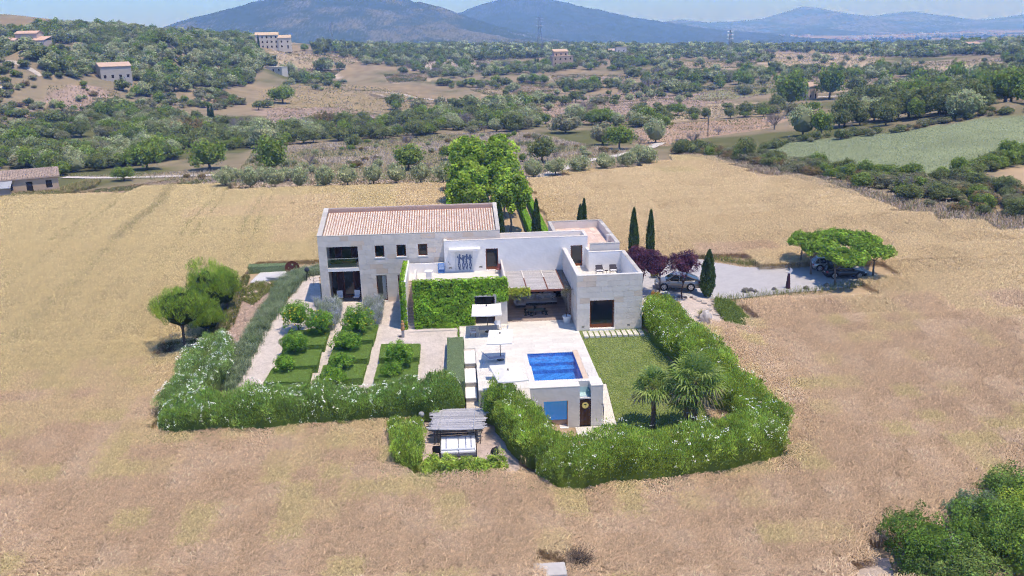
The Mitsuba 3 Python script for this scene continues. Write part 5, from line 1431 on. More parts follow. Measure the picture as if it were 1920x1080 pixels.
    part(t, 'bumper', MB((0.05, 0.05, 0.05)).add(X(bevel_box(L * 0.955, L + 0.03, -w * 0.84, w * 0.84, lift, lift + 0.18, 0.03)[0]), bevel_box(L * 0.955, L + 0.03, -w * 0.84, w * 0.84, lift, lift + 0.18, 0.03)[1]), 'rubber')
    part(t, 'number_plate', MB((0.75, 0.75, 0.75)).add(X(bevel_box(L * 0.99, L + 0.012, -0.26, 0.26, hb * 0.60, hb * 0.60 + 0.11, 0.003)[0]), bevel_box(L * 0.99, L + 0.012, -0.26, 0.26, hb * 0.60, hb * 0.60 + 0.11, 0.003)[1]), 'painted')
    return t


def disc(X, c, r, t, s, n=18):
    th = np.arange(n) * 2 * PI / n
    ring = np.column_stack([r * np.cos(th), np.zeros(n), r * np.sin(th)])
    v = np.vstack([ring * [0.93, 1, 0.93] + [0, t / 2, 0], ring + [0, t / 4, 0], ring - [0, t / 4, 0], ring * [0.93, 1, 0.93] - [0, t / 2, 0], [[0, t / 2, 0], [0, -t / 2, 0]]]) + np.asarray(c)
    f = []
    for k in range(3):
        for j in range(n):
            m = (j + 1) % n
            f += [[k * n + j, (k + 1) * n + m, k * n + m], [k * n + j, (k + 1) * n + j, (k + 1) * n + m]]
    for j in range(n):
        m = (j + 1) % n
        f += [[4 * n, j, m], [4 * n + 1, 3 * n + m, 3 * n + j]]
    return X(v), np.array(f)


o = G(1231, 545)
car('silver sports crossover parked under the purple plum trees, facing left', o[0], o[1] + 0.95, -0.17, 4.8, 1.95, 1.66, (0.21, 0.205, 0.21), hood=0.30, roofx=(0.30, 0.42, 0.66, 0.95), belt=0.63, wheel=0.38, wb=(0.195, 0.785))
o = G(1552, 524)
car('black estate car parked in the shade of the tree canopy', o[0] + 4.45 * math.cos(0.12), o[1] + 0.9 - 4.45 * math.sin(0.12), PI - 0.12, 4.5, 1.75, 1.50, (0.012, 0.013, 0.018), belt=0.60, roofx=(0.34, 0.42, 0.86, 0.985))
o = G(1528, 512)
car('pale silver hatchback behind the black estate car', o[0] + 4.1 * math.cos(0.2), o[1] + 1.4 - 4.1 * math.sin(0.2), PI - 0.2, 4.0, 1.72, 1.48, (0.42, 0.44, 0.48), belt=0.60, roofx=(0.34, 0.43, 0.84, 0.97))

# ------------------------------------------------------------------ oleander hedges
OLE = [(0.20, 0.275, 0.045), (0.245, 0.325, 0.055), (0.31, 0.385, 0.08), (0.155, 0.225, 0.04)]


def hedge(label, pts, w, h, seed, flowers=0.6, dens=170, leaf=0.25, cols=OLE, endcap=1.2, pinch=0.30, group='flowering oleander hedges around the garden'):
    r = np.random.default_rng(seed)
    pts = np.array([p[:2] for p in pts], float)
    ls = sg.LineString(pts)
    L = ls.length
    per = 2 * h + w
    k = int(L * per * dens)

    def surf(s, th, rr):
        c = np.array([ls.interpolate(q).coords[0] for q in np.linspace(0, L, 200)])
        ss = np.linspace(0, L, 200)
        x, y = np.interp(s, ss, c[:, 0]), np.interp(s, ss, c[:, 1])
        tx, ty = np.interp(s, ss, np.gradient(c[:, 0], ss)), np.interp(s, ss, np.gradient(c[:, 1], ss))
        t = unit(np.stack([tx, ty, 0 * tx], -1))
        side = np.stack([t[:, 1], -t[:, 0], 0 * tx], -1)
        e = np.clip(np.minimum(s, L - s) / endcap, 0, 1)
        cap = np.sqrt(np.clip(1 - (1 - e) ** 2, 0.03, 1))
        lump = meshkit.fbm(np.stack([x * 0.8, y * 0.8, th * 1.2 + 0 * x], -1), 3, seed)
        hh = h * (0.80 + 0.42 * meshkit.fbm(np.stack([s * 0.5, 0 * s, 0 * s], -1), 2, seed + 1)) * cap ** 0.7
        ww = w * (0.82 + 0.38 * meshkit.fbm(np.stack([s * 0.6, 0 * s + 5, 0 * s], -1), 2, seed + 2)) * cap
        cx, cz = np.cos(th), np.sin(th)
        q = rr * (0.86 + 2 * pinch * lump)
        u = np.sign(cx) * np.abs(cx) ** 0.6 * ww / 2 * q
        z = np.abs(cz) ** 0.6 * hh * q
        p = np.stack([x, y, 0 * x], -1) + side * u[:, None] + t * (np.where(s < L / 2, -1, 1) * (1 - cap) * 0.2)[:, None]
        p[:, 2] = g(p[:, 0], p[:, 1]) + z
        n = unit(side * cx[:, None] + np.array([0, 0, 1]) * cz[:, None] + t * np.where(s < endcap, -1, np.where(s > L - endcap, 1, 0))[:, None] * 0.5)
        return p, n, lump
    t = thing('oleander_hedge', label, 'hedge', group)
    ns, nt = max(6, int(L * 1.5)), 11
    S, TH = np.meshgrid(np.linspace(0.05, L - 0.05, ns), np.linspace(0.02, PI - 0.02, nt), indexing='ij')
    p, _, _ = surf(S.ravel(), TH.ravel(), 0.80)
    i = (np.arange(ns - 1)[:, None] * nt + np.arange(nt - 1)).ravel()
    mb = MB()
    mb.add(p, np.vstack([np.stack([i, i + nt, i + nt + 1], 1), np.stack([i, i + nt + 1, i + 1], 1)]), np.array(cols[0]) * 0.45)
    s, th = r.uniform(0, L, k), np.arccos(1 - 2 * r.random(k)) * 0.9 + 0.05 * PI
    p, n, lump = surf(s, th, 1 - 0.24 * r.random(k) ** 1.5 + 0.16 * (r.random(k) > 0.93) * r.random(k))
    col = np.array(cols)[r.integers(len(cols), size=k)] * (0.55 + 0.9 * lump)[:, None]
    mb.add(*leaves(p, n, leaf, 0.24, col, r, 0.8, 0.25, long=unit(n * 0.7 + np.array([0, 0, 0.8]))))
    for _ in range(int(L * per * 0.75)):
        s1, th1 = np.array([r.uniform(0.2, L - 0.2)]), np.array([math.acos(1 - 2 * r.random()) * 0.9 + 0.05 * PI])
        c1, n1, _l = surf(s1, th1, 0.93)
        rad, base = r.uniform(0.28, 0.58), np.array(cols)[r.integers(len(cols))] * r.uniform(0.65, 1.35)
        dd = unit(r.normal(0, 1, (70, 3)) + n1 * 0.9)
        mb.add(*leaves(c1 + dd * rad * r.uniform(0.6, 1.1, (70, 1)), dd, leaf, 0.26, base, r, 0.6, 0.22, long=unit(dd + np.array([0, 0, 0.6]))))
    part(t, 'foliage', mb, 'leaf', kind='stuff')
    if flowers > 0:
        m = int(L * per * 1.5 * flowers)
        s, th = r.uniform(0, L, m), np.arccos(1 - 2 * r.random(m))
        keep = meshkit.fbm(np.stack([s * 0.7, th * 1.5, 0 * s], -1), 2, seed + 7) > 0.44
        s, th = np.repeat(s[keep], 5), np.repeat(th[keep], 5)
        p, n, _ = surf(s + r.normal(0, 0.08, len(s)), np.clip(th + r.normal(0, 0.05, len(s)), 0.02, PI - 0.02), 1.10)
        part(t, 'flowers', MB().add(*leaves(p, n, 0.085, 0.9, (0.78, 0.78, 0.74), r, 0.8, 0.1)), 'leaf', kind='stuff')
    return t


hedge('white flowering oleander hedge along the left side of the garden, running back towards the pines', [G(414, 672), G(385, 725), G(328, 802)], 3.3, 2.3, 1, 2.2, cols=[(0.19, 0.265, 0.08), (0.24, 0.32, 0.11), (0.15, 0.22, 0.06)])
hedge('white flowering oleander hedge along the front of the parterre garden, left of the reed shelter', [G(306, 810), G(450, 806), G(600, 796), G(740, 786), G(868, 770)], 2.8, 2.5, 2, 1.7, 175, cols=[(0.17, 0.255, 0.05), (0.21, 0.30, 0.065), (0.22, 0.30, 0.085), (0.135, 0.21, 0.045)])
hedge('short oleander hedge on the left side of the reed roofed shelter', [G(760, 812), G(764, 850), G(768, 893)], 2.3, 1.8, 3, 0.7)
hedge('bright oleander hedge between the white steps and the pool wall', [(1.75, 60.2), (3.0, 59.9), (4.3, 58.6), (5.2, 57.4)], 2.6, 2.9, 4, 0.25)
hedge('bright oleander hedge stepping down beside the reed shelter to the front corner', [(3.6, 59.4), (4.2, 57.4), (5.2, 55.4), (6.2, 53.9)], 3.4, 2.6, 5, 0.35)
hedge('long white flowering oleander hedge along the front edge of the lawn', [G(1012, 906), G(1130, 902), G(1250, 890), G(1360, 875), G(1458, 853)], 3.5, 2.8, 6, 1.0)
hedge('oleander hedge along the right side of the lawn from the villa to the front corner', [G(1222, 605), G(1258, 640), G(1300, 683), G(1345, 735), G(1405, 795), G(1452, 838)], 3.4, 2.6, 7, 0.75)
for i, (px, py, s, lab) in enumerate(((805, 886, 0.55, 'small oleander bush at the left end of the row in front of the daybed'), (842, 889, 0.6, 'small oleander bush second from the left in front of the daybed'), (872, 891, 0.65, 'small oleander bush in the middle of the row in front of the daybed'), (900, 892, 0.6, 'small oleander bush second from the right in front of the daybed'), (926, 890, 0.75, 'leafy oleander bush at the right end of the row in front of the daybed'))):
    o = G(px, py)
    solo('oleander_bush', lab, 'bush', crown(300 + i, (0.9 * s + 0.3, 0.8 * s + 0.2, 1.1 * s + 0.2), 22, 0.35, 1500, 0.24, 0.24, OLE, center=o + [0, 0, 0.75 * s + 0.1], up=0.8), 'leaf', group='small oleander bushes in front of the daybed')

# ------------------------------------------------------------------ garden trees
CIT = [(0.10, 0.20, 0.025), (0.15, 0.26, 0.035), (0.20, 0.31, 0.05), (0.075, 0.155, 0.025)]
for i, (px, py, rx, rz, n, fruit, lab) in enumerate((
        (560, 620, 1.75, 1.5, 120, 26, 'big lemon tree with yellow fruit at the back left of the parterre'), (602, 632, 1.55, 1.4, 105, 12, 'big lemon tree on the right of the pair at the back left of the parterre'),
        (553, 668, 1.4, 1.15, 85, 0, 'round dark green citrus tree on the second box hedge of the left row'), (534, 703, 1.1, 0.8, 60, 0, 'round citrus tree on the third box hedge of the left row'),
        (674, 630, 1.85, 1.5, 125, 18, 'broad lemon tree on the back box hedge of the middle row'), (651, 663, 1.6, 0.95, 80, 0, 'low spreading citrus tree on the second box hedge of the middle row'), (642, 699, 1.15, 0.75, 60, 0, 'low round citrus tree on the front box hedge of the middle row'),
        (750, 695, 1.4, 1.4, 90, 0, 'round citrus tree on the right row of box hedges'), (625, 728, 1.4, 0.8, 60, 0, 'citrus tree half hidden behind the front oleander hedge, in the middle row'), (737, 716, 1.0, 0.8, 50, 0, 'bright citrus tree half hidden behind the front oleander hedge, in the right row'))):
    o = G(px, py)
    t = thing('citrus_tree', lab, 'tree', 'citrus trees of the parterre garden')
    part(t, 'trunk', limbs(400 + i, 0.5, 0.07, [(0.5 * rx, 0.1, 1.2), (-0.5 * rx, 0.2, 1.2), (0.1, -0.4 * rx, 1.1), (0, 0.4, 1.4)], (0.12, 0.10, 0.08), o), 'bark')
    rx, rz = rx * 0.90, rz * 0.9
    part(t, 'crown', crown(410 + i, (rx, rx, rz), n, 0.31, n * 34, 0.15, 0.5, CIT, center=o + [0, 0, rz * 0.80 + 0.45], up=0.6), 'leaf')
    if fruit:
        r = np.random.default_rng(420 + i)
        fb = MB((0.75, 0.55, 0.04))
        for _ in range(fruit):
            d = unit(r.normal(0, 1, 3) + [-0.2, -0.9, 0.0])
            fb.ball(o + [0, 0, rz * 0.80 + 0.45] + d * [rx, rx, rz] * 0.98, 0.065, 1)
        part(t, 'lemons', fb, 'painted', kind='stuff')


def cypress(label, o, h, rad, seed, cols=((0.05, 0.085, 0.025), (0.07, 0.11, 0.03), (0.035, 0.06, 0.02)), lean=0.0, group='slender dark cypresses around the villa', tips=1):
    t = thing('cypress', label, 'cypress tree', group)
    r = np.random.default_rng(seed)
    mb = MB()
    k = int(900 + h * rad * 900)
    u = r.random(k) ** 0.8
    prof = np.sin(PI * np.clip(u * 0.93 + 0.07, 0, 1)) ** 0.55 * (1 - u * 0.45)
    a = r.uniform(0, 2 * PI, k)
    lump = meshkit.fbm(np.stack([np.cos(a) * 1.5, np.sin(a) * 1.5, u * h * 0.9], -1), 3, seed)
    rr = rad * prof * (0.45 + 1.15 * lump) * np.sqrt(r.uniform(0.5, 1, k))
    p = np.stack([rr * np.cos(a) + lean * u * h, rr * np.sin(a), 0.15 + u * h * 0.98], -1)
    n = np.stack([np.cos(a), np.sin(a), 0.3 + 0 * a], -1)
    col = np.array(cols)[r.integers(len(cols), size=k)] * (0.5 + lump)[:, None]
    uu = np.linspace(0, 1, 12)
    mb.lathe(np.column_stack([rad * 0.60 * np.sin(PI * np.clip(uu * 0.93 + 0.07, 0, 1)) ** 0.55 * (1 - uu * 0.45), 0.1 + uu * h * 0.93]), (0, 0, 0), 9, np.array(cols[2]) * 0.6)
    mb.add(*leaves(p, n, 0.30, 0.35, col, r, 0.5, 0.25, long=np.array([0, 0, 1.0]) + n * 0.35))
    (v, f), c = mb.get()
    v[:, 0] += lean * 0
    part(t, 'foliage', MB().add(v + o, f, c), 'leaf')
    part(t, 'trunk', MB((0.12, 0.09, 0.07)).tube([o - [0, 0, 0.2], o + [0, 0, h * 0.3]], 0.09, 6), 'bark')
    return t


def at_top(px, py, Y):
    p = atY(px, py, Y)
    o = np.array([p[0], Y, g(p[0], Y)])
    return o, p[2] - o[2]


for i, (px, py, Y, rad, lab) in enumerate(((936, 375, 96, 0.75, 'slim cypress right behind the tiled roof wing of the villa'), (1005, 374, 101, 0.75, 'dark cypress at the front end of the plane tree avenue'), (1088, 384, 103, 0.65, 'left cypress of the pair behind the rear annex'),
                                           (1095, 373, 103.5, 0.6, 'right and taller cypress of the pair behind the rear annex'), (1189, 390, 95.5, 0.72, 'left one of the two tall cypresses behind the purple plum trees'), (1221, 394, 95.5, 0.62, 'right one of the two tall cypresses behind the purple plum trees'))):
    o, h = at_top(px, py, Y)
    cypress(lab, o, h, rad, 500 + i)
o = G(1326, 557)
cypress('stout irregular cypress standing between the silver car and the driveway', o, 5.1, 0.95, 510, cols=((0.06, 0.10, 0.03), (0.085, 0.13, 0.035), (0.045, 0.075, 0.025)))

PUR = [(0.075, 0.03, 0.055), (0.10, 0.045, 0.075), (0.055, 0.025, 0.05), (0.12, 0.05, 0.06)]
for i, (bx, by, cx, cyy, rx, rz, lab) in enumerate(((1236, 553, 1228, 497, 2.0, 1.75, 'purple leaved plum tree over the bonnet of the silver car'), (1279, 561, 1283, 495, 1.55, 1.6, 'purple leaved plum tree over the rear of the silver car'), (1205, 548, 1196, 486, 1.7, 1.6, 'purple leaved plum tree closest to the walled roof terrace'))):
    o = G(bx, by)
    c = atY(cx, cyy, o[1])
    t = thing('plum_tree', lab, 'tree', 'purple leaved plum trees beside the villa')
    part(t, 'trunk', limbs(520 + i, 1.7, 0.08, [c - o + [a, b, 0.3] for a, b in ((0.9, 0.2), (-0.9, 0), (0.2, -0.8), (0, 0.8), (0.4, 0.4))], (0.08, 0.06, 0.06), o), 'bark')
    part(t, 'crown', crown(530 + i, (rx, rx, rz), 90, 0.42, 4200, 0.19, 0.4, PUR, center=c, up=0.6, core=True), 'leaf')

MUL = [(0.125, 0.205, 0.03), (0.165, 0.255, 0.04), (0.21, 0.305, 0.05), (0.09, 0.155, 0.026)]
for i, (bx, by, lab, cx, cyy, rr) in enumerate(((1501, 500, 'flat topped mulberry tree at the left end of the car park canopy', 1507, 460, 1.9), (1521, 515, 'flat topped mulberry tree beside the silver hatchback', 1537, 475, 2.3), (1566, 536, 'flat topped mulberry tree in front of the black estate car', 1580, 492, 2.5),
                                                (1637, 521, 'flat topped mulberry tree at the right end of the car park canopy', 1632, 490, 2.3), (1560, 494, 'flat topped mulberry tree at the back of the car park canopy', 1566, 452, 2.6), (1606, 498, 'flat topped mulberry tree at the back right of the car park canopy', 1606, 468, 2.4))):
    o = G(bx, by)
    c = np.array([o[0] + (cx - bx) / 17.0, o[1] + 0.2, o[2] + 3.15])
    t = thing('mulberry_tree', lab, 'tree', 'flat topped mulberry trees over the parked cars')
    part(t, 'trunk', limbs(540 + i, 2.0, 0.10, [c - o + [a, b, -0.1] for a, b in ((1.2, 0.3), (-1.2, 0.2), (0.3, -1.2), (0.2, 1.2), (0, 0.2))], (0.16, 0.13, 0.11), o), 'bark')
    part(t, 'crown', crown(550 + i, (rr, rr * 1.1, 0.62), 90, 0.42, 4300, 0.27, 0.7, MUL, center=c, up=1.0), 'leaf')

PLA = [(0.16, 0.24, 0.035), (0.215, 0.305, 0.045), (0.27, 0.365, 0.055), (0.12, 0.185, 0.03), (0.15, 0.215, 0.05)]
for i, (x, y, h, rr, lab) in enumerate(((2.0, 117, 8.6, 3.1, 'bright green plane tree in the left row of the avenue, first from the villa'), (7.6, 116, 8.0, 3.0, 'bright green plane tree in the right row of the avenue, first from the villa'), (2.1, 126, 9.3, 3.2, 'bright green plane tree in the left row of the avenue, second from the villa'),
                                        (7.5, 125, 8.8, 3.1, 'bright green plane tree in the right row of the avenue, second from the villa'), (2.2, 136, 10.5, 3.3, 'bright green plane tree in the left row of the avenue, third from the villa'), (7.4, 135, 10.3, 3.3, 'bright green plane tree in the right row of the avenue, third from the villa'),
                                        (2.3, 146, 10.0, 3.2, 'bright green plane tree in the left row of the avenue, farthest from the villa'), (7.3, 145, 10.0, 3.2, 'bright green plane tree in the right row of the avenue, farthest from the villa'))):
    o = np.array([x, y, g(x, y)])
    t = thing('plane_tree', lab, 'tree', 'bright green plane trees of the avenue behind the villa')
    part(t, 'trunk', limbs(560 + i, 2.3, 0.16, [(a, b, h * 0.6) for a, b in ((1.4, 0.3), (-1.4, 0.2), (0.3, -1.4), (0.2, 1.4))], (0.2, 0.18, 0.15), o), 'bark')
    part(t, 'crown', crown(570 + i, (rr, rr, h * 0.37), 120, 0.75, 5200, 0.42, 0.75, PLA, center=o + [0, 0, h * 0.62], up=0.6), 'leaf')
HB = [(0.14, 0.27, 0.03), (0.18, 0.32, 0.04)]
for i, (a, b, lab) in enumerate((((0.2, 113), (0.2, 152), 'bright low hedge on the far left of the plane tree avenue'), ((-0.9, 113), (-0.9, 152), 'second bright low hedge left of the avenue, outermost'), ((10.3, 108), (10.3, 152), 'bright low hedge on the right of the plane tree avenue'), ((12.0, 108), (11.7, 152), 'outermost bright low hedge on the right of the avenue'))):
    n = 4
    solo('low_hedge', lab, 'hedge', clipped([(a[0] - 0.4, b[1]), (a[0] + 0.4, b[1]), (a[0] + 0.4, a[1]), (a[0] - 0.4, a[1])], 0.95 if i < 2 else 1.2, -0.1, 50, 0.22, HB, 590 + i), 'leaf', group='bright low hedges along the avenue')

PIN = [(0.17, 0.245, 0.035), (0.22, 0.295, 0.045), (0.26, 0.335, 0.055), (0.12, 0.18, 0.03)]
for i, (bx, by, h, cz, rx, rz, lab) in enumerate(((350, 662, 6.2, 4.3, 3.0, 2.2, 'round crowned young pine with a bare trunk at the left of the garden'), (398, 612, 6.8, 3.7, 2.5, 3.2, 'taller bushy bright green pine behind the first one, beside the stony bank'), (390, 628, 3.6, 1.7, 1.9, 1.6, 'low bushy bright green pine between the bare trunk and the stony bank'), (428, 582, 4.6, 2.4, 1.5, 2.4, 'slim bright green pine at the edge of the stony bank'))):
    o = G(bx, by)
    t = thing('pine_tree', lab, 'pine tree', 'young pines left of the garden')
    part(t, 'trunk', limbs(600 + i, cz * 0.55, 0.13, [(a, b, cz + c) for a, b, c in ((1.2, 0.3, 0.4), (-1.3, 0.2, 0.2), (0.3, -1.2, 0.5), (0.2, 1.2, 0.8), (-0.4, -0.6, 1.2))], (0.11, 0.085, 0.07), o), 'bark')
    r = np.random.default_rng(610 + i)
    mb = MB()
    C = clumps(r, 170, (rx, rx, rz), 0.4, 0.3)
    v, f = blob(np.array([rx, rx, rz]) * 0.6, 2, 0.3, i)
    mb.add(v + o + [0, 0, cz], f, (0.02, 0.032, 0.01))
    for c in C:
        d = unit(r.normal(0, 1, (48, 3)))
        p = o + [0, 0, cz] + c + d * 0.36
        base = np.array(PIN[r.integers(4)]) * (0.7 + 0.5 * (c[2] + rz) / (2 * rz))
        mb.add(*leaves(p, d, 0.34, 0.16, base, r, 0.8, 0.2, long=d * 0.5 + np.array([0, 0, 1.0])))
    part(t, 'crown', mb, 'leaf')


def palm(label, o, h, nf, fl, seed):
    t = thing('fan_palm', label, 'palm tree', 'fan palms on the lawn')
    r = np.random.default_rng(seed)
    tr = MB((0.14, 0.115, 0.095))
    zs = np.linspace(-0.2, h, 18)
    tr.tube(np.column_stack([o[0] + 0.06 * np.sin(zs), o[1] + 0 * zs, o[2] + zs]), 0.17 + 0.025 * (np.arange(18) % 2), 10)
    part(t, 'trunk', tr, 'bark')
    top = o + [0, 0, h]
    for i in range(nf):
        az = i * 2.39996 + r.normal(0, 0.2)
        el = np.interp(i / nf, [0, 0.35, 0.75, 1], [-0.5, 0.1, 0.8, 1.45]) + r.normal(0, 0.12)
        pl = fl * r.uniform(0.42, 0.55)
        d = np.array([math.cos(az) * math.cos(el), math.sin(az) * math.cos(el), math.sin(el)])
        side = unit(np.array([-math.sin(az), math.cos(az), 0]))
        up = np.cross(d, side)
        hub = top + d * pl - [0, 0, 0.12 * pl * math.cos(el)]
        mb = MB((0.20, 0.23, 0.07))
        mb.tube([top, top + d * pl * 0.5, hub], [0.035, 0.025, 0.018], 4)
        n = 20
        bl = fl * 0.60
        base = np.array([(0.13, 0.20, 0.045), (0.17, 0.235, 0.06), (0.21, 0.27, 0.085), (0.10, 0.155, 0.04)][r.integers(4)])
        if i < nf * 0.18:
            base = np.array((0.17, 0.16, 0.09))
        rows, fs, k = [], [], 0
        for j in range(n):
            a = (j / (n - 1) - 0.5) * 4.2
            q = d * math.cos(a) + side * math.sin(a) + up * (0.10 if j % 2 else -0.06)
            ln = bl * (0.72 + 0.28 * math.cos(a * 0.55)) * r.uniform(0.9, 1.08)
            wd = np.cross(unit(q), up) * 0.07
            mid = hub + q * ln * 0.6
            tip = hub + q * ln - np.array([0, 0, 0.30 * ln * r.uniform(0.5, 1.5)])
            rows += [hub, mid - wd, mid + wd, tip]
            fs += [[k, k + 1, k + 2], [k + 1, k + 3, k + 2]]
            k += 4
        mb.add(np.array(rows), np.array(fs), base * r.uniform(0.8, 1.2))
        part(t, 'frond', mb, 'leaf')
    return t


palm('small fan palm on the lawn, the left one of the group', G(1223, 806), 3.7, 26, 2.0, 1)
palm('biggest fan palm, at the right of the group on the lawn', G(1300, 812), 4.4, 34, 2.6, 2)
palm('shorter fan palm between the other two palms on the lawn', G(1284, 809), 2.9, 18, 1.7, 3)

for i, (px, py, rr, cols, lab) in enumerate(((1228, 521, 0.55, [(0.22, 0.20, 0.04), (0.30, 0.22, 0.05), (0.14, 0.15, 0.04)], 'round yellow green shrub near the nose of the silver car'), (1230, 562, 0.6, [(0.28, 0.14, 0.05), (0.20, 0.17, 0.05), (0.32, 0.22, 0.06)], 'round orange flowered shrub behind the side hedge'),)):
    o = G(px, py)
    solo('round_shrub', lab, 'shrub', crown(640 + i, (rr, rr, rr * 0.85), 26, 0.2, 1100, 0.12, 0.6, cols, center=o + [0, 0, rr * 0.8]), 'leaf')
r = np.random.default_rng(650)
o = G(1316, 598)
solo('grass_tuft', 'spiky yellow green grass tuft beside the pale boulder', 'grass', MB().add(*blades(np.tile(o, (220, 1)) + r.normal(0, 0.1, (220, 3)) * [1, 1, 0], 0.95, 0.03, 0.6, (0.24, 0.24, 0.08), r)), 'straw', kind='stuff')
vb = MB()
VB = sg.Polygon(GP((1342, 562), (1372, 568), (1425, 622), (1372, 622), (1340, 578)))
vb.add(*blades(ground_pts(scatter(VB, 9200, r)), 0.45, 0.05, 0.7, np.array([(0.15, 0.22, 0.05), (0.20, 0.26, 0.07), (0.11, 0.17, 0.04)])[r.integers(3, size=9200)], r))
solo('verge_grass', 'green weedy verge between the gravel court and the wheat', 'grass', vb, 'straw', kind='stuff')
vb = MB()
VB = sg.Polygon(GP((455, 545), (480, 530), (545, 530), (500, 552), (475, 575), (455, 565)))
vb.add(*blades(ground_pts(scatter(VB, 2600, r)), 0.35, 0.06, 0.7, np.array([(0.17, 0.20, 0.05), (0.22, 0.24, 0.07)])[r.integers(2, size=2600)], r))
solo('bank_weeds', 'low yellow green weeds at the top of the stony bank', 'weeds', vb, 'straw', kind='stuff')
vb = MB()
VB = sg.Polygon(GP((325, 640), (400, 600), (440, 520), (470, 520), (440, 610), (400, 660), (330, 670), (280, 665)))
q = ground_pts(scatter(VB, 5200, r))
vb.add(*blades(q, 0.55, 0.05, 0.6, np.array([(0.16, 0.19, 0.05), (0.12, 0.15, 0.05), (0.24, 0.22, 0.09)])[r.integers(3, size=5200)], r))
solo('undergrowth', 'green and brown undergrowth below the young pines', 'undergrowth', vb, 'straw', kind='stuff')
o = G(318, 670)
solo('dry_bush', 'brown dry bush at the foot of the pine with the bare trunk', 'bush', crown(655, (1.1, 0.9, 0.75), 24, 0.3, 1200, 0.22, 0.2, [(0.13, 0.09, 0.06), (0.17, 0.12, 0.08), (0.10, 0.09, 0.05)], center=o + [0, 0, 0.5], up=0.8), 'leaf')
for i, (px, py, rr, hh, cols, lab) in enumerate(((1745, 1060, 2.9, 2.3, [(0.10, 0.17, 0.03), (0.13, 0.21, 0.04), (0.075, 0.13, 0.025)], 'big dark green bush in the bottom right corner, its left part'), (1860, 1030, 2.9, 2.2, [(0.12, 0.19, 0.035), (0.16, 0.24, 0.05), (0.085, 0.14, 0.03)], 'green bramble bush in the bottom right corner, right of the dead branches'),
                                                 (1800, 1105, 2.6, 1.7, [(0.12, 0.17, 0.05), (0.16, 0.22, 0.06)], 'low green bush at the very bottom right below the dead branches'), (1925, 985, 2.2, 1.8, [(0.20, 0.27, 0.04), (0.26, 0.33, 0.05), (0.12, 0.18, 0.03)], 'yellow green bush at the right edge near the bottom'),
                                                 (1830, 985, 1.9, 1.4, [(0.12, 0.17, 0.10), (0.16, 0.21, 0.13)], 'grey green bush beside the big one near the bottom right'), (1900, 945, 2.2, 1.6, [(0.10, 0.16, 0.035), (0.14, 0.21, 0.05)], 'dark green bush at the right edge, farthest up the slope'), (1940, 1060, 2.6, 2.1, [(0.12, 0.19, 0.03), (0.17, 0.25, 0.045)], 'green bush cut by the right edge at the bottom'))):
    o = G(px, py)
    solo('wild_bush', lab, 'bush', crown(660 + i, (rr, rr, hh), 110, 0.55, 8800, 0.15, 0.55, cols, center=o + [0, 0, hh * 0.55], up=0.6, var=0.3), 'leaf', group='wild bushes in the bottom right corner')
o = G(1755, 1075)
mb = MB((0.42, 0.40, 0.36))
for _ in range(14):
    d = unit(r.normal(0, 1, 3) + [0, -0.4, 0.9])
    p = o + [0, -0.6, 1.9] + r.normal(0, 0.25, 3)
    mb.tube([p, p + d * 0.5, p + d * 1.0 + r.normal(0, 0.15, 3)], [0.03, 0.02, 0.008], 4)
solo('dead_branches', 'pale dead branches sticking out of the big bush at the bottom right', 'branches', mb, 'bark')
o = G(1085, 1068)
solo('dry_bush', 'small dry brown thistle bush right of the concrete slab', 'bush', MB().add(*blades(np.tile(o, (420, 1)) + r.normal(0, 0.22, (420, 3)) * [1, 1, 0], 1.25, 0.035, 0.55, (0.13, 0.10, 0.08), r)), 'straw')
sheet('stony_ground', sg.Polygon(GP((1605, 1078), (1635, 1048), (1665, 1050), (1680, 1090), (1610, 1100))), (0.42, 0.36, 0.32), 'gravel', 'pale stony ground beside the bushes at the bottom right', 0.12)

# ------------------------------------------------------------------ wheat
WTONES = [((0.56, 0.43, 0.285), (0.62, 0.485, 0.33), (0.50, 0.375, 0.24)), ((0.60, 0.485, 0.295), (0.66, 0.54, 0.34), (0.54, 0.435, 0.255)), ((0.575, 0.48, 0.27), (0.635, 0.535, 0.31), (0.515, 0.43, 0.23)), ((0.61, 0.48, 0.335), (0.67, 0.535, 0.385), (0.55, 0.425, 0.285))]


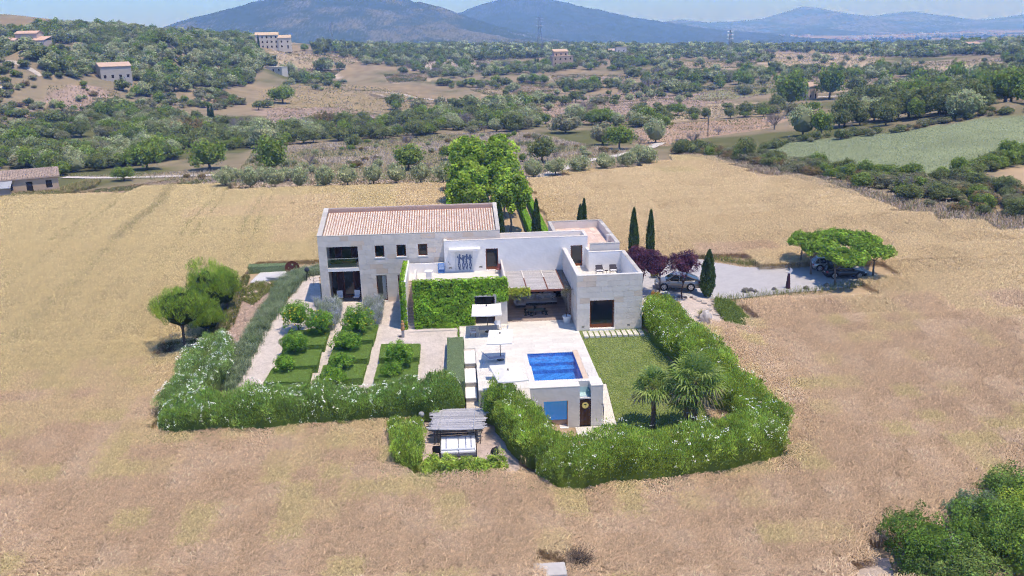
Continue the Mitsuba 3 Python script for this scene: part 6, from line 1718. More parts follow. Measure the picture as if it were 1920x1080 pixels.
def wheat_patch(size, n, h, wid, seed, tone, ears=True):
    r = np.random.default_rng(seed)
    p = np.column_stack([r.uniform(-size / 2, size / 2, (n, 2)), np.zeros(n)])
    cols = np.array(tone)[r.integers(3, size=n)]
    mb = MB()
    wind = np.array([0.8, 0.35, 0])
    hh = h * r.uniform(0.86, 1.10, n)
    d = unit(wind + r.normal(0, 0.8, (n, 3)) * [1, 1, 0])
    s = np.stack([-d[:, 1], d[:, 0], 0 * hh], -1)
    top = p + d * (hh * r.uniform(0.08, 0.3, n))[:, None] + np.array([0, 0, 1]) * hh[:, None]
    w = wid * r.uniform(0.7, 1.3, n)[:, None]
    v = np.stack([p - s * w / 2, p + s * w / 2, top + s * w * 0.3], 1).reshape(-1, 3)
    mb.add(v, np.arange(n * 3).reshape(-1, 3), np.repeat(cols * 0.92, 3, 0))
    if ears:
        big = (r.random(n) < 0.14)[:, None]
        el = 0.22 * r.uniform(0.7, 1.4, n)[:, None] * np.where(big, 1.5, 1.0)
        e1 = top + d * el * 0.55 + np.array([0, 0, 0.25]) * el
        e2 = top + d * el * 1.1 - np.array([0, 0, 1]) * el * r.uniform(0.0, 0.5, (n, 1))
        we = w * 1.5 * np.where(big, 1.9, 1.0)
        up = np.array([0, 0, 1.0]) * we * 0.3
        v = np.stack([top - s * we * 0.4, top + s * we * 0.4, e1 + s * we * 0.5 + up, e1 - s * we * 0.5 + up, e2], 1).reshape(-1, 3)
        i = np.arange(n)[:, None] * 5
        ec = (cols * np.where(big, 1.14, 0.98) * r.uniform(0.92, 1.28, (n, 1))).clip(0, 0.85)
        mb.add(v, np.vstack([i + np.array(q) for q in ([0, 1, 2], [0, 2, 3], [3, 2, 4])]), np.repeat(ec, 5, 0))
    return mb


VB0 = sg.Polygon(GP((1340, 566), (1360, 570), (1392, 612), (1372, 616)))
KEEP_OUT = shapely.union_all([GRAVEL.buffer(0.3), DRIVE.buffer(0.4), COURT.buffer(0.3), LAWN.buffer(0.5), BANK.buffer(0.3), PAD.buffer(0.5), GAZ.buffer(0.4), sg.box(-14.3, 77, 17.2, 95), sg.box(-1.6, 106, 13.2, 170), GRASSY.buffer(0.3), PAVED.buffer(0.5), sg.box(0, 56.5, 12.4, 78),
                              sg.LineString([G(414, 672)[:2], G(385, 725)[:2], G(345, 790)[:2], G(318, 798)[:2], G(450, 796)[:2], G(740, 778)[:2], G(868, 764)[:2]]).buffer(0.9), sg.LineString([G(1015, 897)[:2], G(1130, 893)[:2], G(1250, 882)[:2], G(1455, 848)[:2], G(1405, 795)[:2], G(1345, 735)[:2], G(1222, 605)[:2]]).buffer(0.8), sg.box(3.9, 41.0, 5.9, 43.0),
                              sg.Polygon(GP((760, 800), (950, 790), (965, 900), (760, 905))), sg.Polygon(GP((325, 640), (400, 600), (440, 520), (470, 520), (440, 610), (400, 660), (330, 670), (280, 665))).buffer(-0.5), sg.Polygon(GP((1610, 1078), (1640, 1052), (1720, 1040), (1800, 1000), (1880, 960), (1960, 930), (2000, 1110), (1610, 1110))), VB0])
FIELD = WHEAT.difference(KEEP_OUT)
lod = ((2.0, 1100, 0.74, 0.015, 30, 78), (5.0, 4200, 0.58, 0.023, 78, 115), (8.0, 6500, 0.46, 0.036, 115, 240))
nw = 0
for L_, (size, n, h, wid, ya, yb) in enumerate(lod):
    for k in range(4):
        for m in range(2):
            mb = wheat_patch(size, n, h, wid, 700 + L_ * 10 + k * 2 + m, WTONES[k], True)
            (v, f), c = mb.get()
            scene[f'wheat_patch_{L_}{k}{m}'] = {'type': 'shapegroup', 'stalks': mikit.ply((v, f), 'straw', color=c)}
    xs, ys = np.meshgrid(np.arange(-130, 150, size), np.arange(ya, yb, size))
    r = np.random.default_rng(720 + L_)
    q = np.column_stack([xs.ravel() + size / 2, ys.ravel() + size / 2])
    q = q[np.abs(q[:, 0] - 0.066 * q[:, 1]) < 0.66 * q[:, 1] + 10]
    q = q[inside(FIELD.buffer(-0.18 * size), q[:, 0], q[:, 1])]
    print('wheat', L_, len(q))
    a = meshkit.fbm(np.column_stack([q / 26, 0 * q[:, 0]]), 3, 77)
    a = 0.6 * (a - a.mean()) + r.normal(0, 0.10, len(q))
    b = meshkit.fbm(np.column_stack([q[:, 0] / 9, q[:, 1] / 18, 0 * q[:, 0] + 3]), 3, 78)
    pink = np.clip((70 - q[:, 1]) / 20, 0, 1) + np.clip((q[:, 0] - 18) / 12, 0, 1) * np.clip((84 - q[:, 1]) / 10, 0, 1)
    olive = 0.26 * np.clip((-q[:, 0] - 4) / 14, 0, 1) * np.clip((q[:, 1] - 66) / 10, 0, 1)
    tone = np.where(a + olive > 0.14, 2, np.where(r.random(len(q)) < 0.12 + 0.8 * np.clip(pink, 0, 1) + a, np.where(r.random(len(q)) < 0.35, 3, 0), 1))
    print('tones', np.bincount(tone, minlength=4))
    for (x, y), k, bb in zip(q, tone, b):
        e = size / 2
        z = g(x, y)
        sx, sy = (g(x + e, y) - g(x - e, y)) / size, (g(x, y + e) - g(x, y - e)) / size
        th = r.integers(2) * PI + r.normal(0, 0.12)
        c, s, hs = math.cos(th) * 1.12, math.sin(th) * 1.12, 0.85 + 0.35 * bb
        M = np.array([[c, -s, 0, x], [s, c, 0, y], [sx * c + sy * s, -sx * s + sy * c, hs, z], [0, 0, 0, 1.0]])
        nw += 1
        scene[f'wheat_field__{nw:03d}'] = {'type': 'instance', 'shapegroup': {'type': 'ref', 'id': f'wheat_patch_{L_}{int(k)}{r.integers(2)}'}, 'to_world': T(M.tolist())}
tag('wheat_field', 'ripe tan wheat standing all round the villa plot', 'wheat', kind='stuff')
# green weeds along the feet of the hedges and the field edges
r = np.random.default_rng(731)
vb = MB()
for ln, n in (([(270, 832), (450, 824), (600, 816), (735, 806)], 2600), ([(735, 800), (735, 890), (800, 906), (950, 912)], 2000), ([(950, 918), (1100, 926), (1300, 911), (1484, 872), (1494, 842)], 3200), ([(1340, 562), (1400, 559), (1480, 551), (1550, 545), (1660, 526)], 900), ([(1310, 482), (1400, 497), (1470, 493)], 900), ([(285, 800), (360, 690), (330, 670)], 1400)):
    l = sg.LineString(GP(*ln))
    q = np.array([l.interpolate(t).coords[0] for t in r.uniform(0, l.length, n)]) + r.normal(0, 0.45, (n, 2))
    vb.add(*blades(ground_pts(q), 0.65, 0.04, 0.5, np.array([(0.24, 0.27, 0.09), (0.33, 0.31, 0.13), (0.17, 0.22, 0.06)])[r.integers(3, size=n)], r))
solo('edge_weeds', 'greenish weeds and grass at the feet of the hedges and field edges', 'weeds', vb, 'straw', kind='stuff')
vb = MB()
l = sg.LineString(GP((322, 350), (300, 385), (240, 432), (150, 530), (60, 612), (-20, 690)))
q = np.array([l.interpolate(t).coords[0] for t in r.uniform(0, l.length, 6500)]) + r.normal(0, 0.55, (6500, 2))
vb.add(*blades(ground_pts(q), 0.85, 0.06, 0.5, np.array([(0.42, 0.36, 0.19), (0.34, 0.32, 0.14), (0.48, 0.39, 0.25)])[r.integers(3, size=6500)], r))
solo('field_margin', 'rough grassy strip running diagonally through the left wheat field', 'grass', vb, 'straw', kind='stuff')
vb = MB()
q = scatter(sg.Polygon(GP((1270, 296), (1300, 283), (1480, 316), (1700, 378), (1940, 414), (1940, 452), (1700, 402), (1470, 334), (1290, 297))), 9000, r)
vb.add(*blades(ground_pts(q), 0.85, 0.09, 0.6, np.array([(0.48, 0.39, 0.30), (0.40, 0.33, 0.22), (0.30, 0.29, 0.15), (0.55, 0.48, 0.42)])[r.integers(4, size=9000)], r))
solo('dry_brush', 'pinkish dry grass and brush along the foot of the hedgerow', 'grass', vb, 'straw', kind='stuff')
vb = MB()
for ox in (-9.0, 8.0, 16.0):
    l = sg.LineString([(x + ox, y + 0.25 * ox) for x, y in GP((322, 356), (300, 388), (240, 436), (150, 534))])
    q = np.array([l.interpolate(t).coords[0] for t in r.uniform(0, l.length, 3600)]) + r.normal(0, 0.16, (3600, 2)) + np.where(r.random((3600, 1)) > 0.5, 0.0, 1.7) * np.array([[1.0, 0.0]])
    q = q[inside(FIELD, q[:, 0], q[:, 1])]
    vb.add(*blades(ground_pts(q), 0.72, 0.05, 0.5, np.array([(0.40, 0.34, 0.17), (0.34, 0.31, 0.13)])[r.integers(2, size=len(q))], r))
solo('tramlines', 'faint greenish tractor lines in the left wheat field', 'grass', vb, 'straw', kind='stuff')

# ------------------------------------------------------------------ trees of the valley
OAK = [(0.12, 0.145, 0.054), (0.148, 0.174, 0.065), (0.097, 0.122, 0.048), (0.17, 0.192, 0.078)]
OLV = [(0.265, 0.293, 0.16), (0.316, 0.341, 0.193), (0.216, 0.244, 0.125)]
GRN = [(0.142, 0.197, 0.043), (0.176, 0.23, 0.052), (0.108, 0.154, 0.035)]
GRY = [(0.199, 0.203, 0.117), (0.166, 0.17, 0.096), (0.239, 0.236, 0.144)]
DRY = [(0.22, 0.159, 0.084), (0.165, 0.127, 0.067), (0.143, 0.138, 0.059)]


def proto(name, cols, nclump, nleaf, leaf, aspect, seed, shape=(1, 1, 0.8), cz=0.95, trunk=0.5, crad=0.33, tcol=(0.13, 0.11, 0.09)):
    mb = crown(seed, shape, nclump, crad, nleaf, leaf, aspect, cols, center=(0, 0, cz), up=0.5, core=0.76 if 'olive' in name else 0.66)
    (v, f), c = mb.get()
    tr = limbs(seed + 1, trunk, 0.07, [(0.45, 0.1, cz), (-0.4, 0.25, cz), (0.1, -0.45, cz)], tcol, n=5)
    (v2, f2), c2 = tr.get()
    scene[name] = {'type': 'shapegroup', 'crown': mikit.ply((v, f), 'leaf', color=c), 'trunk': mikit.ply((v2, f2), 'painted', color=c2)}
    return name


def bare(name, seed, col):
    r = np.random.default_rng(seed)
    mb = MB(col)
    mb.tube([(0, 0, -0.2), (0.05, 0, 0.5)], [0.08, 0.06], 5)
    for _ in range(7):
        a, e = r.uniform(0, 2 * PI), r.uniform(0.5, 1.2)
        d = np.array([math.cos(a) * math.cos(e), math.sin(a) * math.cos(e), math.sin(e)])
        p0 = np.array([0.05, 0, 0.45])
        p1 = p0 + d * 0.7 + r.normal(0, 0.05, 3)
        mb.tube([p0, p1], [0.05, 0.03], 4)
        for _ in range(6):
            q = p0 + (p1 - p0) * r.uniform(0.5, 1)
            e2 = unit(d + r.normal(0, 0.6, 3))
            p2 = q + e2 * r.uniform(0.35, 0.65)
            mb.tube([q, p2], [0.022, 0.012], 3)
            for _ in range(3):
                t = q + (p2 - q) * r.uniform(0.4, 1)
                mb.tube([t, t + unit(e2 + r.normal(0, 0.7, 3)) * 0.3], [0.012, 0.006], 3)
    (v, f), c = mb.get()
    scene[name] = {'type': 'shapegroup', 'branches': mikit.ply((v, f), 'painted', color=c)}
    return name


KINDS = {}
for nm, cols, shape, cz, tr in (('oak', OAK, (1, 1, 0.78), 0.85, 0.4), ('olive', OLV, (1, 1, 0.8), 0.9, 0.4), ('green', GRN, (1, 1, 0.82), 0.9, 0.4), ('grey', GRY, (1, 1, 0.62), 0.6, 0.3), ('dry', DRY, (1, 1, 0.6), 0.55, 0.3)):
    for lv, (nc, nl, lf, cr) in enumerate(((46, 1500, 0.13, 0.33), (26, 460, 0.24, 0.38), (14, 130, 0.42, 0.45))):
        for k in range(3 if nm == 'oak' else 2):
            sh = np.array(shape) * np.array([1, 0.9 + 0.2 * (k % 2), 1 - 0.12 * k])
            KINDS.setdefault((nm, lv), []).append(proto(f'proto_{nm}_{lv}{k}', cols, nc, nl, lf, 0.75, 900 + sum(map(ord, nm)) + lv * 7 + k * 31, sh, cz, tr, cr))
for k in range(2):
    for lv in range(3):
        KINDS.setdefault(('bare', lv), []).append(bare(f'proto_bare_{lv}{k}', 980 + k, (0.26, 0.23, 0.215)))


def inst(key, kind, x, y, s, r, sz=1.0, lv=None):
    d = math.hypot(x, y)
    lv = lv if lv is not None else (0 if d < 330 else 1 if d < 700 else 2)
    c = KINDS[(kind, lv)]
    M = T().translate([float(x), float(y), g(x, y) - 0.05 * s]).rotate([0, 0, 1], float(r.uniform(0, 360))).scale([float(s), float(s), float(s * sz)])
    scene[key] = {'type': 'instance', 'shapegroup': {'type': 'ref', 'id': c[int(r.integers(len(c)))]}, 'to_world': M}


def single(name, kind, label, cat, px, py, wpx, r, sz=1.0, group=None, lv=0):
    """A tree that stands out in the photograph: its foot at a pixel, its width in pixels."""
    o = G(px, py)
    dist = np.dot(o - EYE, FWD)
    s = wpx / 2 * dist / FOC
    key = thing(name, label, cat, group)
    inst(key, kind, o[0], o[1], s * 0.92, r, sz, lv)
    return key


r = np.random.default_rng(800)
for i, px in enumerate((424, 470, 516, 563, 610, 652, 701, 743, 789, 832)):
    single('olive_tree', 'olive', ['leftmost round olive tree of the front row left of the plane trees', 'second round olive tree from the left in the front row', 'third round olive tree from the left in the front row', 'fourth round olive tree from the left in the front row', 'fifth round olive tree from the left in the front row', 'fifth round olive tree counted from the plane trees in the left front row',
           'fourth round olive tree counted from the plane trees in the left front row', 'third round olive tree counted from the plane trees in the left front row', 'second round olive tree counted from the plane trees in the left front row', 'round olive tree of the left front row next to the plane trees'][i], 'olive tree', px, (353, 354, 354, 353, 352, 350, 348, 347, 346, 345)[i], 40, r, 1.35, 'round silvery olive trees in rows behind the villa')
for i, px in enumerate((441, 492, 540)):
    single('olive_tree', 'olive', ['leftmost', 'middle', 'rightmost'][i] + ' olive tree of the three in the second row left of the plane trees', 'olive tree', px, (341, 341, 340)[i], 34, r, 1.05, 'round silvery olive trees in the second row behind the villa')
for i, (px, py) in enumerate(((1000, 333), (1042, 329), (1086, 325), (1134, 320), (1176, 316), (1214, 310), (1200, 306))):
    single('olive_tree', 'olive', ['olive tree of the right row hidden partly by the plane trees', 'olive tree of the right row, first one clear of the plane trees', 'olive tree of the right row, second one clear of the plane trees', 'olive tree in the middle of the right row', 'olive tree of the right row, third from its right end', 'olive tree at the right end of the right row', 'olive tree close behind the right end of the right row'][i], 'olive tree', px, py, 42, r, 1.05, 'silvery olive trees in the row right of the avenue')
for (px, py, w, kind, sz, lab) in (
        (395, 318, 84, 'green', 0.85, 'broad bright green bush like tree in the dry strip behind the left wheat field'), (514, 325, 74, 'green', 1.2, 'tall pointed dark green tree behind the left olive row'), (765, 318, 72, 'green', 0.85, 'bright green tree behind the right end of the left olive row'),
        (276, 318, 74, 'green', 0.95, 'big green tree behind the small crooked tree by the track'), (233, 339, 46, 'green', 0.85, 'small crooked tree standing at the track near the left farmhouse'), (1016, 304, 62, 'oak', 1.1, 'big dark evergreen tree right behind the plane trees'),
        (1161, 280, 64, 'green', 1.0, 'dark green tree at the bend of the track behind the right olive row'), (1130, 272, 60, 'grey', 1.2, 'grey green tree beside the bend of the track'), (1229, 268, 46, 'olive', 1.25, 'rounded grey green tree by the pinkish bare field'), (1505, 255, 56, 'olive', 1.25, 'silvery left half of the tree pair above the green field'),
        (1540, 254, 50, 'green', 1.2, 'green right half of the tree pair above the green field'), (1395, 303, 48, 'oak', 1.35, 'dark tree in the hedgerow at the corner of the green field'), (1280, 290, 42, 'oak', 1.0, 'dark bush at the left end of the hedgerow'), (530, 194, 50, 'green', 0.9, 'big dark green bush alone in the olive brown field'),
        (662, 279, 36, 'oak', 1.1, 'dark round tree alone in the dry strip behind the olive row'), (1555, 186, 60, 'green', 1.35, 'tall round green tree right of the half hidden stone house'), (1480, 205, 80, 'green', 1.1, 'broad green tree left of the half hidden stone house'), (1605, 178, 46, 'oak', 1.1, 'dark tree beside the white track in the valley'),
        (355, 262, 74, 'dry', 1.1, 'rusty brown tree in the scrub at the foot of the left hill'), (610, 240, 46, 'dry', 1.3, 'thin brownish tree at the edge of the bare brown field'), (742, 205, 40, 'oak', 1.0, 'dark tree in the middle of the bare field beyond the olive rows'), (105, 246, 60, 'oak', 0.9, 'dark bushy tree low on the left hillside near the frame'),
        (1330, 232, 0.1, 'oak', 1, None), (1060, 250, 70, 'grey', 0.9, 'pale grey green shrub mass left of the track bend'), (845, 300, 44, 'green', 0.9, 'light green tree left of the plane trees')):
    if lab:
        single('valley_tree', kind, lab, 'tree', px, py, w, r, sz)
for i, (px, py, w, lab) in enumerate(((1300, 275, 40, 'bare grey tree at the left end of the hedgerow'), (1347, 253, 22, 'small bare tree beside the utility pole'), (1452, 243, 46, 'bare spreading tree left of the silvery tree pair'), (582, 312, 34, 'bare grey tree in the dry strip behind the olive rows'), (765, 275, 36, 'bare purplish tree in the dry strip behind the plane trees'),
                                      (1200, 275, 30, 'leaning bare tree beside the grey green round tree'), (1620, 220, 60, 'bare grey tree above the top edge of the green field'), (1660, 215, 50, 'bare grey tree left of the tall dark trees on the right'), (1100, 215, 40, 'bare tree in the pale orchard in the middle distance'), (1215, 170, 34, 'bare tree in the orchard on the far side of the valley'))):
    single('bare_tree', 'bare', lab, 'tree', px, py, w, r, 1.0)
for i, (px, py, h, lab) in enumerate(((395, 240, 12, 'thin cypress pair at the foot of the left hill, left one'), (401, 241, 14, 'thin cypress pair at the foot of the left hill, right one'), (1004, 131, 11, 'dark cypress beside the square stone house in the middle distance'), (1009, 130, 10, 'second dark cypress beside the square stone house'), (486, 92, 10, 'cypress in front of the large pale house'))):
    o = G(px, py)
    cypress(lab, o, 7.5 if py > 200 else 9.0, 0.8, 840 + i, group='distant cypresses')

# scattered wild trees and scrub, zone by zone: the largest ones singly, the rest as one mass
AVOID = shapely.union_all([z[0] for z in ZONES if z[0] is not WHEAT] + [WHEAT.buffer(4)])


WILD = []
HOUSES = [G(*p)[:2] for p in ((216, 150), (55, 91), (512, 92), (1052, 123), (1160, 105), (1512, 186), (1658, 184), (863, 84), (938, 78), (1826, 92), (1593, 90), (520, 137))]


def wild(zone_name, pix, n, kinds, smin, smax, label, singles, seed, avoid=0.92, patchy=0.0, sz=(0.75, 1.1), plural='trees', clump=30, ymax=1150):
    r = np.random.default_rng(seed)
    poly = sg.Polygon(GP(*pix)).buffer(0).intersection(sg.box(-1500, 0, 1500, ymax))
    q = scatter(poly, n, r)
    drop = inside(AVOID, q[:, 0], q[:, 1]) & (r.random(n) < avoid)
    d = meshkit.fbm(np.column_stack([q / clump, 0 * q[:, 0]]), 3, seed)
    drop |= d < patchy + r.normal(0, 0.03, n)
    for hx, hy in HOUSES:
        drop |= (np.abs(q[:, 0] - hx - (q[:, 1] - hy) * hx / hy) < 9) & (q[:, 1] > hy - 15) & (q[:, 1] < hy + 8)
    q, d = q[~drop], d[~drop]
    s = smin + (smax - smin) * r.beta(1.6, 2.6, len(q))
    dist = q[:, 1]
    order = np.argsort(-s / dist)
    names = [k for k, _ in kinds]
    pr = np.array([w for _, w in kinds], float)
    pr /= pr.sum()
    c = 0
    for rank, i in enumerate(order):
        k = names[int(r.choice(len(names), p=pr))]
        if rank < singles:
            key = number(zone_name)
            WILD.append((key, k, q[i], s[i]))
            tag(key, label, 'shrub' if 'bush' in zone_name or 'shrub' in zone_name else 'tree', plural)
        else:
            c += 1
            key = f'{zone_name}_mass__{c:03d}'
        inst(key, k, q[i, 0], q[i, 1], s[i], r, r.uniform(*sz))
    if c:
        tag(zone_name + '_mass', plural.replace(' trees', ' trees and scrub, the smaller ones') + ' as one mass', 'scrub', kind='stuff')
    return q


wild('hillside_tree', [(-60, 60), (0, 58), (60, 56), (200, 52), (330, 66), (480, 76), (500, 130), (440, 172), (330, 175), (250, 182), (190, 150), (120, 150), (60, 122), (-60, 118)], 2600, (('oak', 6), ('olive', 2), ('green', 1.5), ('grey', 1)), 1.5, 4.6, 'dark evergreen tree in the dense scrub of the left hillside', 260, 851, 0.5, 0.30, ymax=720, plural='evergreen trees on the left hillside')
wild('slope_shrub', [(-60, 120), (60, 125), (130, 152), (250, 185), (420, 178), (470, 200), (330, 215), (200, 240), (-60, 262)], 520, (('oak', 3), ('grey', 3), ('olive', 1), ('dry', 1), ('green', 1)), 0.7, 2.8, 'small shrub on the bare lower slope of the left hill', 160, 852, 0.55, 0.36, plural='shrubs on the lower slope of the left hill')
wild('thicket_tree', [(-60, 262), (60, 245), (200, 262), (320, 262), (330, 300), (200, 318), (110, 330), (20, 316), (-60, 320)], 420, (('oak', 4), ('green', 3), ('olive', 2), ('grey', 1)), 1.5, 3.9, 'bushy tree in the thicket behind the left farmhouse', 160, 853, 0.3, 0.33, plural='bushy trees in the thicket behind the left farmhouse')
wild('belt_tree', [(180, 200), (330, 225), (480, 245), (700, 228), (860, 215), (1000, 205), (1010, 240), (930, 252), (700, 262), (480, 280), (330, 285), (190, 262)], 560, (('oak', 5), ('olive', 2), ('green', 2), ('grey', 1.5), ('bare', 0.5)), 1.5, 4.3, 'dark evergreen tree in the wooded belt along the valley floor', 240, 854, 0.4, 0.36, plural='evergreen trees of the wooded belt along the valley floor')
wild('valley_bush', [(470, 215), (560, 150), (700, 118), (1100, 100), (1500, 98), (1930, 96), (1930, 150), (1640, 190), (1470, 225), (1200, 240), (1010, 232), (860, 212), (700, 225)], 5200, (('oak', 6), ('olive', 2), ('green', 2), ('grey', 1.5), ('bare', 0.7)), 1.3, 4.4, 'scattered dark tree in the open valley beyond the villa', 300, 855, 0.84, 0.485, plural='scattered trees of the open valley', clump=45)
wild('far_tree', [(480, 112), (600, 86), (900, 86), (1400, 86), (1940, 84), (1940, 104), (1500, 100), (1100, 104), (700, 122), (520, 150)], 4200, (('oak', 7), ('olive', 2), ('green', 1)), 2.2, 5.5, 'tree in the dark woods on the far rim of the valley', 120, 856, 0.5, 0.40, plural='trees of the woods on the far rim of the valley', clump=70)
wild('meadow_shrub', [(330, 330), (480, 285), (700, 266), (860, 256), (1000, 252), (1180, 285), (1010, 330), (850, 335), (640, 340), (400, 345)], 130, (('grey', 3), ('dry', 2), ('olive', 1), ('green', 1), ('bare', 1)), 0.5, 1.5, 'small shrub in the dry strip behind the olive rows', 110, 857, 0.0, 0.3, plural='small shrubs in the dry strip behind the olive rows')
wild('hedgerow_bush', [(1262, 284), (1290, 276), (1390, 286), (1480, 304), (1560, 316), (1700, 330), (1760, 338), (1930, 360), (1930, 418), (1800, 404), (1700, 382), (1560, 338), (1470, 324), (1360, 298), (1270, 290)], 300, (('oak', 4), ('grey', 3), ('dry', 2.5), ('green', 1.5), ('bare', 0.6)), 0.7, 2.1, 'bush in the hedgerow between the wheat and the green field', 260, 858, 0.0, 0.2, plural='bushes of the hedgerow between the wheat and the green field')
wild('ridge_tree', [(1600, 205), (1660, 170), (1760, 150), (1940, 140), (1940, 205), (1860, 216), (1760, 232), (1640, 244), (1560, 252), (1540, 230)], 190, (('oak', 6), ('green', 2), ('olive', 1)), 2.2, 5.2, 'tall dark tree in the wood above the green field', 180, 859, 0.1, 0.2, sz=(0.9, 1.3), plural='tall trees of the wood above the green field')
wild('field_edge_bush', [(1420, 282), (1500, 262), (1700, 240), (1930, 208), (1930, 216), (1700, 247), (1500, 268), (1425, 288)], 70, (('oak', 3), ('grey', 2), ('dry', 1)), 0.6, 1.6, 'low bush along the top edge of the green field', 70, 860, 0.0, 0.0, plural='low bushes along the top edge of the green field')
wild('bramble_bush', [(1740, 335), (1800, 318), (1930, 284), (1930, 306), (1860, 322), (1800, 345)], 60, (('green', 3), ('oak', 2)), 0.9, 2.0, 'green bramble bush on the bank at the right edge below the green field', 60, 861, 0.0, 0.0, plural='green brambles on the bank at the right edge')
# the wooded plain: tree tops as one far-off mass
r = np.random.default_rng(870)
q = np.column_stack([r.uniform(-0.75, 0.85, 9000), r.uniform(1150, 3600, 9000) ** 1.0])
q[:, 0] = q[:, 0] * q[:, 1]
fpt = meshkit.fbm(np.column_stack([q[:, 0] / 220, q[:, 1] / 420, 0 * q[:, 0]]), 4, 8)
q = q[fpt < 0.53]
pm = MB()
ico = trimesh.creation.icosphere(subdivisions=0)
s = r.uniform(3, 8, len(q))
ctr = np.column_stack([q, g(q[:, 0], q[:, 1]) + s * 0.5])
v = (ctr[:, None] + ico.vertices[None] * (s[:, None, None] * np.array([1.2, 1.2, 0.8])) * r.uniform(0.75, 1.2, (len(q), 12, 1))).reshape(-1, 3)
f = (np.arange(len(q))[:, None, None] * 12 + ico.faces[None]).reshape(-1, 3)
pm.add(v, f, np.repeat(np.array([(0.05, 0.07, 0.03), (0.035, 0.055, 0.022), (0.065, 0.085, 0.04)])[r.integers(3, size=len(q))], 12, 0))
solo('plain_woods', 'dark tree tops of the far wooded plain', 'woods', pm, 'painted', kind='stuff')

# ------------------------------------------------------------------ tracks and houses
def track(pix, w, col, label):
    l = sg.LineString(GP(*pix))
    return sheet('dirt_track', l.buffer(w / 2, cap_style=2).simplify(0.05), col, 'gravel', label, 0.12, 1.2)


track([(120, 333), (180, 334), (300, 332), (420, 328)], 2.6, (0.55, 0.51, 0.48), 'pale dirt track behind the left wheat field')
track([(1010, 334), (1060, 315), (1110, 300), (1170, 290), (1220, 277), (1240, 268)], 2.8, (0.55, 0.51, 0.47), 'pale dirt track curving behind the right olive row')
track([(700, 172), (760, 178), (830, 190), (880, 200)], 2.5, (0.50, 0.45, 0.40), 'pale track across the valley fields')
track([(-40, 172), (0, 166), (20, 160)], 2.2, (0.50, 0.45, 0.40), 'pale track on the left hillside near the frame')
track([(-40, 122), (30, 118), (60, 132), (78, 143)], 2.0, (0.46, 0.41, 0.36), 'pale zigzag track on the left hillside')
track([(1480, 183), (1620, 178), (1730, 178)], 3.0, (0.58, 0.54, 0.50), 'pale road across the right of the valley')


def house(label, px, py, wpx, blocks, a=0.0, wall=(0.52, 0.45, 0.37), roof=(0.55, 0.39, 0.28), group=None, win=2.2, name='farmhouse'):
    """A house from blocks (x0, x1, y0, y1, height, roof kind) in metres; windows and doors on the front and left sides."""
    o = G(px, py)
    t = thing(name, label, 'house', group)
    R = rotz(a)

    def M(mb):
        (v, f), c = mb.get()
        return MB().add(v @ R.T + o, f, c)
    for (x0, x1, y0, y1, h, kind) in blocks:
        part(t, 'wall', M(B(x0, x1, y0, y1, -2.0, h, wall)), 'stone')
        e = 0.35
        if kind == 'gable':
            ym, rh = (y0 + y1) / 2, h + (y1 - y0) * 0.19
            for s, ya in ((-1, y0 - e), (1, y1 + e)):
                v = np.array([[x0 - e, ya, h - 0.05], [x1 + e, ya, h - 0.05], [x1 + e, ym, rh], [x0 - e, ym, rh]])
                v = np.vstack([v, v + [0, 0, 0.16]])
                part(t, 'roof', M(MB(roof).add(v, np.array([[0, 1, 2, 3], [4, 7, 6, 5], [0, 4, 5, 1], [1, 5, 6, 2], [2, 6, 7, 3], [3, 7, 4, 0]]))), 'clay')
            for xx in (x0 + 0.01, x1 - 0.31):
                part(t, 'gable', M(MB(wall).prism(sg.Polygon([(y0, h - 0.01), (y1, h - 0.01), (ym, rh - 0.02)]), 0, 0.3, None, ((xx, 0, 0), (0, 1, 0), (0, 0, 1), (1, 0, 0)))), 'stone')
        elif kind == 'shed':
            v = np.array([[x0 - e, y0 - e, h - 0.02], [x1 + e, y0 - e, h - 0.02], [x1 + e, y1 + e, h + (y1 - y0) * 0.25], [x0 - e, y1 + e, h + (y1 - y0) * 0.25]])
            v = np.vstack([v, v + [0, 0, 0.16]])
            part(t, 'roof', M(MB(roof).add(v, np.array([[0, 1, 2, 3], [4, 7, 6, 5], [0, 4, 5, 1], [1, 5, 6, 2], [2, 6, 7, 3], [3, 7, 4, 0]]))), 'clay')
            part(t, 'wall', M(B(x0, x1, y1 - 0.3, y1, h, h + (y1 - y0) * 0.24, wall)), 'stone')
        else:
            part(t, 'roof', M(B(x0 - 0.2, x1 + 0.2, y0 - 0.2, y1 + 0.2, h + 0.002, h + 0.2, roof)), 'clay')
        nf = max(1, int(h // 3))
        for fl in range(nf):
            nw_ = max(1, int((x1 - x0) / (win * 1.5)))
            for j in range(nw_):
                xc = x0 + (j + 0.5) * (x1 - x0) / nw_
                z0 = fl * 3.0 + (0.1 if fl == 0 and j == nw_ // 2 else 1.0)
                nm = 'door' if fl == 0 and j == nw_ // 2 else 'window'
                part(t, nm, M(B(xc - 0.5, xc + 0.5, y0 - 0.03, y0 + 0.1, z0, fl * 3.0 + 2.3, (0.035, 0.03, 0.03))), 'painted')
            part(t, 'window', M(B(x0 - 0.03, x0 + 0.1, (y0 + y1) / 2 - 0.5, (y0 + y1) / 2 + 0.5, fl * 3.0 + 1.0, fl * 3.0 + 2.2, (0.035, 0.03, 0.03))), 'painted')
    return t, M, o


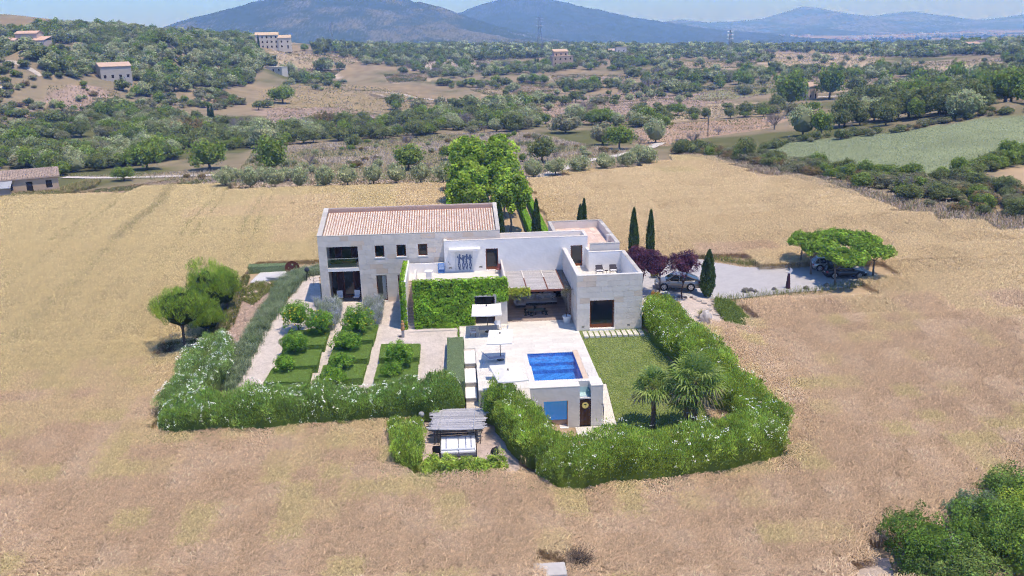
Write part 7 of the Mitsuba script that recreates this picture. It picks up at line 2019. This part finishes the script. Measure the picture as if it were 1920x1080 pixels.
GREYW = (0.46, 0.43, 0.40)
house('grey stone two-storey house with a sloping tiled roof in the scrub of the left hillside', 216, 150, 50, [(-6.0, 6.0, -4, 4, 5.6, 'gable')], 0.55, GREYW, (0.56, 0.42, 0.33), win=1.6)
house('pink and cream villa with several roofs near the top of the left hillside', 55, 91, 75, [(-6.5, 5.0, 0, 7, 7.5, 'gable'), (-10.5, -5.5, -3, 4, 4.2, 'gable'), (3.5, 10.5, -4, 4, 4.0, 'shed')], -0.1, (0.55, 0.44, 0.38), (0.60, 0.42, 0.32))
house('large pale house with an arcaded wing on the hill left of centre', 512, 92, 64, [(-10.5, 4, -2, 7, 9.0, 'gable'), (4.02, 12.0, -3, 6, 7.0, 'gable')], 0.12, (0.62, 0.56, 0.48), (0.58, 0.45, 0.33), win=1.8)
house('square ochre stone house with a raised tiled roof pavilion in the middle distance', 1052, 123, 40, [(-7.0, 7.5, -5, 6, 6.5, 'flat'), (-5, 5, 0, 6, 9.5, 'shed')], 0.1, (0.50, 0.39, 0.29), (0.58, 0.44, 0.32))
house('white house with a flat roof and low wing behind the ochre one', 1160, 105, 28, [(-2.5, 6.5, -4, 4, 7.5, 'flat'), (-9, -2.52, -3, 4, 4.5, 'shed')], -0.1, (0.66, 0.62, 0.56), (0.50, 0.40, 0.33))
house('stone house half hidden between two broad green trees in the right of the valley', 1512, 186, 30, [(-4.5, 4.0, -3, 4, 5.5, 'gable')], 0.7, (0.52, 0.42, 0.33), (0.50, 0.38, 0.30))
house('small pale hut beside the road in the right of the valley', 1658, 184, 14, [(-1.8, 1.8, -1.5, 1.5, 2.4, 'flat')], 0.1, (0.60, 0.57, 0.55), (0.45, 0.42, 0.42), win=3)
house('reddish house in the trees at the far rim of the valley, left of centre', 863, 84, 28, [(-7, 2, -4, 4, 6, 'gable'), (2.02, 9, -3, 4, 4, 'gable')], 0.0, (0.50, 0.30, 0.23), (0.52, 0.35, 0.27))
house('cream villa on the far rim of the valley right of the reddish one', 938, 78, 20, [(-8, 8, -4, 5, 6, 'gable')], 0.0, (0.66, 0.58, 0.48), (0.60, 0.47, 0.36))
house('long low house among trees at the far right rim of the valley', 1826, 92, 30, [(-9, 4, -4, 4, 4.5, 'gable'), (4.02, 8, -3, 4, 7, 'flat')], 0.1, (0.60, 0.53, 0.46), (0.50, 0.37, 0.29))
house('brick coloured house on the far rim of the valley right of the pylon', 1593, 90, 20, [(-7, 7, -4, 4, 6, 'flat')], 0.0, (0.48, 0.30, 0.24), (0.45, 0.33, 0.27))
house('white terrace wall building with cypresses below the large pale house', 520, 137, 30, [(-7, 5, -2, 3, 3.2, 'flat')], -0.5, (0.62, 0.60, 0.57), (0.55, 0.52, 0.48))
# the old farmhouse at the left edge
t, M, o = house('old farmhouse with a weathered tiled roof and ochre walls at the left edge', 76, 363, 72, [(-6.2, 3.2, 0.0, 6.2, 2.9, 'gable')], 0.42, (0.56, 0.42, 0.30), (0.42, 0.33, 0.28), win=2.0)
r = np.random.default_rng(880)
tl = MB()
for i in range(40):
    for j in range(13):
        x = -6.5 + (i + 0.5) * 0.252
        u0, u1 = j / 13, (j + 1.12) / 13
        ya, yb = -0.35 + u0 * 3.45, -0.35 + u1 * 3.45
        za, zb = 2.85 + u0 * (0.19 * 6.2 + 0.05) + 0.2, 2.85 + u1 * (0.19 * 6.2 + 0.05) + 0.17
        c = np.array((0.44, 0.36, 0.31)) * r.uniform(0.6, 1.35)
        tl.add(np.array([[x - 0.09, ya, za], [x, ya, za + 0.09], [x + 0.09, ya, za], [x - 0.08, yb, zb], [x, yb, zb + 0.07], [x + 0.08, yb, zb]]), np.array([[0, 1, 4, 3], [1, 2, 5, 4]]), c)
part(t, 'tile', M(tl), 'clay', kind='stuff')
part(t, 'lean_to_roof', M(MB((0.36, 0.38, 0.42)).add(np.array([[-9.5, -3.2, 2.0], [-4.4, -3.2, 2.0], [-4.0, 0.2, 2.9], [-9.5, 0.2, 2.9], [-9.5, -3.2, 1.9], [-4.4, -3.2, 1.9], [-4.0, 0.2, 2.8], [-9.5, 0.2, 2.8]]), np.array([[0, 1, 2, 3], [4, 7, 6, 5], [0, 4, 5, 1], [1, 5, 6, 2], [2, 6, 7, 3], [3, 7, 4, 0]]))), 'painted', label='grey sheet roof of the lean-to')
part(t, 'lean_to_wall', M(MB((0.30, 0.27, 0.25)).box(-9.4, -4.7, -2.9, -2.7, -1, 1.9).box(-4.7, -4.5, -2.9, 0, -1, 2.2)), 'stone')
part(t, 'wall', M(B(-10.5, -6.22, 0, 6, -1, 2.6, (0.45, 0.38, 0.32))), 'stone')
part(t, 'roof', M(MB((0.44, 0.34, 0.29)).box(-10.8, -6.23, -0.3, 6.3, 2.61, 2.8)), 'clay')
vb = MB()
VB = sg.Polygon(GP((0, 366), (110, 358), (150, 345), (190, 340), (180, 352), (120, 368), (0, 376)))
vb.add(*blades(ground_pts(scatter(VB, 5000, r)), 0.8, 0.10, 0.5, np.array([(0.30, 0.27, 0.12), (0.20, 0.23, 0.08), (0.38, 0.31, 0.18)])[r.integers(3, size=5000)], r))
solo('rough_grass', 'rough dry grass and weeds round the old farmhouse', 'grass', vb, 'straw', kind='stuff')
vb = MB()
q = scatter(sg.Polygon(GP((100, 330), (450, 318), (480, 280), (700, 262), (860, 250), (1000, 250), (1180, 285), (1010, 335), (850, 342), (400, 350), (250, 335))), 26000, r)
tone = meshkit.fbm(np.column_stack([q / 14, 0 * q[:, 0]]), 3, 4)
vb.add(*blades(ground_pts(q), 0.5, 0.13, 0.5, np.where((tone > 0.52)[:, None], np.array((0.50, 0.44, 0.37)), np.where((tone > 0.45)[:, None], np.array((0.45, 0.38, 0.25)), np.array((0.30, 0.31, 0.16)))), r))
solo('dry_meadow', 'dry grass and thistles of the strip behind the olive rows', 'grass', vb, 'straw', kind='stuff')


def pylon(label, px, py, ptop, Y):
    a, b = atY(px, py, Y), atY(px, ptop, Y)
    z0, z1 = g(a[0], Y), b[2]
    t = thing('power_pylon', label, 'pylon', 'lattice power pylons')
    mb = MB((0.22, 0.23, 0.24))
    w = (z1 - z0) * 0.085
    for sx, sy in ((-1, -1), (-1, 1), (1, -1), (1, 1)):
        mb.tube([(a[0] + sx * w, Y + sy * w, z0), (a[0] + sx * w * 0.12, Y + sy * w * 0.12, z1)], 0.10, 4)
    n = 9
    for i in range(n):
        u, v = i / n, (i + 1) / n
        for s in (-1, 1):
            mb.tube([(a[0] - s * w * (1 - 0.88 * u), Y - w * (1 - 0.88 * u), z0 + (z1 - z0) * u), (a[0] + s * w * (1 - 0.88 * v), Y - w * (1 - 0.88 * v), z0 + (z1 - z0) * v)], 0.06, 4)
    part(t, 'mast', mb, 'metal', kind='stuff')
    for k, u in enumerate((0.74, 0.84, 0.94)):
        zz = z0 + (z1 - z0) * u
        part(t, 'cross_arm', MB((0.22, 0.23, 0.24)).tube([(a[0] - w * 1.3, Y, zz), (a[0] + w * 1.3, Y, zz)], 0.14, 4), 'metal')


pylon('tall lattice power pylon in front of the far blue mountain', 1012, 70, 30, 900)
pylon('lattice power pylon standing in the valley right of centre', 1367, 113, 56, 640)
pylon('small lattice power pylon in front of the rocky mountain', 621, 66, 42, 1100)
o = G(1327, 256)
up = thing('utility_pole', 'wooden utility pole at the edge of the pinkish bare field', 'pole')
part(up, 'post', MB((0.2, 0.17, 0.15)).tube([o - [0, 0, 0.3], o + [0, 0, 5.6]], 0.14, 6), 'timber')
part(up, 'insulator', MB((0.3, 0.3, 0.3)).box(o[0] - 0.5, o[0] + 0.5, o[1] - 0.05, o[1] + 0.05, o[2] + 5.2, o[2] + 5.35), 'metal')
# far white villages of the plain
r = np.random.default_rng(890)
vm = MB()
for (px, py, n, sx, sy) in ((1080, 64, 40, 60, 3), (1330, 66, 60, 60, 4), (1420, 72, 40, 50, 3), (1480, 68, 26, 40, 2.5), (1640, 72, 40, 60, 4), (1720, 66, 30, 60, 3), (1560, 62, 16, 60, 4), (1200, 72, 22, 60, 3), (1830, 63, 18, 50, 3), (1130, 70, 20, 40, 3)):
    for _ in range(n):
        d = ray(px + r.normal(0, sx * 0.5), py + r.normal(0, sy * 0.5))
        if d[2] > -0.006:
            continue
        D = (-42 - 27) / d[2]
        p = EYE + d * D
        w, h = r.uniform(4, 11), r.uniform(4, 8)
        vm.box(p[0] - w, p[0] + w, p[1] - w, p[1] + w, -46, -41 + h, (0.70, 0.66, 0.60) if r.random() > 0.3 else (0.60, 0.42, 0.33))
solo('far_village', 'scattered pale houses of the villages in the far plain', 'village', vm, 'painted', kind='stuff')

# labels of the wild trees: look, size and where each stands from something one can find
MARKS = [(216, 140, 'grey hillside house'), (55, 80, 'pink hilltop villa'), (512, 80, 'large pale house'), (1052, 110, 'square ochre house'), (1160, 98, 'white far house'), (1512, 172, 'half hidden house'), (1658, 180, 'small pale hut'), (863, 80, 'reddish far house'), (938, 75, 'cream far villa'), (1826, 90, 'long low far house'),
         (50, 345, 'old farmhouse'), (395, 300, 'broad dry strip tree'), (514, 300, 'tall pointed green tree'), (276, 300, 'big trackside tree'), (355, 245, 'rusty brown tree'), (1016, 285, 'big evergreen by the planes'), (1161, 255, 'track bend tree'), (1229, 248, 'rounded grey green tree'), (1522, 235, 'silvery and green pair'), (1395, 285, 'dark hedgerow corner tree'),
         (530, 182, 'lone field bush'), (610, 225, 'thin brownish tree'), (742, 195, 'lone bare field tree'), (1555, 165, 'tall round green tree'), (1480, 190, 'broad green valley tree'), (1367, 90, 'valley pylon'), (1012, 55, 'far pylon'), (1327, 235, 'utility pole'), (398, 225, 'thin cypress pair'), (1290, 255, 'hedgerow end bare tree'), (1566, 460, 'car park canopy'), (905, 290, 'plane tree avenue'), (1700, 285, 'green field'), (1910, 330, 'right edge bank'), (150, 230, 'lower slope edge')]
MX = np.array([m[:2] for m in MARKS], float)
LOOK = {'oak': 'dark evergreen', 'olive': 'silvery grey green', 'green': 'fresh green', 'grey': 'dull grey green', 'dry': 'brownish', 'bare': 'bare grey'}
sets = {}
TENS = ['', '', 'twenty', 'thirty']
ORDN = ORD + ['thirteenth', 'fourteenth', 'fifteenth', 'sixteenth', 'seventeenth', 'eighteenth', 'nineteenth', 'twentieth'] + ['twenty-' + o for o in ORD[:9]] + ['thirtieth'] + ['thirty-' + o for o in ORD[:9]]
for key, k, q, s in WILD:
    p = np.array([q[0], q[1], g(*q) + s]) - EYE
    px, py = 960 + FOC * (p @ RIGHT) / (p @ FWD), 540 + FOC * (p @ DOWN) / (p @ FWD)
    d = np.hypot(MX[:, 0] - px, (MX[:, 1] - py) * 1.8)
    j = int(np.argmin(d))
    dx, dy = px - MX[j, 0], py - MX[j, 1]
    rel = ('left of' if dx < 0 else 'right of') if abs(dx) > 1.8 * abs(dy) else ('above' if dy < 0 else 'below')
    wpx = 2 * s * FOC / (p @ FWD)
    size = 'tiny' if wpx < 12 else 'small' if wpx < 22 else 'middling' if wpx < 36 else 'large'
    sets.setdefault((j, rel, k, size, labels[key]['category']), []).append((d[j], key))
for (j, rel, k, size, cat), items_ in sets.items():
    for n, (_, key) in enumerate(sorted(items_)):
        far_ = '' if len(items_) == 1 else f', {ORDN[n]} nearest' if n < len(ORDN) else ', farther off'
        labels[key]['label'] = f'{size} {LOOK[k]} {cat} {rel} the {MARKS[j][2]}{far_}'
vb = MB()
q = scatter(FIELD_GREEN.intersection(sg.box(-500, 0, 190, 400)), 26000, r)
tone = meshkit.fbm(np.column_stack([q / 12, 0 * q[:, 0]]), 3, 14)
vb.add(*blades(ground_pts(q), 0.12, 0.10, 0.8, np.where((tone > 0.5)[:, None], np.array((0.25, 0.31, 0.17)), np.array((0.22, 0.285, 0.15))), r, 0.1))
solo('green_crop', 'short grey green crop of the sloping field on the right', 'crop', vb, 'straw', kind='stuff')
vb = MB()
q = np.vstack([scatter(z[0].intersection(sg.box(-400, 150, 400, 900)), 2600, r) for z in ZONES if z[0] is not WHEAT and z[0] is not FIELD_GREEN and not z[0].intersection(sg.box(-400, 150, 400, 900)).is_empty])
tone = meshkit.fbm(np.column_stack([q / 10, 0 * q[:, 0]]), 3, 24)
vb.add(*blades(ground_pts(q), np.clip(q[:, 1] / 900, 0.25, 0.6), np.clip(q[:, 1] / 800, 0.25, 0.8), 1.1, np.where((tone > 0.56)[:, None], np.array((0.40, 0.34, 0.26)), np.where((tone > 0.44)[:, None], np.array((0.30, 0.24, 0.14)), np.array((0.17, 0.18, 0.08)))), r))
solo('clearing_grass', 'dry grass tussocks on the clearings and fields of the valley', 'grass', vb, 'straw', kind='stuff')

# ------------------------------------------------------------------ air
scene['haze'] = {'type': 'cube', 'to_world': T().translate([0, 6000, 84]).scale([9600, 8000, 133]), 'bsdf': {'type': 'null'}, 'interior': {'type': 'ref', 'id': 'haze_medium'}}
tag('haze', 'pale blue summer haze over the valley', kind='stuff')
